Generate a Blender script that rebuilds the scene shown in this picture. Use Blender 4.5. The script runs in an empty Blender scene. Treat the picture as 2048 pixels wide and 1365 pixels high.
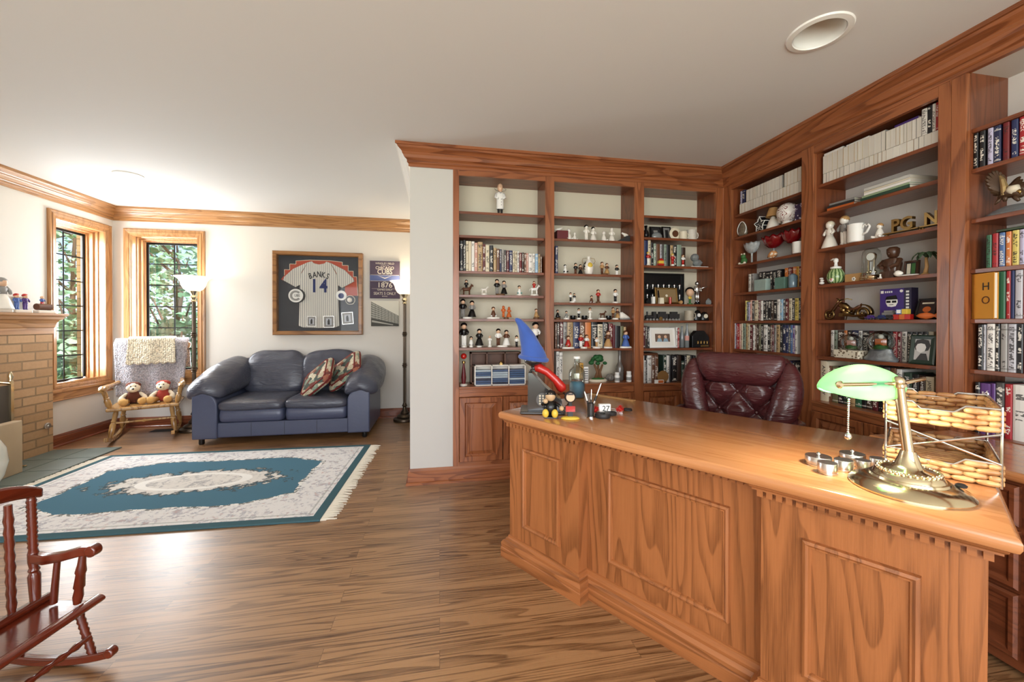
import bpy, bmesh, math, random
from mathutils import Vector, Matrix
random.seed(7)
SC = bpy.context.scene
COL = SC.collection
PI = math.pi
R = math.radians
# ------------------------------------------------------------------ camera model (used to measure the real place)
CF, CCX, CCY, HC = 793.26, 1024.0, 652.11, 1.22
YAW, PITCH, ROLL = R(10.347), R(-0.398), R(0.077)
def _rot():
    cy, sy = math.cos(YAW), math.sin(YAW)
    r = Vector((cy, -sy, 0)); f = Vector((sy, cy, 0)); u = Vector((0, 0, 1))
    f2 = f*math.cos(PITCH)+u*math.sin(PITCH); u2 = -f*math.sin(PITCH)+u*math.cos(PITCH)
    return r*math.cos(ROLL)+u2*math.sin(ROLL), -r*math.sin(ROLL)+u2*math.cos(ROLL), f2
CR, CU, CFW = _rot()
CO = Vector((0, 0, HC))
def ray(px, py): return CR*((px-CCX)/CF)-CU*((py-CCY)/CF)+CFW
def atz(px, py, z):
    r = ray(px, py); return CO+r*((z-HC)/r.z)
def aty(px, py, y):
    r = ray(px, py); return CO+r*(y/r.y)
def atx(px, py, x):
    r = ray(px, py); return CO+r*(x/r.x)
# ------------------------------------------------------------------ room numbers (metres)
YA, XB, YC, XD = 3.073, 2.43, 5.31, -3.69
CEIL, CRB, DEP = 2.54, 2.395, 0.25
XL = -0.219            # free end of the partition
YF = -2.2              # wall behind the camera

# ------------------------------------------------------------------ objects
def tag(o, label=None, cat=None, group=None, kind=None):
    if label: o['label'] = label
    if cat: o['category'] = cat
    if group: o['group'] = group
    if kind: o['kind'] = kind
    return o
def thing(name, label, cat, loc=(0, 0, 0), rz=0.0, group=None):
    o = bpy.data.objects.new(name, None); COL.objects.link(o)
    o.location = loc; o.rotation_euler = (0, 0, rz); o.empty_display_size = .05
    return tag(o, label, cat, group)
def copy_tree(o, parent=None):
    c = o.copy(); COL.objects.link(c)
    if parent: c.parent = parent
    for ch in o.children: copy_tree(ch, c)
    return c
class MB:
    """collects shapes into one mesh; every shape takes a material slot number"""
    def __init__(s): s.bm = bmesh.new(); s.m = 0; s.T = None
    def _v(s, co):
        co = Vector(co)
        return s.bm.verts.new(s.T @ co if s.T else co)
    def face(s, vs):
        try:
            f = s.bm.faces.new(vs); f.material_index = s.m; return f
        except ValueError: return None
    def box(s, a, b, m=None):
        if m is not None: s.m = m
        x0, y0, z0 = [min(p, q) for p, q in zip(a, b)]; x1, y1, z1 = [max(p, q) for p, q in zip(a, b)]
        v = [s._v(p) for p in ((x0,y0,z0),(x1,y0,z0),(x1,y1,z0),(x0,y1,z0),(x0,y0,z1),(x1,y0,z1),(x1,y1,z1),(x0,y1,z1))]
        for q in ((0,3,2,1),(4,5,6,7),(0,1,5,4),(1,2,6,5),(2,3,7,6),(3,0,4,7)): s.face([v[i] for i in q])
        return s
    def cbox(s, c, d, m=None):
        return s.box([p-q/2 for p, q in zip(c, d)], [p+q/2 for p, q in zip(c, d)], m)
    def rings(s, rings, close=True, cap=True, m=None):
        """rings: lists of points; skins between them"""
        if m is not None: s.m = m
        L = [[s._v(p) for p in r] for r in rings]
        for a, b in zip(L, L[1:]):
            n = len(a)
            for i in range(n if close else n-1):
                j = (i+1) % n; s.face([a[i], a[j], b[j], b[i]])
        if cap:
            if len(L[0]) > 2: s.face(list(reversed(L[0]))); s.face(L[-1])
        return s
    def lathe(s, prof, c=(0, 0, 0), seg=16, m=None, cap=True, sx=1.0, sy=1.0):
        """prof [(r,z)...] turned about the vertical through c"""
        rr = []
        for r, z in prof:
            r = max(r, 1e-4)
            rr.append([(c[0]+r*sx*math.cos(2*PI*i/seg), c[1]+r*sy*math.sin(2*PI*i/seg), c[2]+z) for i in range(seg)])
        return s.rings(rr, True, cap, m)
    def turned(s, prof, a, b, seg=10, m=None):
        """prof [(t,r)...] turned about the line a-b, t along it 0..1"""
        a, b = Vector(a), Vector(b); d = b-a
        q = d.to_track_quat('Z', 'Y'); L = d.length
        rr = [[a+q @ Vector((r*math.cos(2*PI*i/seg), r*math.sin(2*PI*i/seg), t*L)) for i in range(seg)] for t, r in prof]
        return s.rings(rr, True, True, m)
    def tube(s, pts, r, seg=8, m=None, closed=False):
        pts = [Vector(p) for p in pts]; n = len(pts)
        rad = r if isinstance(r, (list, tuple)) else [r]*n
        up = None; rr = []
        for i, p in enumerate(pts):
            if closed: t = pts[(i+1) % n]-pts[i-1]
            else: t = pts[min(i+1, n-1)]-pts[max(i-1, 0)]
            t.normalize()
            if up is None:
                up = Vector((0, 0, 1)) if abs(t.z) < .9 else Vector((1, 0, 0))
            side = t.cross(up); 
            if side.length < 1e-5: side = t.orthogonal()
            side.normalize(); up = side.cross(t).normalized()
            rr.append([p+side*(rad[i]*math.cos(2*PI*k/seg))+up*(rad[i]*math.sin(2*PI*k/seg)) for k in range(seg)])
        if closed: rr.append(rr[0])
        return s.rings(rr, True, not closed, m)
    def ball(s, c, r, seg=12, m=None, rx=1.0, ry=1.0, rz=1.0, n=7):
        return s.lathe([(r*math.sin(PI*k/n), -r*rz*math.cos(PI*k/n)) for k in range(n+1)], c, seg, m, True, rx, ry)
    def prism(s, poly, axis, d0, d1, m=None):
        """poly 2-D extruded along axis: 'x' -> (y,z), 'y' -> (x,z), 'z' -> (x,y)"""
        f = {'x': lambda p, d: (d, p[0], p[1]), 'y': lambda p, d: (p[0], d, p[1]), 'z': lambda p, d: (p[0], p[1], d)}[axis]
        return s.rings([[f(p, d0) for p in poly], [f(p, d1) for p in poly]], True, True, m)
    def grid(s, fn, nu, nv, m=None, thick=None):
        """surface fn(u,v), u,v 0..1"""
        if m is not None: s.m = m
        V = [[s._v(fn(i/nu, j/nv)) for j in range(nv+1)] for i in range(nu+1)]
        for i in range(nu):
            for j in range(nv): s.face([V[i][j], V[i+1][j], V[i+1][j+1], V[i][j+1]])
        return s
    def build(s, name, mats, parent=None, smooth=False, bevel=0, bseg=2, sub=0, solid=0, loc=None, merge=0, angle=None):
        bm = s.bm
        if merge: bmesh.ops.remove_doubles(bm, verts=bm.verts, dist=merge)
        bmesh.ops.recalc_face_normals(bm, faces=bm.faces)
        me = bpy.data.meshes.new(name); bm.to_mesh(me); bm.free()
        if not isinstance(mats, (list, tuple)): mats = [mats]
        for m in mats: me.materials.append(m)
        if smooth:
            for p in me.polygons: p.use_smooth = True
            if smooth != 'all': me.set_sharp_from_angle(angle=R(angle or 42))
        o = bpy.data.objects.new(name, me); COL.objects.link(o)
        if parent: o.parent = parent
        if loc: o.location = loc
        if solid:
            md = o.modifiers.new('solid', 'SOLIDIFY'); md.thickness = solid; md.offset = 0
        if bevel:
            md = o.modifiers.new('bevel', 'BEVEL'); md.width = bevel; md.segments = bseg; md.limit_method = 'ANGLE'; md.angle_limit = R(35)
        if sub:
            md = o.modifiers.new('sub', 'SUBSURF'); md.levels = sub; md.render_levels = sub
        return o
def one(name, mats, fn, label=None, cat=None, group=None, loc=None, rz=0, parent=None, kind=None, **k):
    mb = MB(); fn(mb); o = mb.build(name, mats, parent, **k)
    if loc: o.location = loc
    if rz: o.rotation_euler.z = rz
    return tag(o, label, cat, group, kind)
def struct(name, mats, fn, **k): return one(name, mats, fn, kind='structure', **k)
def text(name, body, size, mat, parent, M, ext=.0008, align='CENTER', sx=1.0, space=1.0, off=0.0):
    """lettering as a mesh, laid by matrix M (local x = reading direction, local y = up of the letters)"""
    cu = bpy.data.curves.new(name, 'FONT'); cu.body = body; cu.size = size; cu.extrude = ext; cu.align_x = align; cu.align_y = 'CENTER'
    cu.space_character = space; cu.resolution_u = 3; cu.offset = off
    t = bpy.data.objects.new(name+'_curve', cu); COL.objects.link(t)
    dg = bpy.context.evaluated_depsgraph_get()
    me = bpy.data.meshes.new_from_object(t.evaluated_get(dg)); bpy.data.objects.remove(t); bpy.data.curves.remove(cu)
    me.materials.clear(); me.materials.append(mat)
    me.transform(Matrix.Diagonal((sx, 1, 1, 1))); me.transform(M)
    o = bpy.data.objects.new(name, me); COL.objects.link(o)
    if parent: o.parent = parent
    return o
def frame(o, x, y):
    """matrix with origin o, local x axis, local y axis"""
    x = Vector(x).normalized(); y = Vector(y).normalized(); z = x.cross(y)
    return Matrix(((x.x, y.x, z.x, o[0]), (x.y, y.y, z.y, o[1]), (x.z, y.z, z.z, o[2]), (0, 0, 0, 1)))

# ------------------------------------------------------------------ materials
class E:
    """socket expression inside one node tree"""
    nt = None
    def __init__(s, v): s.v = v
    @staticmethod
    def op(o, *a):
        n = E.nt.nodes.new('ShaderNodeMath'); n.operation = o
        for i, x in enumerate(a):
            x = x.v if isinstance(x, E) else x
            if isinstance(x, (int, float)): n.inputs[i].default_value = x
            else: E.nt.links.new(x, n.inputs[i])
        return E(n.outputs[0])
    def __add__(s, b): return E.op('ADD', s, b)
    __radd__ = __add__
    def __sub__(s, b): return E.op('SUBTRACT', s, b)
    def __rsub__(s, b): return E.op('SUBTRACT', b, s)
    def __mul__(s, b): return E.op('MULTIPLY', s, b)
    __rmul__ = __mul__
    def __truediv__(s, b): return E.op('DIVIDE', s, b)
    def abs(s): return E.op('ABSOLUTE', s)
    def gt(s, b): return E.op('GREATER_THAN', s, b)
    def lt(s, b): return E.op('LESS_THAN', s, b)
    def max(s, b): return E.op('MAXIMUM', s, b)
    def min(s, b): return E.op('MINIMUM', s, b)
    def sin(s): return E.op('SINE', s)
    def sqrt(s): return E.op('SQRT', s)
    def pow(s, b): return E.op('POWER', s, b)
    def fract(s): return E.op('FRACT', s)
    def step(s, a, b):
        n = E.nt.nodes.new('ShaderNodeMapRange'); n.interpolation_type = 'SMOOTHSTEP'
        E.nt.links.new(s.v, n.inputs[0]); n.inputs[1].default_value = a; n.inputs[2].default_value = b
        return E(n.outputs[0])
def lin(c):
    if isinstance(c, str): c = [int(c[i:i+2], 16) for i in (0, 2, 4)]
    return tuple(((x/255)/12.92 if x/255 <= .04045 else ((x/255+.055)/1.055)**2.4) for x in c)+(1.0,)
def newmat(name):
    m = bpy.data.materials.new(name); m.use_nodes = True
    nt = m.node_tree; E.nt = nt
    return m, nt, nt.nodes['Principled BSDF']
MATS = {}
def mat(name, col, rough=.5, metal=0, coat=0, emit=None, es=0, trans=0, ior=1.45, alpha=1, bump=None, spec=None, sheen=0, var=0):
    if name in MATS: return MATS[name]
    m, nt, b = newmat(name)
    b.inputs['Base Color'].default_value = lin(col); b.inputs['Roughness'].default_value = rough; b.inputs['Metallic'].default_value = metal
    b.inputs['Coat Weight'].default_value = coat; b.inputs['Coat Roughness'].default_value = .08
    b.inputs['Transmission Weight'].default_value = trans; b.inputs['IOR'].default_value = ior; b.inputs['Alpha'].default_value = alpha
    if spec is not None: b.inputs['Specular IOR Level'].default_value = spec
    if sheen: b.inputs['Sheen Weight'].default_value = sheen
    if emit: b.inputs['Emission Color'].default_value = lin(emit); b.inputs['Emission Strength'].default_value = es
    if var or bump:
        tc = nt.nodes.new('ShaderNodeTexCoord')
        nz = nt.nodes.new('ShaderNodeTexNoise'); nz.inputs['Scale'].default_value = bump[0] if bump else 8; nz.inputs['Detail'].default_value = 4
        nt.links.new(tc.outputs['Object'], nz.inputs['Vector'])
        if bump:
            bp = nt.nodes.new('ShaderNodeBump'); bp.inputs['Strength'].default_value = bump[1]; bp.inputs['Distance'].default_value = .004
            nt.links.new(nz.outputs[0], bp.inputs['Height']); nt.links.new(bp.outputs[0], b.inputs['Normal'])
        if var:
            mx = nt.nodes.new('ShaderNodeMix'); mx.data_type = 'RGBA'; mx.inputs[6].default_value = lin(col)
            mx.inputs[7].default_value = tuple(x*(1-var) for x in lin(col)[:3])+(1,)
            nt.links.new(nz.outputs[0], mx.inputs[0]); nt.links.new(mx.outputs[2], b.inputs['Base Color'])
    MATS[name] = m
    return m
def mapping(nt, vec, scale, loc=None):
    mp = nt.nodes.new('ShaderNodeMapping'); mp.inputs['Scale'].default_value = scale
    nt.links.new(vec, mp.inputs['Vector'])
    if loc is not None: nt.links.new(loc, mp.inputs['Location'])
    return mp.outputs[0]
def noise(nt, vec, scale=1.0, detail=2.0, rough=.5, dist=0.0):
    n = nt.nodes.new('ShaderNodeTexNoise'); n.inputs['Scale'].default_value = scale; n.inputs['Detail'].default_value = detail
    n.inputs['Roughness'].default_value = rough; n.inputs['Distortion'].default_value = dist
    nt.links.new(vec, n.inputs['Vector']); return n.outputs[0]
def mixc(nt, fac, a, b):
    mx = nt.nodes.new('ShaderNodeMix'); mx.data_type = 'RGBA'
    for i, x in ((0, fac), (6, a), (7, b)):
        if isinstance(x, E): x = x.v
        if isinstance(x, (int, float, tuple)): mx.inputs[i].default_value = x
        else: nt.links.new(x, mx.inputs[i])
    return mx.outputs[2]
def wood(name, base, dark, axis='z', rings=9, rough=.32, coat=.25, s=1.0, contrast=.75, spec=.4):
    """oak: contour lines of a stretched noise make the cathedral figure, a finer one the pores"""
    key = name+'_'+axis
    if key in MATS: return MATS[key]
    m, nt, b = newmat(key)
    tc = nt.nodes.new('ShaderNodeTexCoord'); oi = nt.nodes.new('ShaderNodeObjectInfo')
    sc = nt.nodes.new('ShaderNodeVectorMath'); sc.operation = 'SCALE'; sc.inputs[0].default_value = (17, 11, 23)
    nt.links.new(oi.outputs['Random'], sc.inputs['Scale'])
    k = 'xyz'.index(axis)
    c = [5.5*s]*3; c[k] = .55*s
    v1 = mapping(nt, tc.outputs['Object'], tuple(c), sc.outputs[0])
    n1 = E(noise(nt, v1, 1.0, 1.2, .45, .25))
    c2 = [170*s]*3; c2[k] = 5*s
    v2 = mapping(nt, tc.outputs['Object'], tuple(c2), sc.outputs[0])
    n2 = E(noise(nt, v2, 1.0, 2.0, .6))
    saw = (n1*rings).fract()
    line = saw.step(.35, .93)*(1-saw.step(.93, 1.0))
    line = line*(n2*1.3+.25)
    tone = E(noise(nt, v1, .6, 2.0))
    fac = (line*contrast+(n2-.5)*.55+(tone-.5)*.5+.12).max(0).min(1)
    col = mixc(nt, fac, lin(base), lin(dark))
    nt.links.new(col, b.inputs['Base Color'])
    b.inputs['Roughness'].default_value = rough; b.inputs['Coat Weight'].default_value = coat; b.inputs['Coat Roughness'].default_value = .18
    b.inputs['Specular IOR Level'].default_value = spec
    bp = nt.nodes.new('ShaderNodeBump'); bp.inputs['Strength'].default_value = .12; bp.inputs['Distance'].default_value = .002
    nt.links.new(n2.v, bp.inputs['Height']); nt.links.new(bp.outputs[0], b.inputs['Normal'])
    MATS[key] = m
    return m
def case_oak(ax): return wood('case_oak', 'a2623c', '65341c', ax, s=1.6, contrast=.6)         # bookcases and crown
def shelf_oak(ax): return wood('shelf_oak', '84492c', '562c19', ax, s=1.6, contrast=.5)       # shelves, inner sides
def desk_oak(ax): return wood('desk_oak', 'aa6a3d', '734322', ax, rings=8, contrast=.6, s=1.6)
def top_oak(ax): return wood('top_oak', 'c98a58', 'a9693a', ax, rough=.2, coat=.6, contrast=.4, s=1.5)
def trim_oak(ax): return wood('trim_oak', 'b28355', '83572f', ax, s=1.8, contrast=.6)         # far room trim
def red_oak(ax): return wood('red_oak', '85492f', '5a2b1a', ax, s=1.6)           # baseboards
def cherry(ax): return wood('cherry', '6e2a17', '451509', ax, rough=.14, coat=.9, contrast=.4)
def maple(ax): return wood('maple', 'b38a54', '7a5226', ax, rough=.25, coat=.4)
def paint(name, col, rough=.7): return mat(name, col, rough, bump=(60, .03), spec=.3)
M_WALL = paint('wall_paint', 'd9d3ca'); M_CEIL = paint('ceiling_paint', 'e6e5e3', .8); M_BACK = paint('shelf_back_paint', 'd9d0ba')
M_BACKW = paint('shelf_back_white', 'e6e2dc')
M_WHITE = mat('white_gloss', 'f2f0ea', .3); M_CREAM = mat('cream', 'e6dcc4', .5); M_BLACK = mat('black_gloss', '151414', .25)
M_CHAR = mat('charcoal', '2c2a2a', .5); M_RED = mat('red_gloss', 'b5231c', .25, coat=.4); M_BRASS = mat('brass', 'e2d4b2', .15, metal=1)
M_CHROME = mat('chrome', 'dcdcdc', .12, metal=1); M_SILVER = mat('brushed_silver', 'd8d6d2', .28, metal=1)
M_BRONZE = mat('dark_bronze', '54473a', .35, metal=.7); M_GOLD = mat('antique_gold', 'a98a55', .35, metal=1)
M_SKIN = mat('porcelain_skin', 'e0b695', .45); M_PORC = mat('porcelain', 'efe9de', .25, coat=.3)
M_NAVY = mat('navy', '25305e', .4); M_BLUE = mat('blue_paint', '4a66a8', .45); M_GREEN = mat('green_paint', '3c6a35', .55); M_YELLOW = mat('yellow_paint', 'dcbc46', .45)
M_BROWN = mat('brown_paint', '5c3620', .45); M_TAN = mat('tan_paint', 'b98f5c', .5); M_ORANGE = mat('orange_paint', 'c9652c', .45); M_GREY = mat('grey_paint', '8d8a86', .5)
M_PURPLE = mat('purple_card', '4a2f74', .45); M_TEAL = mat('teal_paint', '6fa79d', .4); M_PINK = mat('pink_paint', 'd79a8d', .5); M_MAROON = mat('maroon_paint', '61191f', .4)
def pane_mat():
    if 'window_pane' in MATS: return MATS['window_pane']
    m, nt, b = newmat('window_pane'); MATS['window_pane'] = m
    t = nt.nodes.new('ShaderNodeBsdfTransparent'); g = nt.nodes.new('ShaderNodeBsdfGlossy'); g.inputs['Roughness'].default_value = .02
    mx = nt.nodes.new('ShaderNodeMixShader'); mx.inputs[0].default_value = .06
    nt.links.new(t.outputs[0], mx.inputs[1]); nt.links.new(g.outputs[0], mx.inputs[2])
    nt.links.new(mx.outputs[0], nt.nodes['Material Output'].inputs[0])
    return m

def glassy(name, tint, refl):
    m, nt, b = newmat(name)
    t = nt.nodes.new('ShaderNodeBsdfTransparent'); t.inputs[0].default_value = lin(tint); g = nt.nodes.new('ShaderNodeBsdfGlossy'); g.inputs['Roughness'].default_value = .03
    lw = nt.nodes.new('ShaderNodeLayerWeight'); lw.inputs[0].default_value = .35
    mx = nt.nodes.new('ShaderNodeMixShader'); nt.links.new((E(lw.outputs['Facing'])*refl+(.04 if refl > .1 else .008)).v, mx.inputs[0])
    nt.links.new(t.outputs[0], mx.inputs[1]); nt.links.new(g.outputs[0], mx.inputs[2]); nt.links.new(mx.outputs[0], nt.nodes['Material Output'].inputs[0])
    return m
M_GLASS = glassy('clear_glass', 'f4f8f6', .55)
M_ORB = glassy('globe_glass', 'e2e8e6', .95)
M_GLAZE = glassy('picture_glazing', 'fafafa', .03)
SKY, SUN, DAYL, DAYC, FILLR, TORCH, DOWN, DESKL, EXPO = 6.0, 9.0, 76, 56, 168, 4.5, 5, 8, 0.2
SHADE_C = (1.42, .30, 1.06)
# ================================================================== the shell of the room
def frame_ring(mb, x0, z0, x1, z1, prof, cap=False, m=None):
    """mitred frame in the x-z plane; prof [(inset, y)...]"""
    L = [[(x0+i, y, z0+i), (x1-i, y, z0+i), (x1-i, y, z1-i), (x0+i, y, z1-i)] for i, y in prof]
    if m is not None: mb.m = m
    V = [[mb._v(p) for p in r] for r in L]
    for a, b in zip(V, V[1:]):
        for i in range(4): mb.face([a[i], a[(i+1) % 4], b[(i+1) % 4], b[i]])
    if cap: mb.face(V[-1])
    return mb
def miter(path, i):
    def nrm(a, b):
        d = (Vector(b)-Vector(a)).normalized(); return Vector((d.y, -d.x))      # right-hand side
    n1 = nrm(path[i-1], path[i]) if i > 0 else None
    n2 = nrm(path[i], path[i+1]) if i < len(path)-1 else None
    if n1 is None: return n2
    if n2 is None: return n1
    return (n1+n2)/(1+n1.dot(n2))
def sweep_seg(mb, path, i, prof, m=None):
    rr = []
    for j in (i, i+1):
        o = miter(path, j); p = Vector(path[j])
        rr.append([(p.x+o.x*d, p.y+o.y*d, z) for d, z in prof])
    return mb.rings(rr, True, True, m)
# ---- floor
def floor_mat():
    m, nt, b = newmat('oak_floor')
    tc = nt.nodes.new('ShaderNodeTexCoord')
    br = nt.nodes.new('ShaderNodeTexBrick'); br.offset = .37; br.inputs['Scale'].default_value = 1
    br.inputs['Color1'].default_value = (0, 0, 0, 1); br.inputs['Color2'].default_value = (1, 1, 1, 1); br.inputs['Mortar'].default_value = (.5, .5, .5, 1)
    br.inputs['Mortar Size'].default_value = .0009; br.inputs['Mortar Smooth'].default_value = .3; br.inputs['Brick Width'].default_value = 1.15; br.inputs['Row Height'].default_value = .083
    nt.links.new(tc.outputs['Object'], br.inputs['Vector'])
    rnd = E(br.outputs['Color'])
    cb = nt.nodes.new('ShaderNodeCombineXYZ'); nt.links.new((rnd*31).v, cb.inputs[0]); nt.links.new((rnd*17).v, cb.inputs[1]); nt.links.new((rnd*53).v, cb.inputs[2])
    v1 = mapping(nt, tc.outputs['Object'], (.5, 11, 1), cb.outputs[0]); v2 = mapping(nt, tc.outputs['Object'], (6, 210, 1), cb.outputs[0])
    n1 = E(noise(nt, v1, 1, 1.5, .5, .35)); n2 = E(noise(nt, v2, 1, 2, .6))
    saw = (n1*13).fract(); line = saw.step(.3, .92)*(1-saw.step(.92, 1.0))*(n2*1.3+.2)
    fac = (line*.75+(n2-.5)*.75+(rnd-.5)*.42+.16).max(0).min(1)
    c = mixc(nt, fac, lin('a97f56'), lin('5d3c20'))
    c = mixc(nt, E(br.outputs['Fac'])*.55, c, lin('3c2412'))
    nt.links.new(c, b.inputs['Base Color']); b.inputs['Roughness'].default_value = .36; b.inputs['Coat Weight'].default_value = .75; b.inputs['Coat Roughness'].default_value = .33
    bp = nt.nodes.new('ShaderNodeBump'); bp.inputs['Strength'].default_value = .12; bp.inputs['Distance'].default_value = .002
    nt.links.new((n2-E(br.outputs['Fac'])*1.5).v, bp.inputs['Height']); nt.links.new(bp.outputs[0], b.inputs['Normal'])
    return m
struct('floor', floor_mat(), lambda b: b.box((XD-.2, YF-.2, -.1), (XB+.5, YC+.2, 0)))
# ---- ceiling with round holes for the two recessed lights
LIGHTS = [(1.695, 1.53, .105), (-2.735, 4.11, .085)]
def ceiling(b):
    h = .2
    xs = sorted([XD-.2, XB+.5]+[l[0]+s*h for l in LIGHTS for s in (-1, 1)]); ys = sorted([YF-.2, YC+.2]+[l[1]+s*h for l in LIGHTS for s in (-1, 1)])
    for i in range(len(xs)-1):
        for j in range(len(ys)-1):
            cx, cy = (xs[i]+xs[i+1])/2, (ys[j]+ys[j+1])/2
            hit = [l for l in LIGHTS if abs(l[0]-cx) < 1e-3 and abs(l[1]-cy) < 1e-3]
            q = [(xs[i], ys[j]), (xs[i+1], ys[j]), (xs[i+1], ys[j+1]), (xs[i], ys[j+1])]
            if not hit: b.face([b._v((x, y, CEIL)) for x, y in q])
            else:
                n = 48; lx, ly, r = hit[0]; O, I = [], []
                for k in range(n):
                    a = 2*PI*k/n; c, s = math.cos(a), math.sin(a); f = h/max(abs(c), abs(s))
                    O.append(b._v((lx+c*f, ly+s*f, CEIL))); I.append(b._v((lx+c*r, ly+s*r, CEIL)))
                for k in range(n): b.face([O[k], O[(k+1) % n], I[(k+1) % n], I[k]])
                I2 = [b._v((lx+r*math.cos(2*PI*k/n), ly+r*math.sin(2*PI*k/n), CEIL+.16)) for k in range(n)]
                for k in range(n): b.face([I[k], I[(k+1) % n], I2[(k+1) % n], I2[k]])
    b.box((XD-.2, YF-.2, CEIL+.165), (XB+.5, YC+.2, CEIL+.24))
    # rim closing the slab
    for a, c in (((XD-.2, YF-.2), (XB+.5, YF-.19)), ((XD-.2, YC+.19), (XB+.5, YC+.2)), ((XD-.2, YF-.2), (XD-.19, YC+.2)), ((XB+.49, YF-.2), (XB+.5, YC+.2))):
        b.box((a[0], a[1], CEIL), (c[0], c[1], CEIL+.165))
struct('ceiling', M_CEIL, ceiling, merge=1e-5)
# ---- walls
W1 = (4.61, .56, 5.19, 2.235)       # opening in wall_left: y0 z0 y1 z1
W2 = (-3.495, .60, -2.825, 2.225)   # opening in wall_back: x0 z0 x1 z1
def wl(b):
    y0, z0, y1, z1 = W1; x0, x1 = XD-.2, XD
    b.box((x0, YF-.2, 0), (x1, y0, CEIL)); b.box((x0, y1, 0), (x1, YC+.2, CEIL)); b.box((x0, y0, 0), (x1, y1, z0)); b.box((x0, y0, z1), (x1, y1, CEIL))
struct('wall_left', M_WALL, wl)
def wb(b):
    x0, z0, x1, z1 = W2; y0, y1 = YC, YC+.2
    b.box((XD, y0, 0), (x0, y1, CEIL)); b.box((x1, y0, 0), (.3, y1, CEIL)); b.box((x0, y0, 0), (x1, y1, z0)); b.box((x0, y0, z1), (x1, y1, CEIL))
struct('wall_back', M_WALL, wb)
def wp(b):
    b.box((XL, YA, 0), (.101, YC, CEIL)); b.box((.101, YA+DEP+.03, 0), (XB+.5, YA+DEP+.13, CEIL)); b.box((.101, YA+.004, CRB+.002), (XB+.5, YA+DEP+.03, CEIL))
struct('wall_partition', paint('partition_shaded_paint', 'cbc8c2'), wp)  # wall paint greyed, the partition's shade put into its colour
def wr(b):
    b.box((XB+DEP+.03, .7, 0), (XB+DEP+.13, YA+DEP+.03, CEIL)); b.box((XB+.004, .7, CRB+.002), (XB+DEP+.03, YA+.004, CEIL)); b.box((XB, YF, 0), (XB+.1, .7, CEIL))
struct('wall_right', M_WALL, wr)
FW = (-3.0, .35, 1.9, 2.3)  # unseen wide opening, assumed, lets the rear fill light in
def wf(b):
    x0, z0, x1, z1 = FW
    b.box((XD, YF-.2, 0), (x0, YF, CEIL)); b.box((x1, YF-.2, 0), (XB+.1, YF, CEIL)); b.box((x0, YF-.2, 0), (x1, YF, z0)); b.box((x0, YF-.2, z1), (x1, YF, CEIL))
struct('wall_front', M_WALL, wf)
# ---- crown moulding, one piece per wall run
CROWN = [(0, -.147), (.010, -.147), (.010, -.128), (.020, -.120), (.020, -.104), (.026, -.098), (.038, -.090), (.048, -.072), (.054, -.064), (.054, -.056), (.062, -.048), (.080, -.034), (.088, -.022), (.098, -.020), (.098, 0), (0, 0)]
CPROF = [(d, CEIL+z) for d, z in CROWN]
CPATH = [(XD, YF), (XD, YC), (XL, YC), (XL, YA), (XB, YA), (XB, YF)]
for i in range(5):
    ax = 'yxyxy'[i]
    struct('trim_%d' % (i+1), trim_oak(ax) if i < 2 else (M_WHITE if i == 2 else case_oak(ax)), lambda b: sweep_seg(b, CPATH, i, CPROF))
# ---- baseboards
BASE = [(0, 0), (.030, 0), (.030, .014), (.024, .020), (.016, .022), (.016, .090), (.012, .096), (.012, .102), (.004, .118), (0, .118)]
BP = [(XD, 4.47), (XD, YC), (XL, YC), (XL, YA), (XB, YA)]
for i, n in enumerate(('left', 'back', 'return', 'partition')):
    struct('baseboard_'+n, (case_oak if i == 3 else red_oak)('yxyx'[i]), lambda b: sweep_seg(b, BP, i, BASE))
# ---- windows
DARKM = mat('window_lead', '1f1e1d', .8, spec=.2)
def window(name, loc, rz, x0, z0, x1, z1, tag_ax):
    w = thing(name, None, None, loc, rz); w['kind'] = 'structure'
    oz, ox = trim_oak('z'), trim_oak('x')
    cw = .082
    def cas(b):
        P = [(0, 0), (0, -.018), (.012, -.024), (.03, -.020), (.034, -.026), (.055, -.022), (.06, -.016), (.072, -.016), (.076, -.011), (cw, -.011), (cw, 0)]
        for k in range(4):
            # four mitred legs: sides use the upright grain, head and foot the level one
            pass
        frame_ring(b, x0-cw, z0-cw*.2, x1+cw, z1+cw, P, m=0)
    one('casing', oz, cas, parent=w)
    def jamb(b):
        P = [(.002, -.004), (.002, .05), (.012, .055), (.012, .085), (.03, .09), (.03, .125), (.045, .13), (.045, .19)]
        frame_ring(b, x0, z0, x1, z1, P)
    one('jamb', oz, jamb, parent=w)
    one('stool', ox, lambda b: (b.box((x0-cw-.015, -.035, z0-.03), (x1+cw+.015, .05, z0)), b.box((x0-cw, -.02, z0-.10), (x1+cw, 0, z0-.03)), b.box((x0-cw, -.026, z0-.112), (x1+cw, 0, z0-.098))), parent=w, bevel=.005)
    i = .045
    sx0, sx1, sz0, sz1 = x0+i, x1-i, z0+i, z1-i
    one('sash', DARKM, lambda b: frame_ring(b, sx0, sz0, sx1, sz1, [(0, .15), (.024, .15), (.024, .163)]), parent=w)
    def munt(b):
        xm = (sx0+sx1)/2
        b.box((xm-.007, .158, sz0), (xm+.007, .162, sz1))
        for k in range(1, 6):
            z = sz0+(sz1-sz0)*k/6; b.box((sx0, .1585, z-.006), (sx1, .1615, z+.006))
    one('muntin_grid', DARKM, munt, parent=w)
    one('pane', pane_mat(), lambda b: b.box((sx0, .163, sz0), (sx1, .166, sz1)), parent=w)
    return w
w1 = window('window_1', (XD, 0, 0), PI/2, W1[0], W1[1], W1[2], W1[3], 'y')
w2 = window('window_2', (0, YC, 0), 0, W2[0], W2[1], W2[2], W2[3], 'x')
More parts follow.
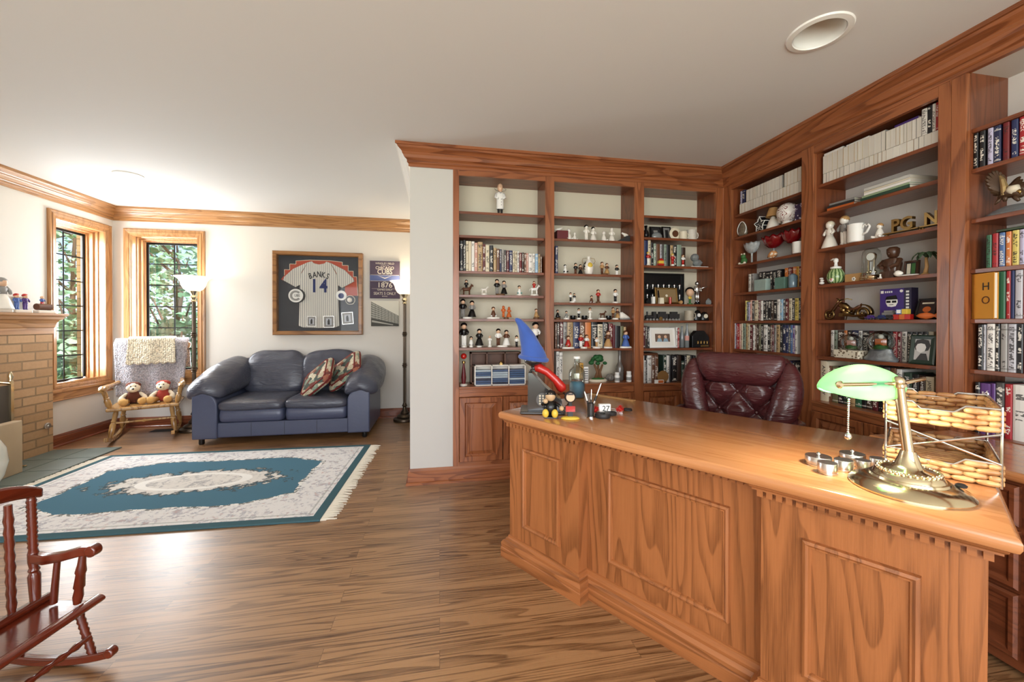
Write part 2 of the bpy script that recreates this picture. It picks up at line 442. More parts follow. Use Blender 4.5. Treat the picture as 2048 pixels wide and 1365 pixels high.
one('crank_handle', M_SILVER, lambda b: b.tube([(4.80, .08, .60), (4.84, .04, .625), (4.92, .03, .62), (4.98, .035, .63)], .008).ball((4.98, .035, .632), .012), parent=w1, smooth=True)
# ---- recessed lights
M_LAMPON = mat('lamp_glow', 'fff4de', .4, emit='fff0d8', es=9)
for k, (x, y, r) in enumerate(LIGHTS):
    t = thing('recessed_light', ['large white recessed ceiling light, unlit, above the desk', 'small lit recessed ceiling light near the corner windows'][k], 'ceiling light', (x, y, CEIL), 0)
    one('trim_ring', M_WHITE, lambda b: b.lathe([(r+.022, 0), (r+.018, -.007), (r-.004, -.010), (r-.008, 0), (r-.012, .02)], seg=48, cap=False), parent=t, smooth=True)
    one('baffle', M_WHITE, lambda b: b.lathe([(r-.008, -.004), (r-.016, .05), (r-.03, .13)], seg=48, cap=False), parent=t, smooth=True)
    if k == 1: one('bulb', M_LAMPON, lambda b: b.lathe([(.0, .0), (.045, .004), (.06, .02), (.055, .06), (.02, .1)], seg=24), parent=t, smooth=True)
    else: one('lens', M_WHITE, lambda b: b.lathe([(r-.03, .125), (.0, .125)], seg=32), parent=t)
# ---- floor register by the wall
g = thing('floor_vent', 'dark metal floor register in front of the corner window', 'vent', (-3.02, 5.1, 0))
one('grille', M_CHAR, lambda b: [b.box((-.16, -.05, 0), (.16, .05, .004))]+[b.box((-.15, -.042+k*.014, .004), (.15, -.036+k*.014, .007)) for k in range(7)], parent=g)
# ================================================================== fireplace
def brick_mat():
    m, nt, b = newmat('tan_brick')
    tc = nt.nodes.new('ShaderNodeTexCoord'); sp = nt.nodes.new('ShaderNodeSeparateXYZ'); nt.links.new(tc.outputs['Object'], sp.inputs[0])
    cb = nt.nodes.new('ShaderNodeCombineXYZ'); nt.links.new((E(sp.outputs[0])+E(sp.outputs[1])).v, cb.inputs[0]); nt.links.new(sp.outputs[2], cb.inputs[1])
    br = nt.nodes.new('ShaderNodeTexBrick'); br.offset = .5; br.inputs['Scale'].default_value = 1; nt.links.new(cb.outputs[0], br.inputs['Vector'])
    br.inputs['Color1'].default_value = lin('c39c72'); br.inputs['Color2'].default_value = lin('a8835a'); br.inputs['Mortar'].default_value = lin('8d7353')
    br.inputs['Mortar Size'].default_value = .007; br.inputs['Mortar Smooth'].default_value = .2; br.inputs['Brick Width'].default_value = .235; br.inputs['Row Height'].default_value = .0795
    n = E(noise(nt, tc.outputs['Object'], 35, 4))
    nt.links.new(mixc(nt, n*.35, br.outputs['Color'], lin('7c5a3a')), b.inputs['Base Color']); b.inputs['Roughness'].default_value = .85
    bp = nt.nodes.new('ShaderNodeBump'); bp.inputs['Strength'].default_value = .9; bp.inputs['Distance'].default_value = .008
    nt.links.new((n*.2-E(br.outputs['Fac'])).v, bp.inputs['Height']); nt.links.new(bp.outputs[0], b.inputs['Normal'])
    return m
BX = -3.60
fp = thing('fireplace', 'tan brick fireplace with oak mantel on the left wall', 'fireplace', (0, 0, 0))
BRK = brick_mat()
one('brick_surround', BRK, lambda b: (b.box((XD+.003, 4.05, 0), (BX, 4.468, 1.113)), b.box((XD+.003, 2.2, 0), (BX, 2.85, 1.113)), b.box((XD+.003, 2.85, .57), (BX, 4.05, 1.113))), parent=fp)
one('firebox', mat('dark_brick', '3b2e25', .9, bump=(30, .5)), lambda b: (b.box((XD+.003, 2.85, 0), (XD+.006, 4.05, .57)), b.box((XD+.003, 4.03, .0), (BX-.02, 4.05, .57))), parent=fp)  # darker, rougher brick inside the firebox
MP = [(BX, 2.1), (BX, 4.468), (XD+.003, 4.468)]
MPROF = [(0, 1.113), (.006, 1.113), (.006, 1.168), (.012, 1.176), (.018, 1.21), (.03, 1.235), (.034, 1.24), (.05, 1.25), (.055, 1.272), (.07, 1.278), (.075, 1.285), (.075, 1.303), (0, 1.303)]
one('mantel', trim_oak('y'), lambda b: (sweep_seg(b, MP, 0, MPROF), sweep_seg(b, MP, 1, MPROF), b.box((XD+.003, 2.1, 1.27), (BX, 4.468, 1.303))), parent=fp)
one('key_valve', M_SILVER, lambda b: (b.turned([(0, .03), (.4, .03), (.6, .024), (1, .024)], (BX, 4.41, .255), (BX+.014, 4.41, .255), 20), b.turned([(0, .009), (1, .009)], (BX+.013, 4.41, .255), (BX+.02, 4.41, .255), 10)), parent=fp, smooth=True)
SLATE = mat('slate', '6f7a72', .4, var=.45, bump=(7, .25))
one('hearth', [SLATE, mat('slate_joint', '4b514c', .7)], lambda b: [b.box((BX, 2.0, 0), (-3.04, 4.47, .006), 1)]+[b.box((BX+.003+.28*i, 2.0+.31*j, .004), (BX+.003+.28*i+.272, 2.0+.31*j+.302, .011), 0) for i in range(2) for j in range(8)], 'flush grey-green slate hearth in front of the brick fireplace', 'hearth')
# ================================================================== built-in bookcases
def door_part(parent, x0, z0, x1, z1, ax_front):
    zo = case_oak('z')
    d = one('door', zo, lambda b: (frame_ring(b, x0, z0, x1, z1, [(0, .0), (0, -.016), (.004, -.020), (.040, -.020), (.046, -.012), (.05, -.008)], cap=False), b.box((x0+.045, -.0085, z0+.045), (x1-.045, -.004, z1-.045))), parent=parent)
    one('raised_panel', zo, lambda b: frame_ring(b, x0+.055, z0+.055, x1-.055, z1-.055, [(0, -.0085), (.028, -.019), (.030, -.021)], cap=True), parent=d)
    return d
def unit(label, loc, rz, a, c, shelves, counter, back, top=2.352, doors=True, left=True, lower=True):
    """a = (left stile from, to), c = (right stile from, to) in local x; local y runs into the wall"""
    u = thing('bookcase', label, 'bookcase', loc, rz, 'built-in oak bookcases')
    zo, xo = case_oak('z'), case_oak('x')
    sz, sx = shelf_oak('z'), shelf_oak('x')
    L, Rr = a[1], c[0]
    for s in ([a] if left else [])+[c]:
        one('stile', zo, lambda b: b.box((s[0], -.006, .118 if lower else 0), (s[1], .02, CRB)), parent=u, bevel=.002)
    one('top_rail', xo, lambda b: b.box((L, -.005, top), (Rr, .02, CRB)), parent=u)
    for x in (L-.02, Rr): one('side_panel', sz, lambda b: b.box((x, .02, .1), (x+.02, DEP, top+.03)), parent=u)
    one('back_panel', back, lambda b: b.box((L-.02, DEP, .1), (Rr+.02, DEP+.02, top+.03)), parent=u)
    one('top_panel', sx, lambda b: b.box((L-.02, .02, top+.01), (Rr+.02, DEP, top+.03)), parent=u)
    for z in shelves: one('shelf', sx, lambda b: b.box((L, .028, z-.02), (Rr, DEP, z)), parent=u, bevel=.002)
    one('counter', xo, lambda b: (b.box((L, -.012, counter-.018), (Rr, DEP, counter)), b.box((L, -.005, .648), (Rr, .02, counter-.018))), parent=u, bevel=.003)
    one('bottom_rail', xo, lambda b: b.box((L, -.005, .1), (Rr, .02, .150)), parent=u)
    if doors:
        m = (L+Rr)/2
        door_part(u, L+.003, .150, m-.0025, .646, 'x'); door_part(u, m+.0025, .150, Rr-.003, .646, 'x')
    return u
ZA1 = [1.027, 1.253, 1.441, 1.626, 1.904, 2.089]
ZA2 = [1.012, 1.250, 1.388, 1.625, 1.907, 2.089]
ZA3 = [1.007, 1.243, 1.386, 1.711, 1.950, 2.134]
ZB = [1.006, 1.242, 1.475, 1.710, 1.945, 2.133]
CTA, CTB = .727, .711
unit('oak bookcase on the partition, leftmost column beside the white wall strip', (0, YA, 0), 0, (.101, .147), (.829, .903), ZA1, CTA, M_BACK)
unit('oak bookcase on the partition, middle column behind the desk end', (0, YA, 0), 0, (.829, .903), (1.595, 1.681), ZA2, CTA, M_BACK, left=False)
unit('oak bookcase on the partition, narrow column next to the inner corner', (0, YA, 0), 0, (1.595, 1.681), (2.352, 2.428), ZA3, CTA-.015, M_BACK, left=False)
nb = -PI/2
unit('oak bookcase on the right wall, column next to the inner corner', (XB, 0, 0), nb, (-3.067, -2.976), (-2.31, -2.222), ZB, CTB, M_BACKW)
unit('oak bookcase on the right wall, wide middle column behind the desk lamp', (XB, 0, 0), nb, (-2.31, -2.222), (-1.558, -1.508), ZB, CTB, M_BACKW, left=False, top=2.340)
unit('oak bookcase on the right wall, column at the right edge of the photo', (XB, 0, 0), nb, (-1.507, -1.451), (-.78, -.70), ZB, CTB, M_BACKW, doors=False, top=2.40)
# corner bead between the two runs
tag(one('trim_6', case_oak('z'), lambda b: (b.turned([(0, .008), (1, .008)], (XB-.008, YA-.008, .118), (XB-.008, YA-.008, CRB), 10), b.box((XB-.004, YA-.006, .1), (XB+.02, YA+.02, CRB)))), kind='structure')
# ---- low credenza under the right bookcase
cz = thing('credenza', 'low dark oak credenza with drawers under the right-hand bookcase', 'cabinet', (XB, 0, 0), nb)
x0, x1, d = -1.502, -.05, -.47
one('top', top_oak('x'), lambda b: b.box((x0, d-.02, .675), (x1, -.014, .709)), parent=cz, bevel=.012, bseg=4)
one('carcass', shelf_oak('x'), lambda b: b.box((x0+.01, d+.01, .02), (x1, -.022, .675)), parent=cz)
for k in range(3):
    xa, xb = x0+.03+k*.47, x0+.48+k*.47
    for za, zb in ((.52, .66), (.30, .505), (.06, .285)):
        dr = one('drawer', shelf_oak('x'), lambda b: frame_ring(b, xa, za, xb, zb, [(0, d+.01), (0, d-.004), (.008, d-.012), (.02, d-.012), (.03, d-.004)], cap=True), parent=cz)
        one('drawer_pull', M_BRASS, lambda b: b.tube([((xa+xb)/2-.05, d-.004, (za+zb)/2), ((xa+xb)/2-.04, d-.03, (za+zb)/2), ((xa+xb)/2+.04, d-.03, (za+zb)/2), ((xa+xb)/2+.05, d-.004, (za+zb)/2)], .005), parent=dr, smooth=True)
# ================================================================== the desk
F1 = Vector((.299, 2.022, 0)); DRZ = math.atan2(-.8375, .5465); DZ = .765
DESKM = Matrix.Translation(F1) @ Matrix.Rotation(DRZ, 4, 'Z')
def dk(px, py, z=DZ):
    q = DESKM.inverted() @ atz(px, py, z); return q
dsk = thing('desk', 'large honey oak executive desk with panelled front and dentil moulding', 'desk', F1, DRZ)
DL, DD = 1.668, .80
def dtop(b):
    pr = [(.012, .725), (.004, .730), (0, .740), (0, .752), (.004, .760), (.012, .765)]
    V = []
    for i, z in pr: V.append([(i, i, z), (DL-i, i, z), (DL-i, DD-i, z), (i, DD-i, z)])
    b.rings(V, True, True)
one('desktop', top_oak('x'), dtop, parent=dsk, smooth=True)
BM = [(0, 0), (.034, 0), (.034, .048), (.030, .052), (.032, .058), (.033, .072), (.026, .086), (.016, .090), (.014, .098), (.006, .104), (.006, .112), (0, .114)]
DP = [(.023, .74), (.023, .06), (.467, .06), (.467, .12), (1.17, .12), (1.17, .06), (1.625, .06), (1.625, .74)]
for i in range(7): one('base_moulding', desk_oak('yxyxyxy'[i]), lambda b: sweep_seg(b, DP, i, BM), parent=dsk)
CM = [(0, .703), (.021, .703), (.021, .708), (.027, .713), (.029, .719), (.036, .7251), (0, .7251)]
def moulded_panel(parent, x0, z0, x1, z1, y):
    one('panel_moulding', desk_oak('z'), lambda b: frame_ring(b, x0, z0, x1, z1, [(0, y), (.002, y-.012), (.010, y-.015), (.016, y-.010), (.020, y-.010), (.024, y)]), parent=parent)
    one('panel', desk_oak('z'), lambda b: b.box((x0+.022, y-.003, z0+.022), (x1-.022, y+.001, z1-.022)), parent=parent)
def dentils(parent, xa, xb, y, pitch):
    n = int((xb-xa)/pitch); st = (xb-xa)/n
    one('dentil_row', desk_oak('x'), lambda b: [b.box((xa+i*st+st*.17, y-.019, .684), (xa+i*st+st*.80, y, .7035)) for i in range(n)], parent=parent)
for k, (xa, xb) in enumerate(((.023, .467), (1.17, 1.625))):
    p = one('pedestal', desk_oak('z'), lambda b: b.box((xa, .06, .0), (xb, .74, .725)), parent=dsk)
    moulded_panel(p, (.122, 1.275)[k], .188, (.362, 1.519)[k], .592, .06)
    q = [(xa, .74), (xa, .06), (xb, .06), (xb, .74)]
    for i in range(3): one('cornice', desk_oak('yxy'[i]), lambda b: sweep_seg(b, q, i, CM), parent=p)
    dentils(p, xa-.012, xb+.012, .06, .0242)
mp_ = one('modesty_panel', desk_oak('z'), lambda b: b.box((.467, .12, .0), (1.17, .14, .725)), parent=dsk)
moulded_panel(mp_, .58, .19, 1.062, .591, .12)
dentils(mp_, .48, 1.16, .12, .0242)
# ================================================================== the sitting end of the room
from mathutils import noise as MN
def spow(v, e): return math.copysign(abs(v)**e, v)
def pillow(b, c, size, e1=.45, e2=.35, nu=20, nv=12, wr=0.0, seed=0, q=None, m=None, flat=0.0, wf=4.0):
    """rounded-box cushion with creases; size = full extents"""
    if m is not None: b.m = m
    c = Vector(c); rr = []
    def pt(i, j):
        u = -PI+2*PI*i/nu; w = -PI/2+PI*j/nv
        cw, sw, cu, su = math.cos(w), math.sin(w), math.cos(u), math.sin(u)
        p = Vector((size[0]/2*spow(cw, e1)*spow(cu, e2), size[1]/2*spow(cw, e1)*spow(su, e2), size[2]/2*spow(sw, e1)))
        if wr:
            s = Vector((p.x*wf, p.y*wf, p.z*wf*1.3+seed*3.7))
            d = MN.noise(s)*wr+MN.noise(s*2.7+Vector((seed, 0, 5)))*wr*.45
            n = Vector((p.x/size[0]**2, p.y/size[1]**2, p.z/size[2]**2))
            if n.length > 1e-9: p += n.normalized()*d
        return c+(q @ p if q else p)
    rr = [[pt(i, j) for i in range(nu)] for j in range(1, nv)]
    V = [[b._v(p) for p in r] for r in rr]
    for a, d in zip(V, V[1:]):
        for i in range(nu): b.face([a[i], a[(i+1) % nu], d[(i+1) % nu], d[i]])
    lo = b._v(pt(0, 0)); hi = b._v(pt(0, nv))
    for i in range(nu): b.face([lo, V[0][(i+1) % nu], V[0][i]]); b.face([hi, V[-1][i], V[-1][(i+1) % nu]])
def leather(name, col, col2, rough=.34, sc=6, bmp=.55):
    m, nt, bs = newmat(name)
    tc = nt.nodes.new('ShaderNodeTexCoord'); v = tc.outputs['Object']
    n1 = E(noise(nt, v, sc, 4, .55, .8)); n2 = E(noise(nt, v, 260, 2))
    nt.links.new(mixc(nt, n1, lin(col), lin(col2)), bs.inputs['Base Color']); bs.inputs['Roughness'].default_value = rough
    bs.inputs['Coat Weight'].default_value = .25; bs.inputs['Coat Roughness'].default_value = .25
    wv = mapping(nt, v, (7, 7, 22)); n3 = E(noise(nt, wv, 1, 3, .5, 1.5))
    bp = nt.nodes.new('ShaderNodeBump'); bp.inputs['Strength'].default_value = bmp; bp.inputs['Distance'].default_value = .02
    nt.links.new((n3*.8+n2*.03).v, bp.inputs['Height']); nt.links.new(bp.outputs[0], bs.inputs['Normal'])
    MATS[name] = m; return m
NAVYL = leather('navy_leather', '4b4d59', '393b48', .36)
NAVYF = leather('navy_leather_flat', '4a5068', '40465e', .4, 3, .06)  # smoother flat parts; bluer colour paints in sky sheen on the fronts
# ---- sofa
SX0, SX1, SY0, SY1 = -2.405, -.73, 4.40, 5.20
sofa = thing('sofa', 'navy leather two-seat sofa with slumped pillow arms under the framed jersey', 'sofa', ((SX0+SX1)/2, SY0, 0))
W = SX1-SX0; hw = W/2; AW = .225
def base(b):
    b.box((-hw+AW-.02, .03, .07), (hw-AW+.02, .78, .22))
    for s in (-1, 1): b.box((s*.0-.004, .024, .07), (s*.0+.004, .03, .22))
one('base_panel', NAVYF, lambda b: b.box((-hw+AW-.02, .02, .065), (hw-AW+.02, .76, .215)), parent=sofa, bevel=.012)
one('seam', M_CHAR, lambda b: [b.box((x-.0015, .0185, .07), (x+.0015, .022, .21)) for x in (-.31, 0, .31)], parent=sofa)
for s in (-1, 1):
    def arm(b):
        # front panel outline with a rounded inner shoulder
        pr = [(0, .06), (0, .50), (.03, .525)]+[(AW-.135+.135*math.sin(a), .39+.135*math.cos(a)) for a in [PI/2*i/8 for i in range(9)]]+[(AW, .06)]
        pr = [(s*(hw-x), z) for x, z in pr]
        b.prism(pr, 'y', 0, .78)
    one('arm', NAVYF, arm, parent=sofa, smooth=True, bevel=.012)
    def armtop(b):
        rr = []
        N = 14
        for k in range(N+1):
            t = k/N; y = -.035+.80*t
            wdt = .165+.02*math.sin(t*PI)+.03*t; hgt = .065+.095*math.sin(min(1, t*1.25+.1)*PI/2)
            cz = .565+.135*t**.85; cx = s*(hw-.11+.005*math.sin(t*5)+.01*(1-t))
            ed = 1 if 0 < k < N else .25
            ring = []
            for i in range(24):
                a = 2*PI*i/24
                x = wdt*ed*spow(math.cos(a), .75); z = hgt*ed*spow(math.sin(a), .8)
                z -= .42*abs(x)*(1-.45*t)
                n = MN.noise(Vector((x*9, y*7, z*9+s*4)))*.016+MN.noise(Vector((x*22, y*16, s*9)))*.008
                ring.append((cx+x*(1+n*3), y+n*.6, cz+z+n))
            rr.append(ring)
        b.rings(rr)
    one('arm_pillow', NAVYL, armtop, parent=sofa, smooth='all', sub=1)
    one('seat_roll', NAVYF, lambda b: pillow(b, (s*(hw-AW)/2, .345, .285), ((hw-AW)-.005, .70, .155), .3, .16, 28, 12, .006, s), parent=sofa, smooth='all')
    one('seat_cushion', NAVYL, lambda b: pillow(b, (s*(hw-AW)/2, .335, .385), ((hw-AW)+.01, .74, .135), .55, .22, 36, 16, .016, s+3), parent=sofa, smooth='all', sub=1)
    def bc(b):
        q = Matrix.Rotation(R(-16), 3, 'X')
        pillow(b, (s*(hw-AW)/2*.98, .66, .63), ((hw-AW)+.06, .26, .54), .6, .5, 40, 20, .022, s+8, q, wf=5)
    one('back_cushion', NAVYL, bc, parent=sofa, smooth='all', sub=1)
one('back', NAVYL, lambda b: (pillow(b, (0, .73, .62), (W-.12, .15, .42), .4, .2, 40, 12, .006, 2), b.box((-hw+.03, .70, .06), (hw-.03, .795, .62))), parent=sofa, smooth=True)
for x in (-hw+.06, hw-.06):
    for y in (.06, .72): one('foot', M_BLACK, lambda b: b.lathe([(.022, 0), (.026, .01), (.024, .068)], (x, y, 0), 12), parent=sofa, smooth=True)
# ---- two needlepoint cushions
def tapestry(name, seed):
    m, nt, b = newmat(name); tc = nt.nodes.new('ShaderNodeTexCoord')
    v = mapping(nt, tc.outputs['Object'], (1, 1, 1)); vo = nt.nodes.new('ShaderNodeTexVoronoi'); vo.inputs['Scale'].default_value = 15; vo.inputs['Randomness'].default_value = 1
    nt.links.new(v, vo.inputs['Vector'])
    rp = nt.nodes.new('ShaderNodeValToRGB'); e = rp.color_ramp; e.interpolation = 'CONSTANT'
    cols = ['6b2a24', 'cfc3a8', '8a9a86', 'd8cdb4', '3d4a44', '9a5a44', 'bcae92']
    e.elements[0].color = lin(cols[0]); e.elements[1].position = .16; e.elements[1].color = lin(cols[1])
    for k, c in enumerate(cols[2:]): x = e.elements.new(.3+.14*k); x.color = lin(c)
    sp = nt.nodes.new('ShaderNodeSeparateColor'); nt.links.new(vo.outputs['Color'], sp.inputs[0]); nt.links.new(sp.outputs[0], rp.inputs[0])
    nz = E(noise(nt, v, 70, 3)).step(.45, .55)
    nt.links.new(mixc(nt, nz*.4, rp.outputs[0], lin('5b5348')), b.inputs['Base Color']); b.inputs['Roughness'].default_value = .95
    return m
TAP = tapestry('needlepoint', 1); BORD = mat('needlepoint_border', '7c2a25', .9, var=.5, bump=(60, .4))
# (centre, tilt) measured on the sofa
for k, (c, rx, rz, ry, lb) in enumerate((((-1.315, 4.67, .605), 52, -18, 38, 'needlepoint throw cushion lying in front, with pale floral face'), ((-1.05, 4.76, .675), 52, -14, 36, 'needlepoint throw cushion leaning behind, with dark red border'))):
    t = thing('throw_cushion', lb, 'cushion', c, 0, 'needlepoint cushions on the sofa')
    t.rotation_mode = 'XYZ'; t.rotation_euler = (R(90-rx), R(-ry), R(rz))
    one('cover', TAP, lambda b: pillow(b, (0, 0, 0), (.43, .43, .13), .8, .3, 32, 12), parent=t, smooth='all')
    one('border', BORD, lambda b: (b.tube([(.205*spow(math.cos(a), .28), .205*spow(math.sin(a), .28), .0) for a in [2*PI*i/48 for i in range(48)]], .014, 8, closed=True), [b.cbox((x, y, .043), d) for x, y, d in ((.165, 0, (.028, .30, .012)), (-.165, 0, (.028, .30, .012)), (0, .165, (.30, .028, .012)), (0, -.165, (.30, .028, .012)))]), parent=t, smooth=True)
# ---- two torchiere floor lamps
M_BOWL = mat('alabaster_bowl', 'fbf3e0', .35, emit='ffe9c8', es=1.0)
FL = [(.135, 0), (.14, .012), (.135, .03), (.09, .045), (.10, .055), (.085, .07), (.05, .085), (.055, .10), (.03, .13), (.022, .17), (.034, .185), (.026, .20), (.02, .22)]
def torchiere(loc, lb):
    t = thing('floor_lamp', lb, 'floor lamp', loc, 0, 'bronze torchiere floor lamps')
    one('base', M_BRONZE, lambda b: b.lathe(FL, seg=32), parent=t, smooth=True)
    def pole(b):
        for za, zb in ((.22, .66), (.72, 1.05), (1.11, 1.46)):
            rr = []
            for z in (za, za+.01, zb-.01, zb):
                rr.append([((.018+.0022*math.cos(8*a))*math.cos(a), (.018+.0022*math.cos(8*a))*math.sin(a), z) for a in [2*PI*i/48 for i in range(48)]])
            b.rings(rr)
        for z in (.66, 1.05): b.lathe([(.02, z), (.028, z+.008), (.022, z+.018), (.034, z+.03), (.022, z+.042), (.028, z+.052), (.02, z+.06)], seg=20)
    one('pole', M_BRONZE, pole, parent=t, smooth=True, angle=50)
    one('neck', M_BRASS, lambda b: b.lathe([(.02, 1.455), (.03, 1.465), (.02, 1.48), (.036, 1.505), (.022, 1.53), (.03, 1.545), (.05, 1.575), (.048, 1.58)], seg=24), parent=t, smooth=True)
    one('glass_bowl', M_BOWL, lambda b: b.lathe([(.035, 1.572), (.06, 1.578), (.09, 1.60), (.112, 1.64), (.122, 1.68), (.14, 1.712), (.175, 1.735), (.178, 1.740), (.172, 1.738), (.136, 1.716), (.116, 1.68), (.106, 1.642), (.086, 1.606), (.05, 1.585)], seg=40, cap=False), parent=t, smooth='all')
    return t
torchiere((-2.735, 5.06, 0), 'bronze torchiere floor lamp lit in front of the corner window')
torchiere((-.43, 5.12, 0), 'bronze torchiere floor lamp lit at the right end of the sofa')
# ---- the framed jersey
fj = thing('framed_jersey', 'oak shadow box with a pinstriped baseball jersey above the sofa', 'framed display', (-1.472, YC, 1.583))
hx, hz = .518, .512
one('frame', wood('frame_oak', '9a6a3a', '6b431f', 'x'), lambda b: frame_ring(b, -hx, -hz, hx, hz, [(0, 0), (0, -.07), (.008, -.078), (.040, -.078), (.048, -.07), (.05, -.012)]), parent=fj)
one('mat_board', mat('jersey_board', '3a3b40', .6), lambda b: b.box((-hx+.045, -.014, -hz+.045), (hx-.045, -.006, hz-.045)), parent=fj)
REDM = mat('brick_red_mat', 'b85038', .6)
def redmat(b):
    P = [(-.40, .22), (-.40, .29), (-.34, .29), (-.34, .36), (-.27, .36), (-.27, .40), (-.12, .415), (.12, .415), (.27, .40), (.27, .36), (.34, .36), (.34, .29), (.40, .29), (.40, .22), (.44, .22), (.455, -.02), (.30, -.02), (.30, .1), (-.30, .1), (-.44, .17)]
    b.prism([(x, z) for x, z in P], 'y', -.018, -.014, 0)
    def rim(p, q): b.tube([(p[0], -.019, p[1]), (q[0], -.019, q[1])], .0035, 6, 1)
    for p, q in zip(P[:15], P[1:16]): rim(p, q)
one('red_mat', [REDM, M_CREAM], redmat, parent=fj)
def pin_mat():
    m, nt, b = newmat('pinstripe_jersey'); tc = nt.nodes.new('ShaderNodeTexCoord'); sp = nt.nodes.new('ShaderNodeSeparateXYZ'); nt.links.new(tc.outputs['Object'], sp.inputs[0])
    st = ((E(sp.outputs[0])+3)*42).fract().lt(.17)
    nt.links.new(mixc(nt, st, lin('d9d5ca'), lin('5c6072')), b.inputs['Base Color']); b.inputs['Roughness'].default_value = .9
    return m
def jersey(b):
    body = [(-.235, -.40), (-.19, -.42), (0, -.428), (.19, -.42), (.235, -.40), (.225, -.1), (.22, .12), (.205, .24)]
    body += [(.13, .385), (.085, .40), (.06, .375), (0, .362), (-.06, .375), (-.085, .40), (-.13, .385), (-.205, .24), (-.22, .12), (-.225, -.1)]
    b.prism(body, 'y', -.034, -.02)
    for s in (-1, 1):
        sl = [(s*.205, .255), (s*.215, .11), (s*.27, .075), (s*.415, .16), (s*.40, .20), (s*.30, .30), (s*.13, .387)]
        b.prism(sl, 'y', -.031, -.02)
one('jersey', pin_mat(), jersey, parent=fj, bevel=.004)
JB = mat('jersey_navy', '2c3566', .7)
for k, ch in enumerate('BANKS'):
    a = (k-2)*-13
    x = (k-2)*.050; z = .237-.008*abs(k-2)**1.6
    M = Matrix.Translation((x, -.035, z)) @ Matrix.Rotation(R(90), 4, 'X') @ Matrix.Rotation(R(a*.6), 4, 'Z')
    text('jersey_letter', ch, .098, M_CHAR, fj, M, .001, sx=.68, off=.0022)
for x, ch in ((-.055, '1'), (.055, '4')):
    text('jersey_number', ch, .225, JB, fj, Matrix.Translation((x, -.035, .088)) @ Matrix.Rotation(R(90), 4, 'X'), .002, sx=.8, off=.006)
def disc(b, c, r, y0, y1, m): b.turned([(0, r), (1, r)], (c[0], y0, c[1]), (c[0], y1, c[1]), 28, m)
def ringc(b, c, ro, ri, y0, y1, a0, a1, m, n=28):
    P = [(c[0]+ro*math.cos(a0+(a1-a0)*i/n), c[1]+ro*math.sin(a0+(a1-a0)*i/n)) for i in range(n+1)]+[(c[0]+ri*math.cos(a1-(a1-a0)*i/n), c[1]+ri*math.sin(a1-(a1-a0)*i/n)) for i in range(n+1)]
    V = [[b._v((x, y, z)) for x, z in P] for y in (y0, y1)]; b.m = m; N = n+1
    for i in range(n):
        for L in V: b.face([L[i], L[i+1], L[2*N-2-i], L[2*N-1-i]])
    for i in range(2*N): b.face([V[0][i], V[0][(i+1) % (2*N)], V[1][(i+1) % (2*N)], V[1][i]])
LG = one('round_patch', [M_WHITE, M_CHAR, M_GREY], lambda b: (disc(b, (-.245, -.03), .088, -.046, -.03, 1), disc(b, (-.262, -.03), .083, -.052, -.046, 0), ringc(b, (-.262, -.03), .058, .040, -.055, -.052, R(40), R(320), 2), ringc(b, (-.262, -.03), .064, .0615, -.055, -.052, R(38), R(322), 1)), parent=fj)
text('patch_letters', 'UBS', .045, M_CHAR, LG, Matrix.Translation((-.245, -.055, -.03)) @ Matrix.Rotation(R(90), 4, 'X'), .001, sx=.8)
one('round_patch', [M_WHITE, JB], lambda b: (disc(b, (.262, -.02), .062, -.046, -.03, 0), disc(b, (.262, -.025), .034, -.049, -.046, 1)), parent=fj)
bl = one('ball_window', [M_CREAM, M_CHAR], lambda b: (disc(b, (.365, -.075), .058, -.03, -.014, 0), disc(b, (.365, -.075), .052, -.034, -.03, 1)), parent=fj)
one('baseball', M_PORC, lambda b: b.ball((.36, -.04, -.075), .032, 20), parent=bl, smooth='all')
for k, (x, z, w, h, a) in enumerate(((-.085, -.345, .105, .125, 1), (.115, -.35, .125, .145, -1), (.335, -.305, .135, .15, -5))):
    pm = Matrix.Translation((x, 0, z)) @ Matrix.Rotation(R(a), 4, 'Y')
    def card(b):
        b.T = pm; frame_ring(b, -w/2, -h/2, w/2, h/2, [(0, -.036), (0, -.042), (.006, -.042), (.006, -.040)], m=1)
        b.box((-w/2+.006, -.040, -h/2+.006), (w/2-.006, -.036, h/2-.006), 2); b.box((-w*.27, -.042, -h*.30), (w*.27, -.040, h*.30), 0); b.box((-w*.12, -.043, -h*.25), (w*.10, -.042, h*.12), 3); b.ball((0, -.0415, h*.17), .010, 8, 3, 1, .2)
    one('photo_card', [mat('photo_grey', 'b9bcc2', .5), M_SILVER, M_GREY, M_CHAR], card, parent=fj)
one('glazing', M_GLAZE, lambda b: b.box((-hx+.048, -.066, -hz+.048), (hx-.048, -.064, hz-.048)), parent=fj)
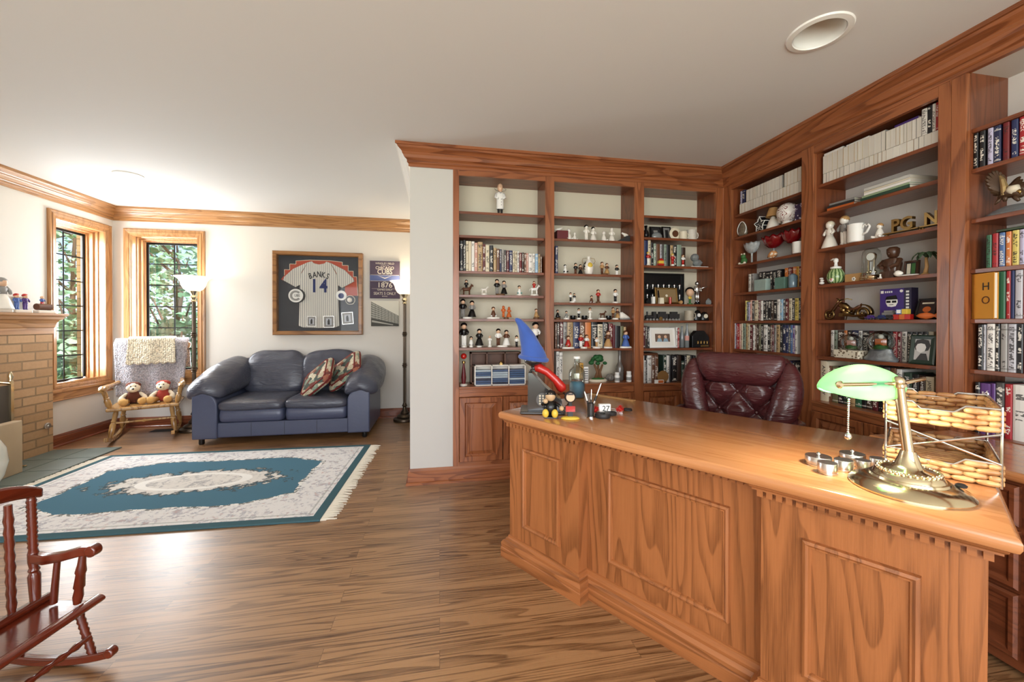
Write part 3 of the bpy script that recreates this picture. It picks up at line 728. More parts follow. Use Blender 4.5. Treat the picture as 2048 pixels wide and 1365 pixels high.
# ---- two canvas prints
CNV = mat('dark_canvas', '55485a', .8, var=.35, bump=(9, .05)); CNB = mat('blue_canvas', '56628f', .8); CNT = mat('canvas_cream', 'd8d0c0', .8)
cs = thing('canvas_sign', 'dark vintage ballpark sign with cream lettering above a smaller canvas', 'wall sign', (-.6875, YC, 1.772))
sgn = one('canvas', [CNV, CNB, CNT], lambda b: (b.box((-.183, -.035, -.238), (.183, 0, .238), 0), b.box((-.183, -.0355, -.015), (.183, -.030, .055), 1), b.box((-.175, -.0362, .057), (.175, -.030, .060), 2), b.box((-.175, -.0362, -.020), (.175, -.030, -.017), 2), b.box((-.16, -.0362, -.118), (.16, -.030, -.116), 2),
    b.prism([(-.085, .05), (0, .012), (.085, .05), (0, .022)], 'y', -.0365, -.030, 2)), parent=cs)
RX = Matrix.Rotation(R(90), 4, 'X')
for body, z, s, sx in (('WRIGLEY FIELD', .205, .035, .95), ('HOME OF THE', .181, .014, 1.1), ('CHICAGO', .148, .052, .95), ('CUBS', .098, .085, .9), ('EST.', -.028, .018, 1.2), ('1876', -.072, .090, 1.05), ('GAMES DAILY', -.130, .030, 1.0), ('SEATS 5 ONLY', -.178, .050, .85), ('BOXES', -.213, .018, 1.2)):
    text('sign_lettering', body, s, CNT, cs, Matrix.Translation((0, -.036, z)) @ RX, .0006, sx=sx, off=.0008 if s > .05 else 0)
cp = thing('canvas_photo', 'small black and white canvas photograph of stadium stands under the sign', 'wall picture', (-.686, YC, 1.34))
def stands(b):
    b.box((-.171, -.032, -.162), (.171, 0, .162), 0)
    y = -.033
    b.prism([(-.17, .15), (-.17, -.09), (.17, -.16), (.17, -.03)], 'y', y, -.030, 1)
    for k in range(8):
        f = k/7; b.prism([(-.17, .15-f*.20), (.17, -.03-f*.10), (.17, -.034-f*.10), (-.17, .143-f*.20)], 'y', y-.0006, y, 2)
    for k in range(9):
        x = -.16+.04*k; t = (x+.17)/.34; b.box((x-.0015, y-.0008, -.06-.08*t), (x+.0015, y, .15-.18*t), 2)
    b.prism([(-.17, -.06), (.17, -.135), (.17, -.162), (-.17, -.162)], 'y', y-.001, y, 2); b.prism([(-.16, -.085), (.10, -.14), (.10, -.15), (-.16, -.11)], 'y', y-.0016, y, 1)
one('canvas', [mat('photo_pale', 'd6d2c4', .7), mat('photo_mid', 'a8a69c', .7), mat('photo_dark', '45443f', .7)], stands, parent=cp)
# ---- the rug
def rug_mat():
    m, nt, b = newmat('oriental_rug'); tc = nt.nodes.new('ShaderNodeTexCoord'); sp = nt.nodes.new('ShaderNodeSeparateXYZ'); nt.links.new(tc.outputs['Object'], sp.inputs[0])
    x, y = E(sp.outputs[0]), E(sp.outputs[1]); ax, ay = x.abs(), y.abs()
    nz = E(noise(nt, tc.outputs['Object'], 11, 3, .6)); nf = E(noise(nt, tc.outputs['Object'], 34, 3, .6)); ng = E(noise(nt, tc.outputs['Object'], 300, 2))
    hx_, hy_ = 1.135, .762
    edge = (ax-(hx_-.055)).max(ay-(hy_-.055))            # outer teal band
    outer = edge.gt(0)
    # inner field: rectangle whose corners step inward, scalloped
    sc = ((ax*13).sin()+(ay*13).sin())*.012+(nz-.5)*.05
    fx, fy = ax-.80+sc, ay-.46+sc
    cham = (ax*.62+ay-.80)+sc*1.4
    fd = fx.max(fy).max(cham)
    field = fd.lt(0); rimf = (fd-.012).abs().lt(.014)
    # medallion with leafy rim
    el = ((x/.62).pow(2)+(y/.235).pow(2)).sqrt() if False else ((ax/.60)*(ax/.60)+(ay/.225)*(ay/.225)).sqrt()
    leaf = el+(nz-.5)*1.25+(nf-.5)*.35
    med = leaf.lt(.95); medl = (leaf-.95).abs().lt(.07)
    inner = ((ax/.36)*(ax/.36)+(ay/.15)*(ay/.15)).sqrt()
    ring = (inner-1).abs().lt(.10)
    flor = ((nf.step(.50, .56))*(nz.step(.35, .6)))
    cream = mixc(nt, flor*.7, lin('e9e6e4'), lin('a7a6b0'))
    cream = mixc(nt, (nf.gt(.63))*.5, cream, lin('c79f96'))
    teal = mixc(nt, ng*.35, lin('557b8e'), lin('3f6274'))
    c = mixc(nt, field, cream, teal)
    c = mixc(nt, rimf*.75, c, mixc(nt, nf.gt(.5), lin('f2efe9'), lin('55584f')))
    c = mixc(nt, field*med, c, mixc(nt, flor*.6, lin('e2ddd6'), lin('8f8d92')))
    c = mixc(nt, field*medl*.7, c, lin('4a4a46'))
    c = mixc(nt, field*ring*.9, c, lin('f6f3ee'))
    b1 = ((edge+.035).abs()).lt(.006)
    c = mixc(nt, b1*.5, c, lin('8f938f'))
    c = mixc(nt, outer, c, mixc(nt, ng*.4, lin('4a6870'), lin('38525a')))
    nt.links.new(c, b.inputs['Base Color']); b.inputs['Roughness'].default_value = 1; b.inputs['Specular IOR Level'].default_value = .1
    bp = nt.nodes.new('ShaderNodeBump'); bp.inputs['Strength'].default_value = .5; bp.inputs['Distance'].default_value = .006
    nt.links.new((ng*.5+field*.3+nf*.3).v, bp.inputs['Height']); nt.links.new(bp.outputs[0], b.inputs['Normal'])
    return m
rug = thing('rug', 'teal and cream oriental rug with fringe in front of the sofa', 'rug', (-1.83, 3.395, 0), R(-2))
one('pile', rug_mat(), lambda b: b.box((-1.135, -.762, 0), (1.135, .762, .013)), parent=rug, bevel=.004)
def fringe(b, s):
    rnd = random.Random(5+s)
    n = 120
    for k in range(n):
        y = -.755+1.51*(k+.5)/n; l = rnd.uniform(.075, .105); dy = rnd.uniform(-.016, .016)
        b.tube([(s*1.13, y, .006), (s*(1.13+l*.5), y+dy*.4, .0065), (s*(1.13+l), y+dy, .003)], [.0045, .0055, .003], 5)
    b.box((s*1.125, -.755, .001), (s*1.17, .755, .007))
for s in (-1, 1): tag(one('fringe', mat('fringe_wool', 'e2d9c8', .95), lambda b: fringe(b, s), parent=rug), kind='stuff')
# ---- big rocking chair by the window
def knit(name, col, sc=75):
    m, nt, b = newmat(name); tc = nt.nodes.new('ShaderNodeTexCoord')
    vo = nt.nodes.new('ShaderNodeTexVoronoi'); vo.inputs['Scale'].default_value = sc; vo.inputs['Randomness'].default_value = .55; nt.links.new(tc.outputs['Object'], vo.inputs['Vector'])
    d = E(vo.outputs['Distance'])
    nt.links.new(mixc(nt, d.step(.3, .75)*.65, lin(col), tuple(x*.3 for x in lin(col)[:3])+(1,)), b.inputs['Base Color']); b.inputs['Roughness'].default_value = 1
    bp = nt.nodes.new('ShaderNodeBump'); bp.inputs['Strength'].default_value = 1; bp.inputs['Distance'].default_value = .012
    nt.links.new((1-d).v, bp.inputs['Height']); nt.links.new(bp.outputs[0], b.inputs['Normal'])
    MATS[name] = m; return m
RW = maple('z')
rc = thing('rocking_chair', 'large wooden rocking chair by the windows under a grey knitted throw', 'rocking chair', (-3.13, 4.97, 0), R(24))
# local: +x right as seated viewer faces it, front = -y
LEGP = [(0, .014), (.12, .017), (.2, .024), (.45, .026), (.55, .018), (.58, .025), (.62, .018), (.85, .022), (1, .016)]
for s in (-1, 1):
    def rocker(b):
        pts = []
        for k in range(15):
            y = -.42+.86*k/14; pts.append((s*.25, y, .022+(y+.02)**2*.36))
        rr = [[(p[0]-.016, p[1], p[2]-.022), (p[0]+.016, p[1], p[2]-.022), (p[0]+.016, p[1], p[2]+.018), (p[0]-.016, p[1], p[2]+.018)] for p in pts]
        b.rings(rr)
    one('rocker', RW, rocker, parent=rc, bevel=.006)
    for y0, y1, z0 in ((-.26, -.19, .055), (.22, .14, .05)):
        one('leg', RW, lambda b: b.turned(LEGP, (s*.25, y0, z0), (s*.215, y1, .325), 12), parent=rc, smooth=True)
    one('arm', RW, lambda b: b.tube([(s*.262, .235, .57), (s*.285, .06, .555), (s*.30, -.12, .555), (s*.305, -.25, .55), (s*.305, -.28, .535)], [.018, .022, .026, .034, .02], 10), parent=rc, smooth=True)
    one('arm_post', RW, lambda b: b.turned(LEGP, (s*.26, -.20, .335), (s*.30, -.235, .54), 12), parent=rc, smooth=True)
    one('back_post', RW, lambda b: b.turned([(0, .017), (.3, .024), (.5, .017), (.55, .024), (.6, .017), (1, .014)], (s*.24, .185, .335), (s*.29, .36, .95), 12), parent=rc, smooth=True)
one('seat', RW, lambda b: b.box((-.285, -.26, .318), (.285, .25, .353)), parent=rc, bevel=.014, bseg=3)
one('stretcher', RW, lambda b: b.turned([(0, .009), (.2, .012), (.46, .011), (.5, .019), (.54, .011), (.8, .012), (1, .009)], (-.24, -.235, .2), (.24, -.235, .2), 10), parent=rc, smooth=True)
one('crest_rail', RW, lambda b: b.prism([(-.33, .92), (-.34, .97), (-.30, 1.0), (0, 1.02), (.30, 1.0), (.34, .97), (.33, .92), (0, .93)], 'y', .345, .375), parent=rc, bevel=.008)
for k in range(6): one('spindle', RW, lambda b: b.turned([(0, .009), (.5, .012), (1, .008)], (-.17+.068*k, .19, .345), (-.19+.076*k, .355, .94), 8), parent=rc, smooth=True)
KN = knit('grey_knit', 'b9b6bd'); KC = knit('cream_crochet', 'e9dfc6', 55)
def throw(b):
    def fn(u, v):
        x = -.315+.63*u; t = v
        if t < .5:   # front fall
            f = t/.5; z = .44+.58*f; y = .20+(z-.44)*.165-.045+.012*math.sin(u*17+f*2)-.01*math.sin(u*5)
            x *= .90+.12*f
        elif t < .6: f = (t-.5)/.1; z = 1.02+.018*math.sin(f*PI); y = .297+.10*f
        else: f = (t-.6)/.4; z = 1.02-.34*f; y = .395+.02*math.sin(u*13+f*3); x *= 1+.05*f
        if t < .5: z -= .05*math.sin(u*PI*1.0+.6)*(1-t/.5)
        return (x, y, z)
    b.grid(fn, 40, 36)
tag(one('knit_throw', KN, throw, smooth='all', solid=.012, loc=rc.location, rz=R(24)), 'grey knitted throw draped over the back of the large rocking chair', 'throw blanket')
def doily(b):
    def fn(u, v):
        x = -.20+.40*u; sca = .018*abs(math.sin(u*PI*6))
        if v < .8: f = v/.8; z = 1.035-.27*(1-f)-sca*(1-f); y = .20+(z-.44)*.165-.068+.004*math.sin(u*11); x *= 1.06-.06*f
        else: f = (v-.8)/.2; z = 1.035+.022*math.sin(f*PI); y = .230+.175*f
        return (x, y, z)
    b.grid(fn, 48, 20)
tag(one('crochet_cloth', KC, doily, smooth='all', solid=.008, loc=rc.location, rz=R(24)), 'small cream crocheted cloth with scalloped hem over the grey throw', 'crochet cloth')
PL1 = mat('plush_brown', '5f3324', 1, bump=(90, .4)); PL2 = mat('plush_tan', 'c59a5c', 1, bump=(90, .4)); PL3 = mat('plush_cream', 'e6d9c0', 1, bump=(90, .4)); PL4 = mat('plush_red', 'a14034', 1, bump=(90, .4))
def plush(x, lb, cap, bodym, rz):
    L = rc.matrix_basis if False else Matrix.Translation(rc.location) @ Matrix.Rotation(R(24), 4, 'Z')
    p = L @ Vector((x, -.03, .353))
    t = thing('plush_toy', lb, 'soft toy', p, R(24)+rz, 'soft toys on the rocking chair'); t.scale = (.86, .86, .86)
    one('body', bodym, lambda b: pillow(b, (0, .03, .075), (.15, .13, .16), .9, .9, 16, 10), parent=t, smooth='all')
    for s in (-1, 1):
        one('leg', PL2, lambda b: b.tube([(s*.05, .0, .035), (s*.075, -.09, .035), (s*.085, -.15, .045), (s*.085, -.17, .05)], [.03, .032, .045, .02], 10), parent=t, smooth='all')
        one('arm', PL3, lambda b: b.tube([(s*.06, .02, .12), (s*.10, -.02, .09), (s*.105, -.06, .05), (s*.10, -.075, .045)], [.022, .022, .035, .015], 10), parent=t, smooth='all')
    h = one('head', PL3, lambda b: b.ball((0, .0, .20), .068, 18, None, 1.0, .92, .92), parent=t, smooth='all')
    one('muzzle', PL3, lambda b: (b.ball((0, -.06, .185), .03, 12)), parent=h, smooth='all')
    one('nose', M_BLACK, lambda b: (b.ball((0, -.088, .192), .011, 8), b.ball((-.022, -.058, .222), .007, 8), b.ball((.022, -.058, .222), .007, 8)), parent=h, smooth='all')
    one('cap', cap, lambda b: pillow(b, (0, .018, .225), (.145, .12, .085), .9, .9, 16, 8), parent=h, smooth='all')
plush(-.115, 'cream soft toy with tan legs on the left of the chair seat', PL1, PL1, R(8))
plush(.125, 'cream soft toy with red outfit on the right of the chair seat', PL4, PL4, R(-8))
# ---- small cherry rocking chair in the left foreground
CH = cherry('z'); CX_ = cherry('x')
ang = math.atan2(CR.y, CR.x)
kc = thing('child_rocking_chair', 'small glossy cherry-red rocking chair with turned posts in the left foreground', 'rocking chair', (0, 0, 0), ang)
# local x = way the chair faces, local y = away from the camera; far side post line at y=0
org = atz(150, 1330, 0); kc.location = (org.x, org.y, 0)
TW = [(0, .010)]+[(.08+.84*i/16, .0135 if i % 2 else .0105) for i in range(17)]+[(1, .010)]
ND = .33      # seat width towards the camera
for y in (0, -ND):
    def rk(b):
        rr = []
        for k in range(13):
            x = -.34+.47*k/12; z = .014+(x+.09)**2*.62
            rr.append([(x, y-.012, z-.014), (x, y+.012, z-.014), (x, y+.012, z+.014), (x, y-.012, z+.014)])
        b.rings(rr)
        b.turned([(0, .017), (1, .017)], (.128, y-.0135, .046), (.128, y+.0135, .046), 14)
    one('rocker', CX_, rk, parent=kc, bevel=.004, smooth=True)
    one('leg', CH, lambda b: b.turned(TW, (.065, y, .03), (.012, y-.01*0, .195), 12), parent=kc, smooth=True)
    one('leg', CH, lambda b: b.turned(TW, (-.20, y, .02), (-.175, y, .195), 12), parent=kc, smooth=True)
    one('back_post', CH, lambda b: (b.turned([(0, .013), (.6, .017), (.66, .012), (.7, .016), (.75, .012), (.85, .015), (1, .015)], (-.138, y, .20), (-.146, y, .40), 12), b.turned([(0, .015)]+[(.08+.88*i/22, .0145 if i % 2 else .0115) for i in range(23)]+[(1, .012)], (-.146, y, .40), (-.152, y, .60), 12)), parent=kc, smooth=True)
    one('arm', CX_, lambda b: (b.rings([[(x, y-.014, z-h), (x, y+.014, z-h), (x, y+.014, z+h), (x, y-.014, z+h)] for x, z, h in ((-.146, .385, .017), (-.10, .378, .016), (-.04, .388, .015), (.03, .408, .016), (.065, .412, .015))]), b.turned([(0, .02), (1, .02)], (.068, y-.0155, .410), (.068, y+.0155, .410), 14)), parent=kc, smooth=True, bevel=.004)
    one('arm_post', CH, lambda b: b.turned([(0, .011), (.15, .015), (.3, .012), (.34, .016), (.6, .013), (.65, .016), (.8, .012), (1, .010)], (.01, y, .22), (.03, y, .395), 12), parent=kc, smooth=True)
    one('arm_spindle', CH, lambda b: b.turned([(0, .011), (1, .009)], (-.075, y, .22), (-.06, y, .375), 10), parent=kc, smooth=True)
one('seat', cherry('x'), lambda b: b.box((-.19, -ND-.03, .195), (.04, .03, .212)), parent=kc, bevel=.006)
one('seat_rail', cherry('y'), lambda b: b.rings([[(.048+.022*math.cos(a)*1.0, y, .213+.013*math.sin(a)) for a in [2*PI*i/12 for i in range(12)]] for y in (-ND-.04, .04)]), parent=kc, smooth=True)
one('rear_rail', cherry('y'), lambda b: b.tube([(-.13, -ND-.02, .222), (-.13, .035, .222)], .014, 10), parent=kc, smooth=True)
one('stretcher', cherry('y'), lambda b: b.turned([(0, .007)]+[(.05+.9*i/20, .0125 if (i % 3 == 0) else .0085) for i in range(21)]+[(1, .007)], (.055, -ND, .10), (.055, 0, .10), 10), parent=kc, smooth=True)
def crest(b):
    rr = []
    for k in range(17):
        y = .03-(ND+.06)*k/16; t = (k/16-.5)*2; z = .615+.030*(1-t*t)-.012*abs(t)**4; h = .026-.008*abs(t)**3
        rr.append([(-.152-.012, y, z-h), (-.152+.012, y, z-h), (-.152+.012, y, z+h), (-.152-.012, y, z+h)])
    b.rings(rr)
one('crest_rail', cherry('y'), crest, parent=kc, bevel=.008, smooth=True)
for k in range(4): one('back_spindle', CH, lambda b: b.turned(TW, (-.140, -.065-k*.066, .21), (-.152, -.065-k*.066, .60), 10), parent=kc, smooth=True)
# ---- by the hearth: brass tool stand, stone block, glass bowl
q0 = atx(20, 850, -3.32)
ft = thing('fireplace_screen', 'brass fireplace screen frame standing before the brick at the left edge', 'fireplace screen', (-3.50, 3.98, .0115), R(2))
one('upright', M_BRASS, lambda b: (b.box((-.012, -.012, 0), (.012, .012, .72)), b.lathe([(.016, .72), (.012, .735), (.02, .76), (.004, .80)], seg=12)), parent=ft, smooth=True)
one('top_bar', M_BRASS, lambda b: b.tube([(0, 0, .70), (0, -.18, .74), (0, -.5, .80), (0, -.9, .82)], .010, 8), parent=ft, smooth=True)
one('foot', M_BRASS, lambda b: b.box((-.10, -.012, 0), (.10, .012, .014)), parent=ft, bevel=.004)
one('mesh_panel', mat('screen_mesh', '5a5248', .5, metal=.6), lambda b: b.box((-.003, -.9, .02), (.003, -.012, .69)), parent=ft)
q1 = atx(16, 945, -3.12)
tag(one('stone_block', mat('travertine', 'c6ad8b', .6, var=.3, bump=(6, .3)), lambda b: b.box((-.03, -.34, 0), (.03, .07, .42)), loc=(-3.34, 3.785, .0115), rz=R(3), bevel=.006), 'tan travertine block on the hearth by the brass screen', 'stone block')

gv = Vector((-3.20, 3.43, 0))
gvt = thing('glass_vase', 'big frosted glass vase of dried stems at the left edge, before the travertine block', 'vase', (gv.x, gv.y, .0115))
one('vase', mat('frosted_glass', 'e3e0cf', .12, coat=.8, var=.3, bump=(8, .1)), lambda b: b.lathe([(.0, 0), (.06, 0), (.07, .01), (.11, .10), (.13, .20), (.118, .30), (.085, .37), (.07, .40), (.075, .42), (.066, .42), (.06, .40)], seg=36), parent=gvt, smooth='all')
rr = random.Random(2)
for k in range(9): one('dried_stem', mat('dried_gold', 'b59a5c', .7), lambda b: b.tube([(rr.uniform(-.03, .03), rr.uniform(-.03, .03), .39), (rr.uniform(-.05, .03), rr.uniform(-.04, .04), .45), (rr.uniform(-.09, .02), rr.uniform(-.08, .08), .50)], [.005, .005, .009], 6), parent=gvt, smooth='all')
# ================================================================== executive chair and things on the desk
def ov(px, py, P):
    """pixel to the upright plane through P facing the camera"""
    P = Vector(P); f = Vector((CFW.x, CFW.y, 0)); r = ray(px, py); return CO+r*((P-CO).dot(f)/r.dot(f))
def DW(u, v, z=DZ): return DESKM @ Vector((u, v, z))
BURG = leather('burgundy_leather', '58282a', '3c191b', .26, 9)
ec = thing('executive_chair', 'tall tufted burgundy leather executive chair behind the desk', 'office chair', DW(.735, 1.29, 0), DRZ+R(3))
def bshell(b):
    rr = []
    for k in range(17):
        t = k/16; z = .44+.59*t; w = .235+.055*math.sin(t*PI*.9)-.03*max(0, t-.8)*5*max(0, t-.8)*5
        yb = .06+.05*t; th = .07-.03*max(0, t-.85)*6
        rr.append([(w*spow(math.cos(a), .5), yb+th*spow(math.sin(a), .8), z) for a in [2*PI*i/28 for i in range(28)]])
    b.rings(rr)
one('back_shell', BURG, bshell, parent=ec, smooth='all', sub=1)
def tuft(b):
    def fn(u, v):
        x = -.19+.38*u; z = .46+.40*v
        # diamond tufting: buttons on a staggered lattice
        gx, gz = x/.10, (z-.815)/.115
        a = abs(math.sin((gx+gz)*PI/2)); c = abs(math.sin((gx-gz)*PI/2))
        d = (a*c)**.5 if a*c > 0 else 0
        return (x, -.012-.055*min(1, d*1.25)-.01*math.sin(u*PI), z)
    b.grid(fn, 48, 48)
tf = one('tufted_back', BURG, tuft, parent=ec, smooth='all')
one('button', BURG, lambda b: [b.ball((.10*i, -.03, .815-.115*j), .011, 10) for j in range(-0, 3) for i in (-1, 0, 1) if (i+j) % 2 == 0 or j == 0 and i == 0], parent=tf, smooth='all')
def headroll(b):
    rr = []
    for k in range(25):
        t = k/24*2-1; e = (1-abs(t)**9)**.5*.97+.03
        ring = []
        for i in range(24):
            a = 2*PI*i/24; ca, sa = math.cos(a), math.sin(a)
            z = .945+.098*e*spow(sa, .8); x = t*(.20+.075*(z-.85)/.19)
            y = -.045-.055*e*ca+.03
            n = MN.noise(Vector((x*14, z*3, 1)))*.006
            ring.append((x, y+n, z))
        rr.append(ring)
    b.rings(rr)
one('headrest_roll', BURG, headroll, parent=ec, smooth='all', sub=1)
for s in (-1, 1):
    one('side_bolster', BURG, lambda b: b.tube([(s*.245, .0, 1.0), (s*.262, -.01, .94), (s*.262, -.03, .86), (s*.245, -.05, .76), (s*.21, -.06, .66), (s*.19, -.06, .55), (s*.19, -.05, .47)], [.025, .05, .07, .078, .075, .068, .05], 16), parent=ec, smooth='all', sub=1)
    one('piping', BURG, lambda b: b.tube([(s*.272, -.02, .99), (s*.300, -.03, .90), (s*.308, -.03, .80), (s*.29, -.03, .70), (s*.262, -.03, .58)], .006, 6), parent=ec, smooth='all')
    one('armrest', BURG, lambda b: b.tube([(s*.27, .05, .66), (s*.31, -.08, .665), (s*.31, -.3, .655), (s*.30, -.40, .62), (s*.28, -.40, .52)], [.03, .035, .035, .03, .025], 10), parent=ec, smooth='all')
one('seat', BURG, lambda b: pillow(b, (0, -.24, .46), (.52, .54, .15), .5, .3, 32, 12, .006, 4), parent=ec, smooth='all')
one('gas_lift', M_BLACK, lambda b: b.lathe([(.06, .39), (.03, .36), (.03, .12), (.045, .10), (.045, .075)], (0, -.2, 0), 16), parent=ec, smooth=True)
for k in range(5):
    a = 2*PI*k/5+.3
    lg = one('base_leg', M_BLACK, lambda b: b.tube([(0, -.2, .10), (.17*math.cos(a), -.2+.17*math.sin(a), .095), (.29*math.cos(a), -.2+.29*math.sin(a), .07)], [.028, .024, .018], 8), parent=ec, smooth=True)
    one('caster', M_BLACK, lambda b: b.turned([(0, .026), (1, .026)], (.29*math.cos(a)-.02, -.2+.29*math.sin(a), .028), (.29*math.cos(a)+.02, -.2+.29*math.sin(a), .028), 14), parent=lg)
# ---- banker's lamp
LC = Vector((1.49, .185, DZ)); lw = DW(*LC)
bl_ = thing('desk_lamp', 'brass desk lamp with lit green glass shade on the desk', 'desk lamp', lw, math.atan2(CR.y, CR.x))
# local: x = image right, y = away
pt = lambda px, py: bl_.matrix_basis.inverted() @ Vector((0, 0, 0))
Minv = (Matrix.Translation(lw) @ Matrix.Rotation(math.atan2(CR.y, CR.x), 4, 'Z')).inverted()
def LP(px, py, dy=0.0):
    P = lw+Vector((CFW.x, CFW.y, 0))*dy; return Minv @ ov(px, py, P)
one('base', M_BRASS, lambda b: b.lathe([(.126, 0), (.127, .006), (.118, .016), (.088, .030), (.082, .030), (.080, .036), (.074, .036), (.070, .046), (.05, .058), (.036, .060), (.028, .068), (.020, .09), (.016, .105)], seg=48), parent=bl_, smooth=True)
one('pearl_ring', M_BRASS, lambda b: [b.ball((.062*math.cos(2*PI*k/30), .062*math.sin(2*PI*k/30), .052), .0062, 6, n=5) for k in range(30)], parent=bl_, smooth='all')
one('dimmer_knob', M_CHAR, lambda b: b.lathe([(.010, 0), (.012, .005), (.007, .009)], (.088, -.052, .026), 14), parent=bl_, smooth=True)
tp = LP(1797, 768); LPb = Vector((0, 0, .10))
one('stem', M_BRASS, lambda b: (b.turned([(0, .014), (.03, .0125), (.94, .0115), (.96, .017), (1, .017)], LPb, tp, 20), b.ball(tp+Vector((0, 0, .006)), .015, 14)), parent=bl_, smooth=True)
pl, pr_ = LP(1680, 770), LP(1848, 758, .06)
one('bracket', M_BRASS, lambda b: (b.tube([pl, pl*.5+tp*.5, tp, pr_], .0055, 10), b.turned([(0, .009), (.5, .011), (1, .005)], pl+Vector((0, .006, 0)), pl-Vector((0, .006, 0)), 14)), parent=bl_, smooth=True)
sc0 = LP(1723, 770, .055)
def shade_mat():
    m, nt, b = newmat('green_cased_glass'); out = nt.nodes['Material Output']
    tr = nt.nodes.new('ShaderNodeBsdfTranslucent'); tr.inputs[0].default_value = lin('dff7d8')
    b.inputs['Base Color'].default_value = lin('5fc98a'); b.inputs['Roughness'].default_value = .12; b.inputs['Coat Weight'].default_value = .5
    b.inputs['Emission Color'].default_value = lin('d4f5cc'); b.inputs['Emission Strength'].default_value = .15
    mx = nt.nodes.new('ShaderNodeMixShader'); mx.inputs[0].default_value = .55
    nt.links.new(b.outputs[0], mx.inputs[1]); nt.links.new(tr.outputs[0], mx.inputs[2]); nt.links.new(mx.outputs[0], out.inputs[0])
    return m
def shade(b):
    Lh = .125
    def fn(u, v):
        t = u*2-1; r = .064*(1-abs(t)**1.8)**.72+.0008
        a = R(-118)+R(236)*v
        return (sc0.x+t*Lh, sc0.y+r*math.sin(a)*.95, sc0.z-.006+r*math.cos(a)*.98)
    b.grid(fn, 40, 28)
one('glass_shade', shade_mat(), shade, parent=bl_, smooth='all', solid=.003)
SHADE_W = Matrix.Translation(lw) @ Matrix.Rotation(math.atan2(CR.y, CR.x), 4, 'Z') @ sc0
SHADE_C = DESKM.inverted() @ SHADE_W
c0, c1 = LP(1697, 800, .05), LP(1696, 868, .05)
def chain(b):
    for k in range(17): b.ball(c0+(c1-c0)*(k/16), .0034, 6, n=4)
pc = one('pull_chain', M_CHROME, chain, parent=bl_, smooth='all')
one('chain_ball', M_CHROME, lambda b: b.lathe([(.003, .012), (.007, .008), (.0095, 0), (.007, -.007), (.001, -.010)], c1-Vector((0, 0, .008)), 14), parent=pc, smooth='all')
# ---- silver tins
TINS = [(1636, 915, .035, .026, True, 'large silver tin with knobbed lid at the left of the tins'), (1700, 905, .034, .022, True, 'large silver tin with knobbed lid at the back of the tins'), (1639, 937, .025, .030, False, 'small silver tin nearest the desk edge'), (1679, 930, .024, .030, False, 'small silver tin in the middle, beside the front one'), (1707, 928, .020, .026, False, 'small silver tin between the middle one and the last'), (1734, 922, .022, .026, False, 'small silver tin closest to the lamp')]
TPOS = [(1.285, .235), (1.355, .365), (1.318, .165), (1.348, .232), (1.388, .285), (1.42, .345)]
for (px, py, r, h, kn, lb), (u, v) in zip(TINS, TPOS):
    t = thing('tin', lb, 'tin', DW(u, v), 0, 'silver tins on the desk')
    one('body', M_SILVER, lambda b: b.lathe([(r*.96, 0), (r, .003), (r, .006), (r*.93, .007), (r*.93, .011), (r, .012), (r, h-.002), (r*.97, h)], seg=32), parent=t, smooth=True)
    l = one('lid', M_SILVER, lambda b: b.lathe([(r*1.01, h), (r*1.01, h+.002), (r*.96, h+.004), (0, h+.004)], seg=32), parent=t, smooth=True)
    if kn: one('knob', M_CHROME, lambda b: b.lathe([(.004, h+.003), (.004, h+.006), (.007, h+.010), (.004, h+.015), (0, h+.016)], seg=12), parent=l, smooth='all')
# ---- two-tier rattan letter tray
def rattan():
    m, nt, b = newmat('rattan'); tc = nt.nodes.new('ShaderNodeTexCoord')
    n = E(noise(nt, tc.outputs['Object'], 30, 3)); n2 = E(noise(nt, mapping(nt, tc.outputs['Object'], (60, 60, 400)), 1, 2))
    nt.links.new(mixc(nt, (n.step(.35, .7)*.6+n2*.35).min(1), lin('d9ab72'), lin('8d5227')), b.inputs['Base Color']); b.inputs['Roughness'].default_value = .4; b.inputs['Coat Weight'].default_value = .2
    return m
RAT = rattan()
tr = thing('letter_tray', 'two-tier woven rattan letter tray with chrome frame beside the lamp', 'letter tray', DW(1.435, .365), DRZ+R(1))
TWd, TDp = .232, .32
rnd = random.Random(11)
def basket(b, z0, rows):
    sides = [((0, 0), (TWd, 0)), ((TWd, 0), (TWd, TDp)), ((TWd, TDp), (0, TDp)), ((0, TDp), (0, 0))]
    for k in range(rows):
        z = z0+.008+k*.0155
        for si, (p, q) in enumerate(sides):
            p, q = Vector((*p, z)), Vector((*q, z)); L = (q-p).length; n = max(3, int(L/.042)); off = .5*(k % 2)
            for i in range(n+1):
                t0, t1 = max(0, (i-off)/n), min(1, (i+1-off)/n)
                if t1-t0 < .02: continue
                if si == 0 and k == rows-1 and .28 < (t0+t1)/2 < .68: continue
                a, c = p+(q-p)*t0, p+(q-p)*t1; dz = rnd.uniform(-.002, .002)
                b.turned([(0, .0035), (.12, .0078), (.5, .009), (.88, .0078), (1, .0035)], a+Vector((0, 0, dz)), c+Vector((0, 0, -dz)), 7)
    # floor of the basket
    for i in range(12): b.tube([(.008, .012+i*.027, z0+.004), (TWd-.008, .012+i*.027, z0+.004)], .0055, 6)
for z0 in (.002, .152): one('basket', RAT, lambda b: basket(b, z0, 4), parent=tr, smooth='all')
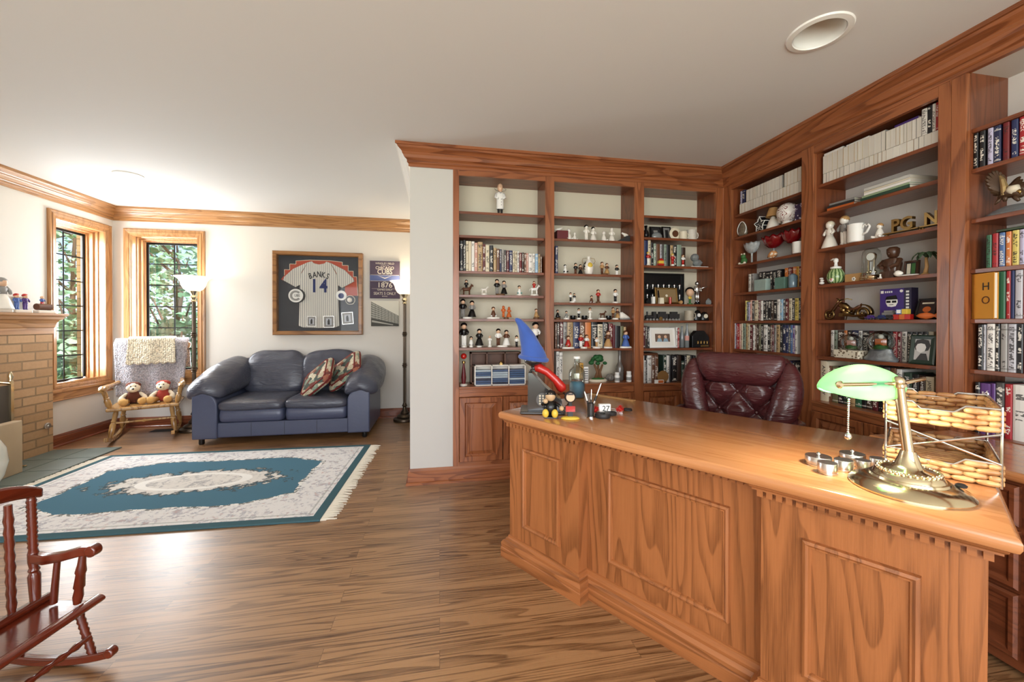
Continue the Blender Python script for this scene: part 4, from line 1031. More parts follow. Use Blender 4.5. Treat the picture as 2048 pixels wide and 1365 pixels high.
def wire(b):
    P = .0035
    for x in (0, TWd):
        for y in (0, TDp): b.tube([(x, y, 0), (x, y, .225)], P, 8)
    for z in (.066, .218):
        for y in (0, TDp):
            zz = z
            b.tube([(0, y, zz), (TWd*.25, y, zz), (TWd*.33, y, zz-.02), (TWd*.62, y, zz-.02), (TWd*.72, y, zz), (TWd, y, zz)], P, 8)
        for x in (0, TWd): b.tube([(x, 0, z), (x, TDp, z)], P, 8)
    b.tube([(0, -.002, .150), (TWd, -.002, .066)], P, 8); b.tube([(0, -.003, .066), (TWd, -.003, .150)], P, 8)
one('wire_frame', M_CHROME, wire, parent=tr, smooth=True)
# ---- telephone with a red handset, on a black stepped body
PH = Vector((.14, .155, DZ)); pw = DW(*PH)
PHA = R(-14)
ph = thing('telephone', 'novelty black desk telephone with red handset at the far desk corner', 'telephone', pw, PHA)
BG = mat('phone_black', '2b2928', .2, coat=.6); BG2 = mat('phone_grey', '5c5957', .3)
one('base_plate', BG, lambda b: b.box((-.095, -.085, 0), (.13, .085, .014)), parent=ph, bevel=.005)
one('body', [BG, BG2], lambda b: (b.prism([(-.055, .014), (.115, .014), (.115, .062), (.03, .135), (-.035, .205), (-.055, .205)], 'y', -.06, .06, 0), b.box((-.0565, -.058, .016), (-.054, .058, .20), 1)), parent=ph, bevel=.006)
def handset(b):
    b.tube([(-.022, -.01, .222), (.0, -.01, .226), (.04, -.01, .205), (.085, -.01, .165), (.115, -.01, .125), (.125, -.01, .108)], [.018, .024, .020, .020, .027, .018], 12)
one('handset', M_RED, handset, parent=ph, smooth='all')
one('dial_pad', BG2, lambda b: (b.turned([(0, .034), (1, .034)], (.02, -.060, .07), (.02, -.066, .07), 24),), parent=ph, smooth=True)
one('number_key', M_CREAM, lambda b: [b.turned([(0, .005), (1, .005)], (.005+.015*i, -.065, .052+.013*j), (.005+.015*i, -.069, .052+.013*j), 10) for i in range(3) for j in range(4)], parent=ph, smooth=True)
def cord(b):
    P = []
    for k in range(120):
        t = k/119; x = .126+.03*math.sin(t*PI); z = .10-.085*t; a = t*2*PI*18
        P.append((x+.006*math.cos(a), -.02+.006*math.sin(a), z))
    b.tube(P, .0018, 5)
one('cord', M_BLACK, cord, parent=ph, smooth='all')
# plain blue plush hat resting on a black knob stand on top of the telephone body
hw0 = ov(1070, 744, pw); hw0.z = max(hw0.z, DZ+.205)
stp = (Matrix.Translation(pw) @ Matrix.Rotation(PHA, 4, 'Z')) @ Vector((-.028, .0, .207))
hs = thing('hat_stand', 'short black knob stand under the blue pointed hat', 'hat stand', stp, 0)
one('stem', BG, lambda b: b.lathe([(.024, 0), (.026, .004), (.014, .012), (.014, .024), (.03, .034), (.046, .044), (.05, .056), (.04, .068), (.0, .074)], seg=24), parent=hs, smooth='all')
HATB = mat('blue_felt', '3f5fae', .95, var=.3, bump=(14, .3), sheen=.3)
ht = thing('pointed_hat', 'blue pointed cloth hat with a bent tip on the black stand', 'hat', stp+Vector((0, 0, .056)), math.atan2(CR.y, CR.x))
def hat(b):
    rr = []
    for k in range(26):
        t = k/25; r = .062*(1-t)**.85+.012*(1 if t < .98 else .2)+(.010 if t < .08 else 0)
        if t < .05: r *= .96
        cx = -.015*t-.075*t**2.2; z = .225*t-.03*max(0, t-.8)
        rr.append([(cx+r*math.cos(a)*(1+.05*math.sin(3*a+9*t)), r*.85*math.sin(a), z+r*.28*math.cos(a)*(-.5)*(1-t)+.003*math.sin(5*a+t*14)) for a in [2*PI*i/28 for i in range(28)]])
    b.rings(rr)
hb = one('crown', HATB, hat, parent=ht, smooth='all', sub=1)
one('brim_roll', HATB, lambda b: b.tube([(.068*math.cos(a), .058*math.sin(a), .010-.009*math.cos(a)) for a in [2*PI*i/36 for i in range(36)]], .012, 10, closed=True), parent=ht, smooth='all')
# plain doll and round photo stand in front of the telephone
dl = thing('figurine', 'small seated doll in a black jacket and yellow shoes before the telephone', 'figurine', DW(.268, .098), math.atan2(CR.y, CR.x)+R(-8))
one('base', BG, lambda b: b.box((-.03, -.03, 0), (.035, .03, .006)), parent=dl, bevel=.002)
one('body', M_BLACK, lambda b: (b.lathe([(.02, .02), (.032, .035), (.03, .06), (.02, .078), (.01, .082)], seg=16), b.tube([(.02, 0, .07), (.042, -.012, .06), (.05, -.02, .05)], [.009, .009, .006], 8), b.tube([(-.02, 0, .07), (-.036, -.02, .066), (-.026, -.03, .078)], [.009, .009, .006], 8)), parent=dl, smooth='all')
for s in (-1, 1):
    one('shoe', M_YELLOW, lambda b: b.ball((s*.022, -.028, .024), .019, 12, None, .85, .8, 1.1), parent=dl, smooth='all')
    one('hand', mat('doll_tan', 'c7a780', .4), lambda b: b.ball(((.054 if s > 0 else -.022), -.028, (.050 if s > 0 else .082)), .012, 10), parent=dl, smooth='all')
hd = one('head', mat('doll_tan', 'c7a780', .4), lambda b: b.ball((0, -.004, .103), .025, 16, None, 1, .95, 1.05), parent=dl, smooth='all')
one('hair', M_BLACK, lambda b: b.lathe([(.0265, .0), (.0275, .01), (.022, .022), (.0, .030)], (0, .002, .103), 16), parent=hd, smooth='all')
ps = thing('photo_stand', 'small round framed photo on a red post with a yellow oval base', 'photo frame', DW(.355, .14), math.atan2(CR.y, CR.x))
one('foot', M_YELLOW, lambda b: b.lathe([(.04, 0), (.044, .004), (.036, .010), (.01, .014)], (0, -.004, 0), 24, None, True, 1.05, .6), parent=ps, smooth='all')
one('post', [M_BLACK, M_RED], lambda b: (b.box((-.012, -.01, .010), (.012, .01, .04), 0), b.box((-.022, -.012, .036), (.022, .012, .062), 1), b.box((-.008, -.006, .062), (.008, .006, .082), 0)), parent=ps)
rf_ = one('round_frame', M_CHAR, lambda b: b.turned([(0, .027), (.6, .027), (1, .022)], (0, .008, .104), (0, -.010, .104), 28), parent=ps, smooth=True)
one('photo', [M_SKIN, M_CHAR], lambda b: (b.turned([(0, .020), (1, .020)], (0, -.010, .104), (0, -.0112, .104), 24, 0), b.prism([(-.016, .1145), (.016, .1145), (.010, .122), (-.010, .122)], 'y', -.0118, -.011, 1)), parent=rf_)
# pen cup and pens
cpw = DW(.405, .235)
cup = thing('pen_cup', 'clear cup holding pens beside the round photo stand', 'pen cup', cpw)
one('cup', [mat('smoke_acrylic', '3a3836', .1, alpha=.85), M_CHROME], lambda b: (b.lathe([(.016, .006), (.017, .07), (.0155, .07), (.0145, .008)], seg=20, cap=False, m=0), b.lathe([(.0, 0), (.019, 0), (.019, .006), (0, .006)], seg=20, m=1)), parent=cup, smooth=True)
for k, (dx, dy, dzz, r, mt_, lb) in enumerate(((-.03, 0, .125, .0035, M_WHITE, 'white pen leaning left in the clear cup'), (.004, .004, .135, .0028, M_CHROME, 'thin chrome pen standing upright in the clear cup'), (.05, .0, .165, .0042, M_CHROME, 'long chrome pen leaning right in the clear cup'))):
    p = thing('pen', lb, 'pen', cpw, math.atan2(CR.y, CR.x), 'pens in the cup')
    a, c = Vector((-dx*.12, -dy, .010)), Vector((dx, dy, dzz))
    one('barrel', mt_, lambda b: b.turned([(0, .001), (.06, r), (.92, r), (1, r*.5)], a, c, 10), parent=p, smooth=True)
    one('grip', M_BLACK, lambda b: b.turned([(0, r*1.15), (1, r*1.15)], a+(c-a)*.45, a+(c-a)*.62, 10), parent=p, smooth=True)
# white plastic hand-shaped holder in front of the pens
one('tape_roll', M_CHAR, lambda b: [b.rings([[(ro*math.cos(2*PI*i/32), ro*math.sin(2*PI*i/32), z) for i in range(32)] for ro, z in ((.034, 0), (.036, .003), (.036, .017), (.034, .020), (.014, .020), (.014, 0))], True, False)], 'black roll of tape lying flat next to the pen cup', 'tape', loc=DW(.445, .275), smooth=True)
one('tape_roll', M_CHAR, lambda b: [b.rings([[(ro*math.cos(2*PI*i/32), ro*math.sin(2*PI*i/32), z) for i in range(32)] for ro, z in ((.028, 0), (.030, .003), (.030, .013), (.028, .015), (.012, .015), (.012, 0))], True, False)], 'smaller black roll of tape under the white desk clock', 'tape', loc=DW(.44, .352), smooth=True)
dc = thing('desk_clock', 'small white desk clock with digits behind the tape rolls', 'clock', DW(.405, .352)+Vector((0, 0, 0)), math.atan2(CR.y, CR.x)+R(4))
one('case', M_WHITE, lambda b: b.box((-.030, -.012, .0), (.030, .012, .05)), parent=dc, bevel=.004)
text('digits', '27', .038, M_CHAR, dc, Matrix.Translation((.004, -.0125, .027)) @ RX, .0006)
for i, (u, v, lb) in enumerate(((.385, .30, 'red bristly coil behind the tape roll'), (.455, .415, 'red bristly coil right of the white desk clock'))):
    rr = random.Random(i)
    def brush(b):
        b.ball((0, 0, .022), .012, 10)
        for k in range(70):
            q = Vector((rr.gauss(0, 1), rr.gauss(0, 1), rr.gauss(0, 1))).normalized(); q.z = abs(q.z) if i == 0 else q.z
            e = Vector((0, 0, .022))+q*.022; e.z = max(e.z, .002)
            b.tube([Vector((0, 0, .022))+q*.009, e], [.0016, .0008], 4)
    tag(one('coil_scrubber', M_RED, brush, loc=DW(u, v)), lb, 'desk toy')
sz = thing('scissors', 'scissors with black handles lying at the back of the desk', 'scissors', DW(.40, .47), math.atan2(CR.y, CR.x)+R(-12))
for s in (-1, 1):
    one('handle', M_BLACK, lambda b: b.tube([(.055+.022*math.cos(a), s*.014+.012*math.sin(a), .005) for a in [2*PI*i/20 for i in range(20)]], .0036, 6, closed=True), parent=sz, smooth='all')
    one('blade', M_CHROME, lambda b: b.prism([(.036, s*.006), (-.055, -s*.002), (-.055, -s*.003), (.036, -s*.002)], 'z', .004+s*.001, .0055+s*.001), parent=sz)
# ship in a bottle
bp_ = DW(.045, .60)
bt = thing('ship_bottle', 'big clear glass bottle with a model ship on blue putty, behind the telephone', 'bottle', bp_, math.atan2(CR.y, CR.x))
one('glass', M_GLASS, lambda b: b.lathe([(0, 0), (.046, 0), (.050, .006), (.050, .15), (.046, .168), (.030, .184), (.018, .194), (.0165, .205), (.0165, .236), (.0145, .236), (.0145, .205), (.016, .196), (.028, .182), (.043, .166), (.047, .15), (.047, .006), (0, .006)], seg=40, cap=False), parent=bt, smooth='all')
one('blue_fill', mat('blue_putty', '5f97b6', .5, var=.3, bump=(30, .3)), lambda b: b.lathe([(.0, .0065), (.0455, .0065), (.0455, .085), (.03, .10), (0, .095)], seg=28), parent=bt, smooth='all')
one('model_ship', [M_BROWN, M_CREAM], lambda b: (b.prism([(-.03, .100), (.03, .100), (.038, .112), (-.036, .112)], 'y', -.008, .008, 0), b.turned([(0, .0012), (1, .0012)], (0, 0, .11), (0, 0, .15), 6, 0), b.box((-.016, -.001, .118), (.014, .001, .146), 1)), parent=bt)
one('stopper', M_WHITE, lambda b: b.lathe([(.013, .225), (.0135, .236), (.02, .238), (.02, .252), (0, .254)], seg=20), parent=bt, smooth=True)
# thin wooden ruler at the back edge
one('ruler', M_TAN, lambda b: b.box((0, 0, 0), (.30, .03, .004)), 'wooden ruler lying along the back edge of the desk', 'ruler', loc=DW(.04, .745), rz=DRZ)
# ================================================================== what stands on the shelves
ORD = 'first second third fourth fifth sixth seventh eighth ninth tenth eleventh twelfth thirteenth fourteenth fifteenth sixteenth seventeenth eighteenth nineteenth twentieth'.split()
ORD += ['twenty-'+o for o in ORD[:9]]+['thirtieth']
class Ctx:
    def __init__(s, kind):
        s.k = kind; s.rz = 0 if kind == 'A' else -PI/2
        s.T = Matrix.Translation((0, YA, 0)) if kind == 'A' else Matrix.Translation((XB, 0, 0)) @ Matrix.Rotation(-PI/2, 4, 'Z')
    def xz(s, px, py, dy):
        if s.k == 'A': p = aty(px, py, YA+dy); return p.x, p.z
        p = atx(px, py, XB+dy); return -p.y, p.z
    def w(s, lx, dy, z): return s.T @ Vector((lx, dy, z))
CA, CB = Ctx('A'), Ctx('B')
COLS = {'A': ((.147, .829), (.903, 1.595), (1.681, 2.352)), 'B': ((-2.976, -2.31), (-2.222, -1.558), (-1.451, -.78))}
def col(c, x): return min(COLS[c.k], key=lambda q: abs((q[0]+q[1])/2-x))
EPS = .0004
def put(name, label, cat, c, px, dy, z, rz=0, group=None, lx=None):
    if lx is None: lx = c.xz(px, 640, dy)[0]
    return thing(name, label, cat, c.w(lx, dy, z+EPS), c.rz+rz, group)
def HH(c, px, py, dy, z): return c.xz(px, py, dy)[1]-z
def WW(c, a, b, dy): return abs(c.xz(b, 640, dy)[0]-c.xz(a, 640, dy)[0])
# ---- books
def bookmat(kind):
    k = 'book_'+kind
    if k in MATS: return MATS[k]
    m, nt, b = newmat(k); tc = nt.nodes.new('ShaderNodeTexCoord'); oi = nt.nodes.new('ShaderNodeObjectInfo')
    col = oi.outputs['Color']
    if kind != 'plain':
        sp = nt.nodes.new('ShaderNodeSeparateXYZ'); nt.links.new(tc.outputs['Generated'], sp.inputs[0])
        gx, gy, gz = [E(sp.outputs[i]) for i in range(3)]
        sc = nt.nodes.new('ShaderNodeVectorMath'); sc.operation = 'SCALE'; sc.inputs[0].default_value = (9, 13, 31); nt.links.new(oi.outputs['Random'], sc.inputs['Scale'])
        n = E(noise(nt, mapping(nt, tc.outputs['Generated'], (3.2, 0, 30), sc.outputs[0]), 1, 1.0, .5))
        big = E(noise(nt, mapping(nt, tc.outputs['Generated'], (.01, 0, 4.5), sc.outputs[0]), 1, 0))
        mask = n.gt(.50)*gx.gt(.2)*gx.lt(.8)*gz.gt(.08)*gz.lt(.94)*big.gt(.44)*gy.lt(.03)
        band = (gz-.88).abs().lt(.018)+(gz-.06).abs().lt(.014)
        mask = (mask+band*gy.lt(.03)*E(oi.outputs['Random']).gt(.5)*.6).min(1)
        col = mixc(nt, mask*.85, col, lin('efe9dc') if kind == 'light' else lin('2a2320'))
    nt.links.new(col, b.inputs['Base Color']); b.inputs['Roughness'].default_value = .38
    MATS[k] = m; return m
M_PAGE = mat('page_edges', 'ded6c6', .9)
def page_lines():
    m, nt, b = newmat('page_lines'); tc = nt.nodes.new('ShaderNodeTexCoord')
    n = E(noise(nt, mapping(nt, tc.outputs['Object'], (900, 5, 5)), 1, 2)); oi = nt.nodes.new('ShaderNodeObjectInfo')
    nt.links.new(mixc(nt, (n.step(.3, .7)*.25+E(oi.outputs['Random'])*.22), lin('e6e1d6'), lin('a59c90')), b.inputs['Base Color']); b.inputs['Roughness'].default_value = .9
    return m
M_PGL = page_lines()
CN = {'black': '1c1b1d', 'dark blue': '22294a', 'navy': '262f57', 'blue': '4f6d9c', 'light blue': '8db3cf', 'cream': 'd9ccb0', 'white': 'e6e2da', 'pink': 'cf9c8c', 'tan': 'b99b70', 'brown': '6b4630', 'dark brown': '3b2a21',
      'maroon': '5d2228', 'red': 'a5242a', 'dark red': '6f1f22', 'orange': 'd07a3c', 'olive': '6c6a4a', 'green': '38694c', 'grey-green': '8a9a8a', 'grey': '9a9691', 'dark grey': '4a4745', 'lavender': 'b9b3cc', 'purple': '5d3a78', 'yellow': 'd8c46a', 'teal': '6b9d95', 'silver': 'bdbcc2', 'dark green': '2f4236', 'golden': 'd9a23c'}
def book(w, D, h, loc, rz, cname, tx, label, group, flip=False, tilt=0, name='book'):
    cm = bookmat({'W': 'light', 'D': 'dark', '': 'plain'}[tx])
    def fn(b):
        t = min(.0022, w*.12); y0 = 0
        if flip:
            b.box((0, .0005, 0), (t*.5, D, h), 0); b.box((w-t*.5, .0005, 0), (w, D, h), 0); b.box((t*.5, .0012, .0005), (w-t*.5, D-.002, h-.0005), 1)
        else:
            r = .0035
            P = [(0, r), (w*.18, r*.25), (w*.5, 0), (w*.82, r*.25), (w, r), (w, D), (w-t, D), (w-t, r*1.6), (t, r*1.6), (t, D), (0, D)]
            b.prism(P, 'z', 0, h, 0); b.box((t, r*1.6, .003), (w-t, D-.004, h-.004), 1)
    o = one(name, [cm, M_PGL if flip else M_PAGE], fn, label, 'book', group, loc=loc)
    o.rotation_euler = (0, tilt, rz); o.color = lin(CN[cname]); return o
def room(c, z):
    L = [q for q in (ZB if c.k == 'B' else {True: ZA1+ZA2+ZA3}[True]) if q > z+.1]
    if c.k == 'A':
        for S in (ZA1+[2.4], ZA2+[2.4], ZA3+[2.4]):
            if any(abs(q-z) < .002 for q in S) or (z < .8 and S is not None and abs(z-(CTA if S[0] != ZA3[0] else CTA-.015)) < .001): L = [q for q in S if q > z+.05]; break
    return (min(L) if L else 2.36)-z-.0225
def row(c, dy, z, ox, oy, sc, items, where, group, D=.15, name='book'):
    n = len(items); last = None
    for i, it in enumerate(items):
        a, e, top, cn, tx = it
        x0, _ = c.xz(a/sc+ox, 640, dy); x1, _ = c.xz(e/sc+ox, 640, dy); h = max(.05, HH(c, (a+e)/2/sc+ox, top/sc+oy, dy, z)); h = min(h, room(c, z))
        cl = col(c, (x0+x1)/2); x0 = max(x0, cl[0]+.0012)
        if last is not None: x0 = max(x0, last+.0006)
        w = max(.006, min(x1, cl[1]-.001)-x0-.0006); last = x0+w
        lb = '%s book, %s from the left %s' % (cn, ORD[i], where)
        book(w, D, h, c.w(x0, dy, z+EPS), c.rz, cn, tx, lb, group)
# leftmost partition bookcase, long row
row(CA, .045, ZA1[3], 900, 330, 5.055, [(100,132,770,'black','W'),(133,160,762,'black','W'),(161,188,770,'cream','D'),(189,216,772,'cream',''),(218,248,775,'white','D'),(250,278,788,'pink','W'),(280,330,780,'tan','D'),(332,358,800,'maroon','W'),(359,398,812,'cream','D'),(400,438,815,'black','W'),(440,470,840,'tan','D'),(472,500,850,'brown','W'),(501,521,855,'dark blue','W'),(522,547,857,'grey','D'),(548,570,862,'dark grey','W'),(571,598,866,'maroon','W'),(600,632,866,'navy','W'),(634,655,872,'cream','D'),(657,678,875,'cream','D'),(680,700,876,'white','D'),(702,725,890,'dark red','W'),(726,750,888,'dark brown','W'),(752,770,892,'brown','W'),(771,792,894,'pink','W'),(794,834,898,'white','D'),(836,860,898,'white','D'),(862,890,900,'light blue','W'),(892,912,905,'tan','D'),(914,930,920,'brown','W')], 'in the long row of the leftmost bookcase', 'books in the leftmost bookcase', .16)
row(CA, .05, ZA2[0], 900, 540, 5.25, [(1106,1124,560,'brown','W'),(1126,1154,555,'dark brown','W'),(1156,1190,548,'maroon','W'),(1192,1230,545,'grey','D'),(1234,1292,545,'tan','D'),(1297,1362,545,'navy','W'),(1365,1420,545,'brown','W'),(1422,1482,545,'orange',''),(1488,1550,545,'black','W'),(1552,1605,572,'cream','D'),(1607,1662,545,'black','W'),(1670,1712,565,'dark red','W'),(1714,1736,580,'maroon',''),(1738,1790,590,'black',''),(1792,1825,592,'olive',''),(1827,1852,600,'tan','')], 'behind figurines, second shelf up, middle bookcase', 'books behind the figurines in the middle bookcase', .14)
row(CA, .06, CTA, 900, 540, 5.25, [(1118,1150,860,'white','D'),(1152,1185,868,'white','D')], 'on the counter of the middle bookcase', 'books on the counter of the middle bookcase', .15)
row(CA, .05, ZA3[3], 1260, 360, 5.689, [(160,203,690,'navy',''),(205,236,690,'cream','D'),(238,266,715,'black','W'),(268,298,725,'grey-green','W'),(300,340,730,'brown',''),(342,362,735,'silver','D'),(364,385,735,'dark grey',''),(387,416,735,'grey-green','D'),(418,456,738,'black',''),(458,490,745,'tan','D'),(492,531,748,'black','W'),(535,585,740,'grey-green',''),(588,630,770,'dark brown','')], 'third shelf down, narrow bookcase by the corner', 'books in the narrow bookcase', .15)
row(CA, .05, ZA3[0], 1260, 560, 4.55, [(122,140,418,'maroon','W'),(141,160,420,'dark brown','W'),(161,180,425,'black','W')], 'left of the white photo frame', 'dark books beside the photo frame', .15)
row(CA, .05, ZA3[0], 1260, 560, 4.55, [(422,437,432,'white','D'),(438,452,440,'red','W')], 'right of the white photo frame', 'books right of the photo frame', .12)
row(CA, .05, CTA-.015, 1260, 560, 4.55, [(122,134,690,'white',''),(135,148,735,'white','D'),(150,160,690,'dark grey','W'),(162,198,690,'white','D'),(200,228,690,'brown','W'),(230,262,690,'brown','W'),(306,335,690,'dark green','W'),(337,362,690,'white','D'),(364,386,690,'black',''),(388,430,690,'black','W'),(432,470,690,'dark brown',''),(472,498,740,'dark green','W'),(500,520,690,'black','W'),(522,552,690,'cream','D'),(554,578,690,'black',''),(580,604,690,'black','W')], 'on the counter of the narrow bookcase', 'books on the counter of the narrow bookcase', .15)
t = put('book', 'brown book lying flat on top of the upright books, narrow bookcase counter', 'book', CA, 1303, .05, CTA-.015+HH(CA, 1303, 560+690/4.55, .05, CTA-.015)+.0006)
one('cover', M_BROWN, lambda b: (b.box((-.10, 0, 0), (.06, .15, .002)), b.box((-.10, 0, .018), (.06, .15, .02)), b.box((-.10, 0, 0), (.06, .004, .02))), parent=t); one('pages', M_PAGE, lambda b: b.box((-.097, .004, .002), (.057, .147, .018)), parent=t)
# right-wall bookcase next to the corner
row(CB, .035, ZB[1], 1450, 560, 8.53, [(340,362,360,'yellow','D'),(364,384,375,'dark green','W'),(386,420,385,'lavender','D'),(422,452,350,'pink','W'),(456,494,360,'dark grey','W'),(496,556,355,'cream','D'),(558,596,355,'maroon','W'),(598,642,360,'white','D'),(646,690,358,'black','W'),(692,730,350,'black','W'),(732,778,348,'black','W'),(780,826,350,'dark brown','W'),(828,878,345,'black','W'),(880,930,335,'white','D'),(932,988,332,'light blue','W'),(990,1020,332,'black','W'),(1022,1076,325,'maroon','W'),(1082,1136,320,'cream','D'),(1138,1182,318,'black','W'),(1184,1248,315,'yellow','D'),(1250,1290,312,'black','W')], 'third shelf up, right-wall bookcase by the corner', 'paperbacks in the right-wall bookcase by the corner', .12)
row(CB, .035, ZB[0], 1450, 560, 8.53, [(102,132,735,'white','D'),(134,150,738,'lavender','D'),(152,172,740,'navy','W'),(174,206,750,'red','W'),(208,240,750,'red','W'),(242,272,750,'pink','W'),(274,300,740,'cream','D'),(302,350,745,'grey-green','D'),(352,385,740,'tan','D'),(387,416,765,'cream','D'),(420,466,770,'maroon','W'),(470,506,775,'white','D'),(508,534,770,'brown','W'),(536,576,770,'dark brown','W'),(578,606,760,'olive','W'),(608,650,770,'black','W'),(652,722,770,'white','D'),(724,768,770,'black','W'),(770,800,772,'brown','W'),(802,832,770,'maroon','W'),(834,870,775,'grey','D'),(872,930,770,'tan','D'),(936,980,770,'black','W'),(982,1040,770,'dark blue','W'),(1042,1080,770,'navy','W'),(1082,1112,775,'black','W'),(1114,1150,772,'blue','W'),(1152,1185,780,'purple','W'),(1187,1230,780,'white','D')], 'second shelf up, right-wall bookcase by the corner', 'hardbacks in the right-wall bookcase by the corner', .14)
row(CB, .045, CTB, 1260, 560, 4.55, [(1395,1430,738,'maroon',''),(1432,1474,742,'navy','W'),(1478,1500,745,'black','W'),(1503,1546,748,'black','W')], 'right of the burgundy chair', 'books beside the burgundy chair', .15)
row(CB, .10, ZB[2], 1260, 360, 5.689, [(1342,1370,1075,'white','D'),(1372,1400,1068,'grey','D'),(1462,1500,1050,'black','W'),(1502,1540,1046,'black','W'),(1542,1580,1042,'black','W'),(1582,1620,1036,'black','W'),(1622,1660,1030,'black','W'),(1662,1716,1020,'black','W'),(1752,1790,1005,'orange','W'),(1792,1835,998,'dark red','W'),(1845,1885,990,'orange','W'),(1887,1915,988,'golden','D'),(1917,1942,985,'dark red','W')], 'behind glass blocks, right-wall bookcase by corner', 'books behind the glass blocks', .12)
# right-wall middle bookcase, books behind the globes and under the lamp
row(CB, .12, ZB[0], 1600, 500, 3.79, [(232,256,610,'white','D'),(258,282,612,'grey-green','D'),(284,330,612,'dark brown','W'),(332,356,612,'orange','W'),(358,390,612,'black','W'),(392,440,612,'dark blue','W'),(442,470,614,'white','D'),(472,520,616,'black','W'),(522,560,618,'maroon','W'),(562,610,618,'black','W'),(612,660,620,'dark brown','W'),(662,700,622,'black','W'),(702,735,622,'red','W'),(737,768,622,'dark red','W'),(770,808,622,'white','D'),(812,850,624,'black','W'),(852,890,624,'black','W'),(892,930,624,'black','W'),(932,970,622,'black','W'),(972,1012,622,'cream','D')], 'behind the globes, wide right-wall bookcase', 'books behind the glass globes', .12)
row(CB, .07, CTB, 1560, 700, 3.79, [(362,395,122,'brown','W'),(397,440,128,'olive','W'),(442,480,128,'black','W'),(482,530,126,'dark green','W'),(532,570,122,'tan','D'),(572,620,125,'green','W'),(622,655,128,'black','W'),(657,700,130,'dark brown','W'),(702,745,130,'maroon','W'),(747,790,132,'black','W'),(792,835,135,'dark grey','W'),(837,880,140,'brown','W'),(882,925,150,'white','D')], 'behind the green lamp, wide right-wall bookcase', 'books behind the green lamp', .14)
def titled(c, dy, z, px0, px1, py, cn, tcol, txt, label, group, D=.15, size=None):
    x0, _ = c.xz(px0, 640, dy); x1, _ = c.xz(px1, 640, dy); h = min(HH(c, (px0+px1)/2, py, dy, z), room(c, z)); w = x1-x0-.0006
    x0 = max(x0, col(c, (x0+x1)/2)[0]+.0012)
    o = book(w, min(D, DEP-dy-.004), h, c.w(x0, dy, z+EPS), c.rz, cn, '', label, group)
    text('spine_title', txt, w*.62, tcol, o, frame((w*.5, -.0008, h*.52), (0, 0, -1), (1, 0, 0)), .0004, sx=min(1.3, h*.86/(w*.62*len(txt)*.62)))
    return o
for i, (a, e, cn, tc_, lb) in enumerate(((940,1000,'dark green',M_WHITE,'dark green hardback with white author name, right of the lamp stem'),(1002,1055,'black',M_WHITE,'black hardback with white author name, between the green and the brown one'),(1057,1104,'dark brown',M_WHITE,'dark brown hardback with white author name, next to the cream one'),(1106,1168,'cream',M_CHAR,'cream hardback with dark author name beside the wide oak stile'))):
    titled(CB, .06, CTB, 1560+a/3.79, 1560+e/3.79, 700+(178+10*i if i else 175)/3.79, cn, tc_, 'JAMES PATTERSON', lb, 'hardbacks right of the lamp stem')
ab = titled(CB, .055, CTB, 1560+298/3.79, 1560+352/3.79, 700+85/3.79, 'cream', M_CHAR, 'ANATOMY', 'big cream anatomy atlas standing behind the left end of the lamp shade', 'big books behind the lamp', .2)
x0, _ = CB.xz(1654, 640, .10); x1, _ = CB.xz(1695, 640, .10)
at = put('book', 'large pale anatomy atlas face out behind the lamp shade', 'book', CB, 0, .215, CTB, lx=x0)
hA = HH(CB, 1665, 724, .10, CTB)
one('cover', M_CREAM, lambda b: b.box((0, 0, 0), (x1-x0+.10, .012, hA)), parent=at); text('cover_title', 'ANATOMY', .026, M_CHAR, at, Matrix.Translation(((x1-x0+.1)/2, -.0006, hA-.025)) @ RX, .0004)
# right-hand column
row(CB, .035, ZB[4], 1880, 180, 5.69, [(335,412,500,'black','W'),(424,492,455,'black','W'),(518,580,435,'lavender','D'),(590,668,405,'dark blue','W'),(690,764,370,'dark red','D'),(784,864,335,'navy','W'),(876,958,310,'red','W')], 'on the second shelf, right edge of the photo', 'thick paperbacks at the right edge', .12)
row(CB, .045, ZB[2], 1880, 420, 5.69, [(512,574,290,'green','D'),(580,648,272,'red','D'),(658,726,262,'blue','W'),(734,798,250,'orange','W'),(806,888,235,'yellow','D'),(890,950,225,'lavender','D'),(952,1010,220,'purple','W')], 'under the eagle, right edge of the photo', 'bright paperbacks under the eagle', .12)
row(CB, .035, ZB[1], 1880, 420, 5.69, [(528,642,685,'orange','W'),(648,738,676,'green',''),(744,796,672,'red','W'),(798,838,672,'navy',''),(846,936,668,'silver','D'),(940,1000,665,'red','W')], 'beside the yellow book, right edge of the photo', 'hardbacks beside the yellow book', .16)
row(CB, .035, ZB[0], 1600, 500, 3.79, [(1345,1388,568,'black','W'),(1390,1404,568,'silver','D'),(1414,1476,562,'white','D'),(1480,1512,562,'black','W'),(1518,1570,562,'grey','D'),(1574,1638,564,'silver','D'),(1642,1690,566,'black','W'),(1694,1760,566,'dark red','W')], 'second shelf up, right edge of the photo', 'grey hardbacks at the right edge', .16)
row(CB, .035, CTB, 1880, 760, 5.69, [(400,456,30,'black','W'),(460,582,45,'purple','W'),(584,634,45,'purple',''),(638,736,38,'dark grey','W'),(742,828,55,'red','W'),(834,1010,65,'white','D')], 'behind the rattan tray, right edge of the photo', 'tall hardbacks behind the rattan tray', .16)
yb = put('book', 'yellow and orange book standing face out at an angle by the stile', 'book', CB, 1943.5, .035, ZB[1], rz=R(-20))
hY = min(HH(CB, 1945, 542, .035, ZB[1]), room(CB, ZB[1])-.002); wY = .10
one('cover', mat('golden_cover', 'd9983c', .4), lambda b: (b.box((0, 0, 0), (.010, .13, hY)), b.box((0, 0, 0), (wY, .003, hY)), b.box((0, .015, 0), (wY, .018, hY))), parent=yb)
one('pages', M_PAGE, lambda b: b.box((.010, .003, .003), (wY-.003, .015, hY-.003)), parent=yb)
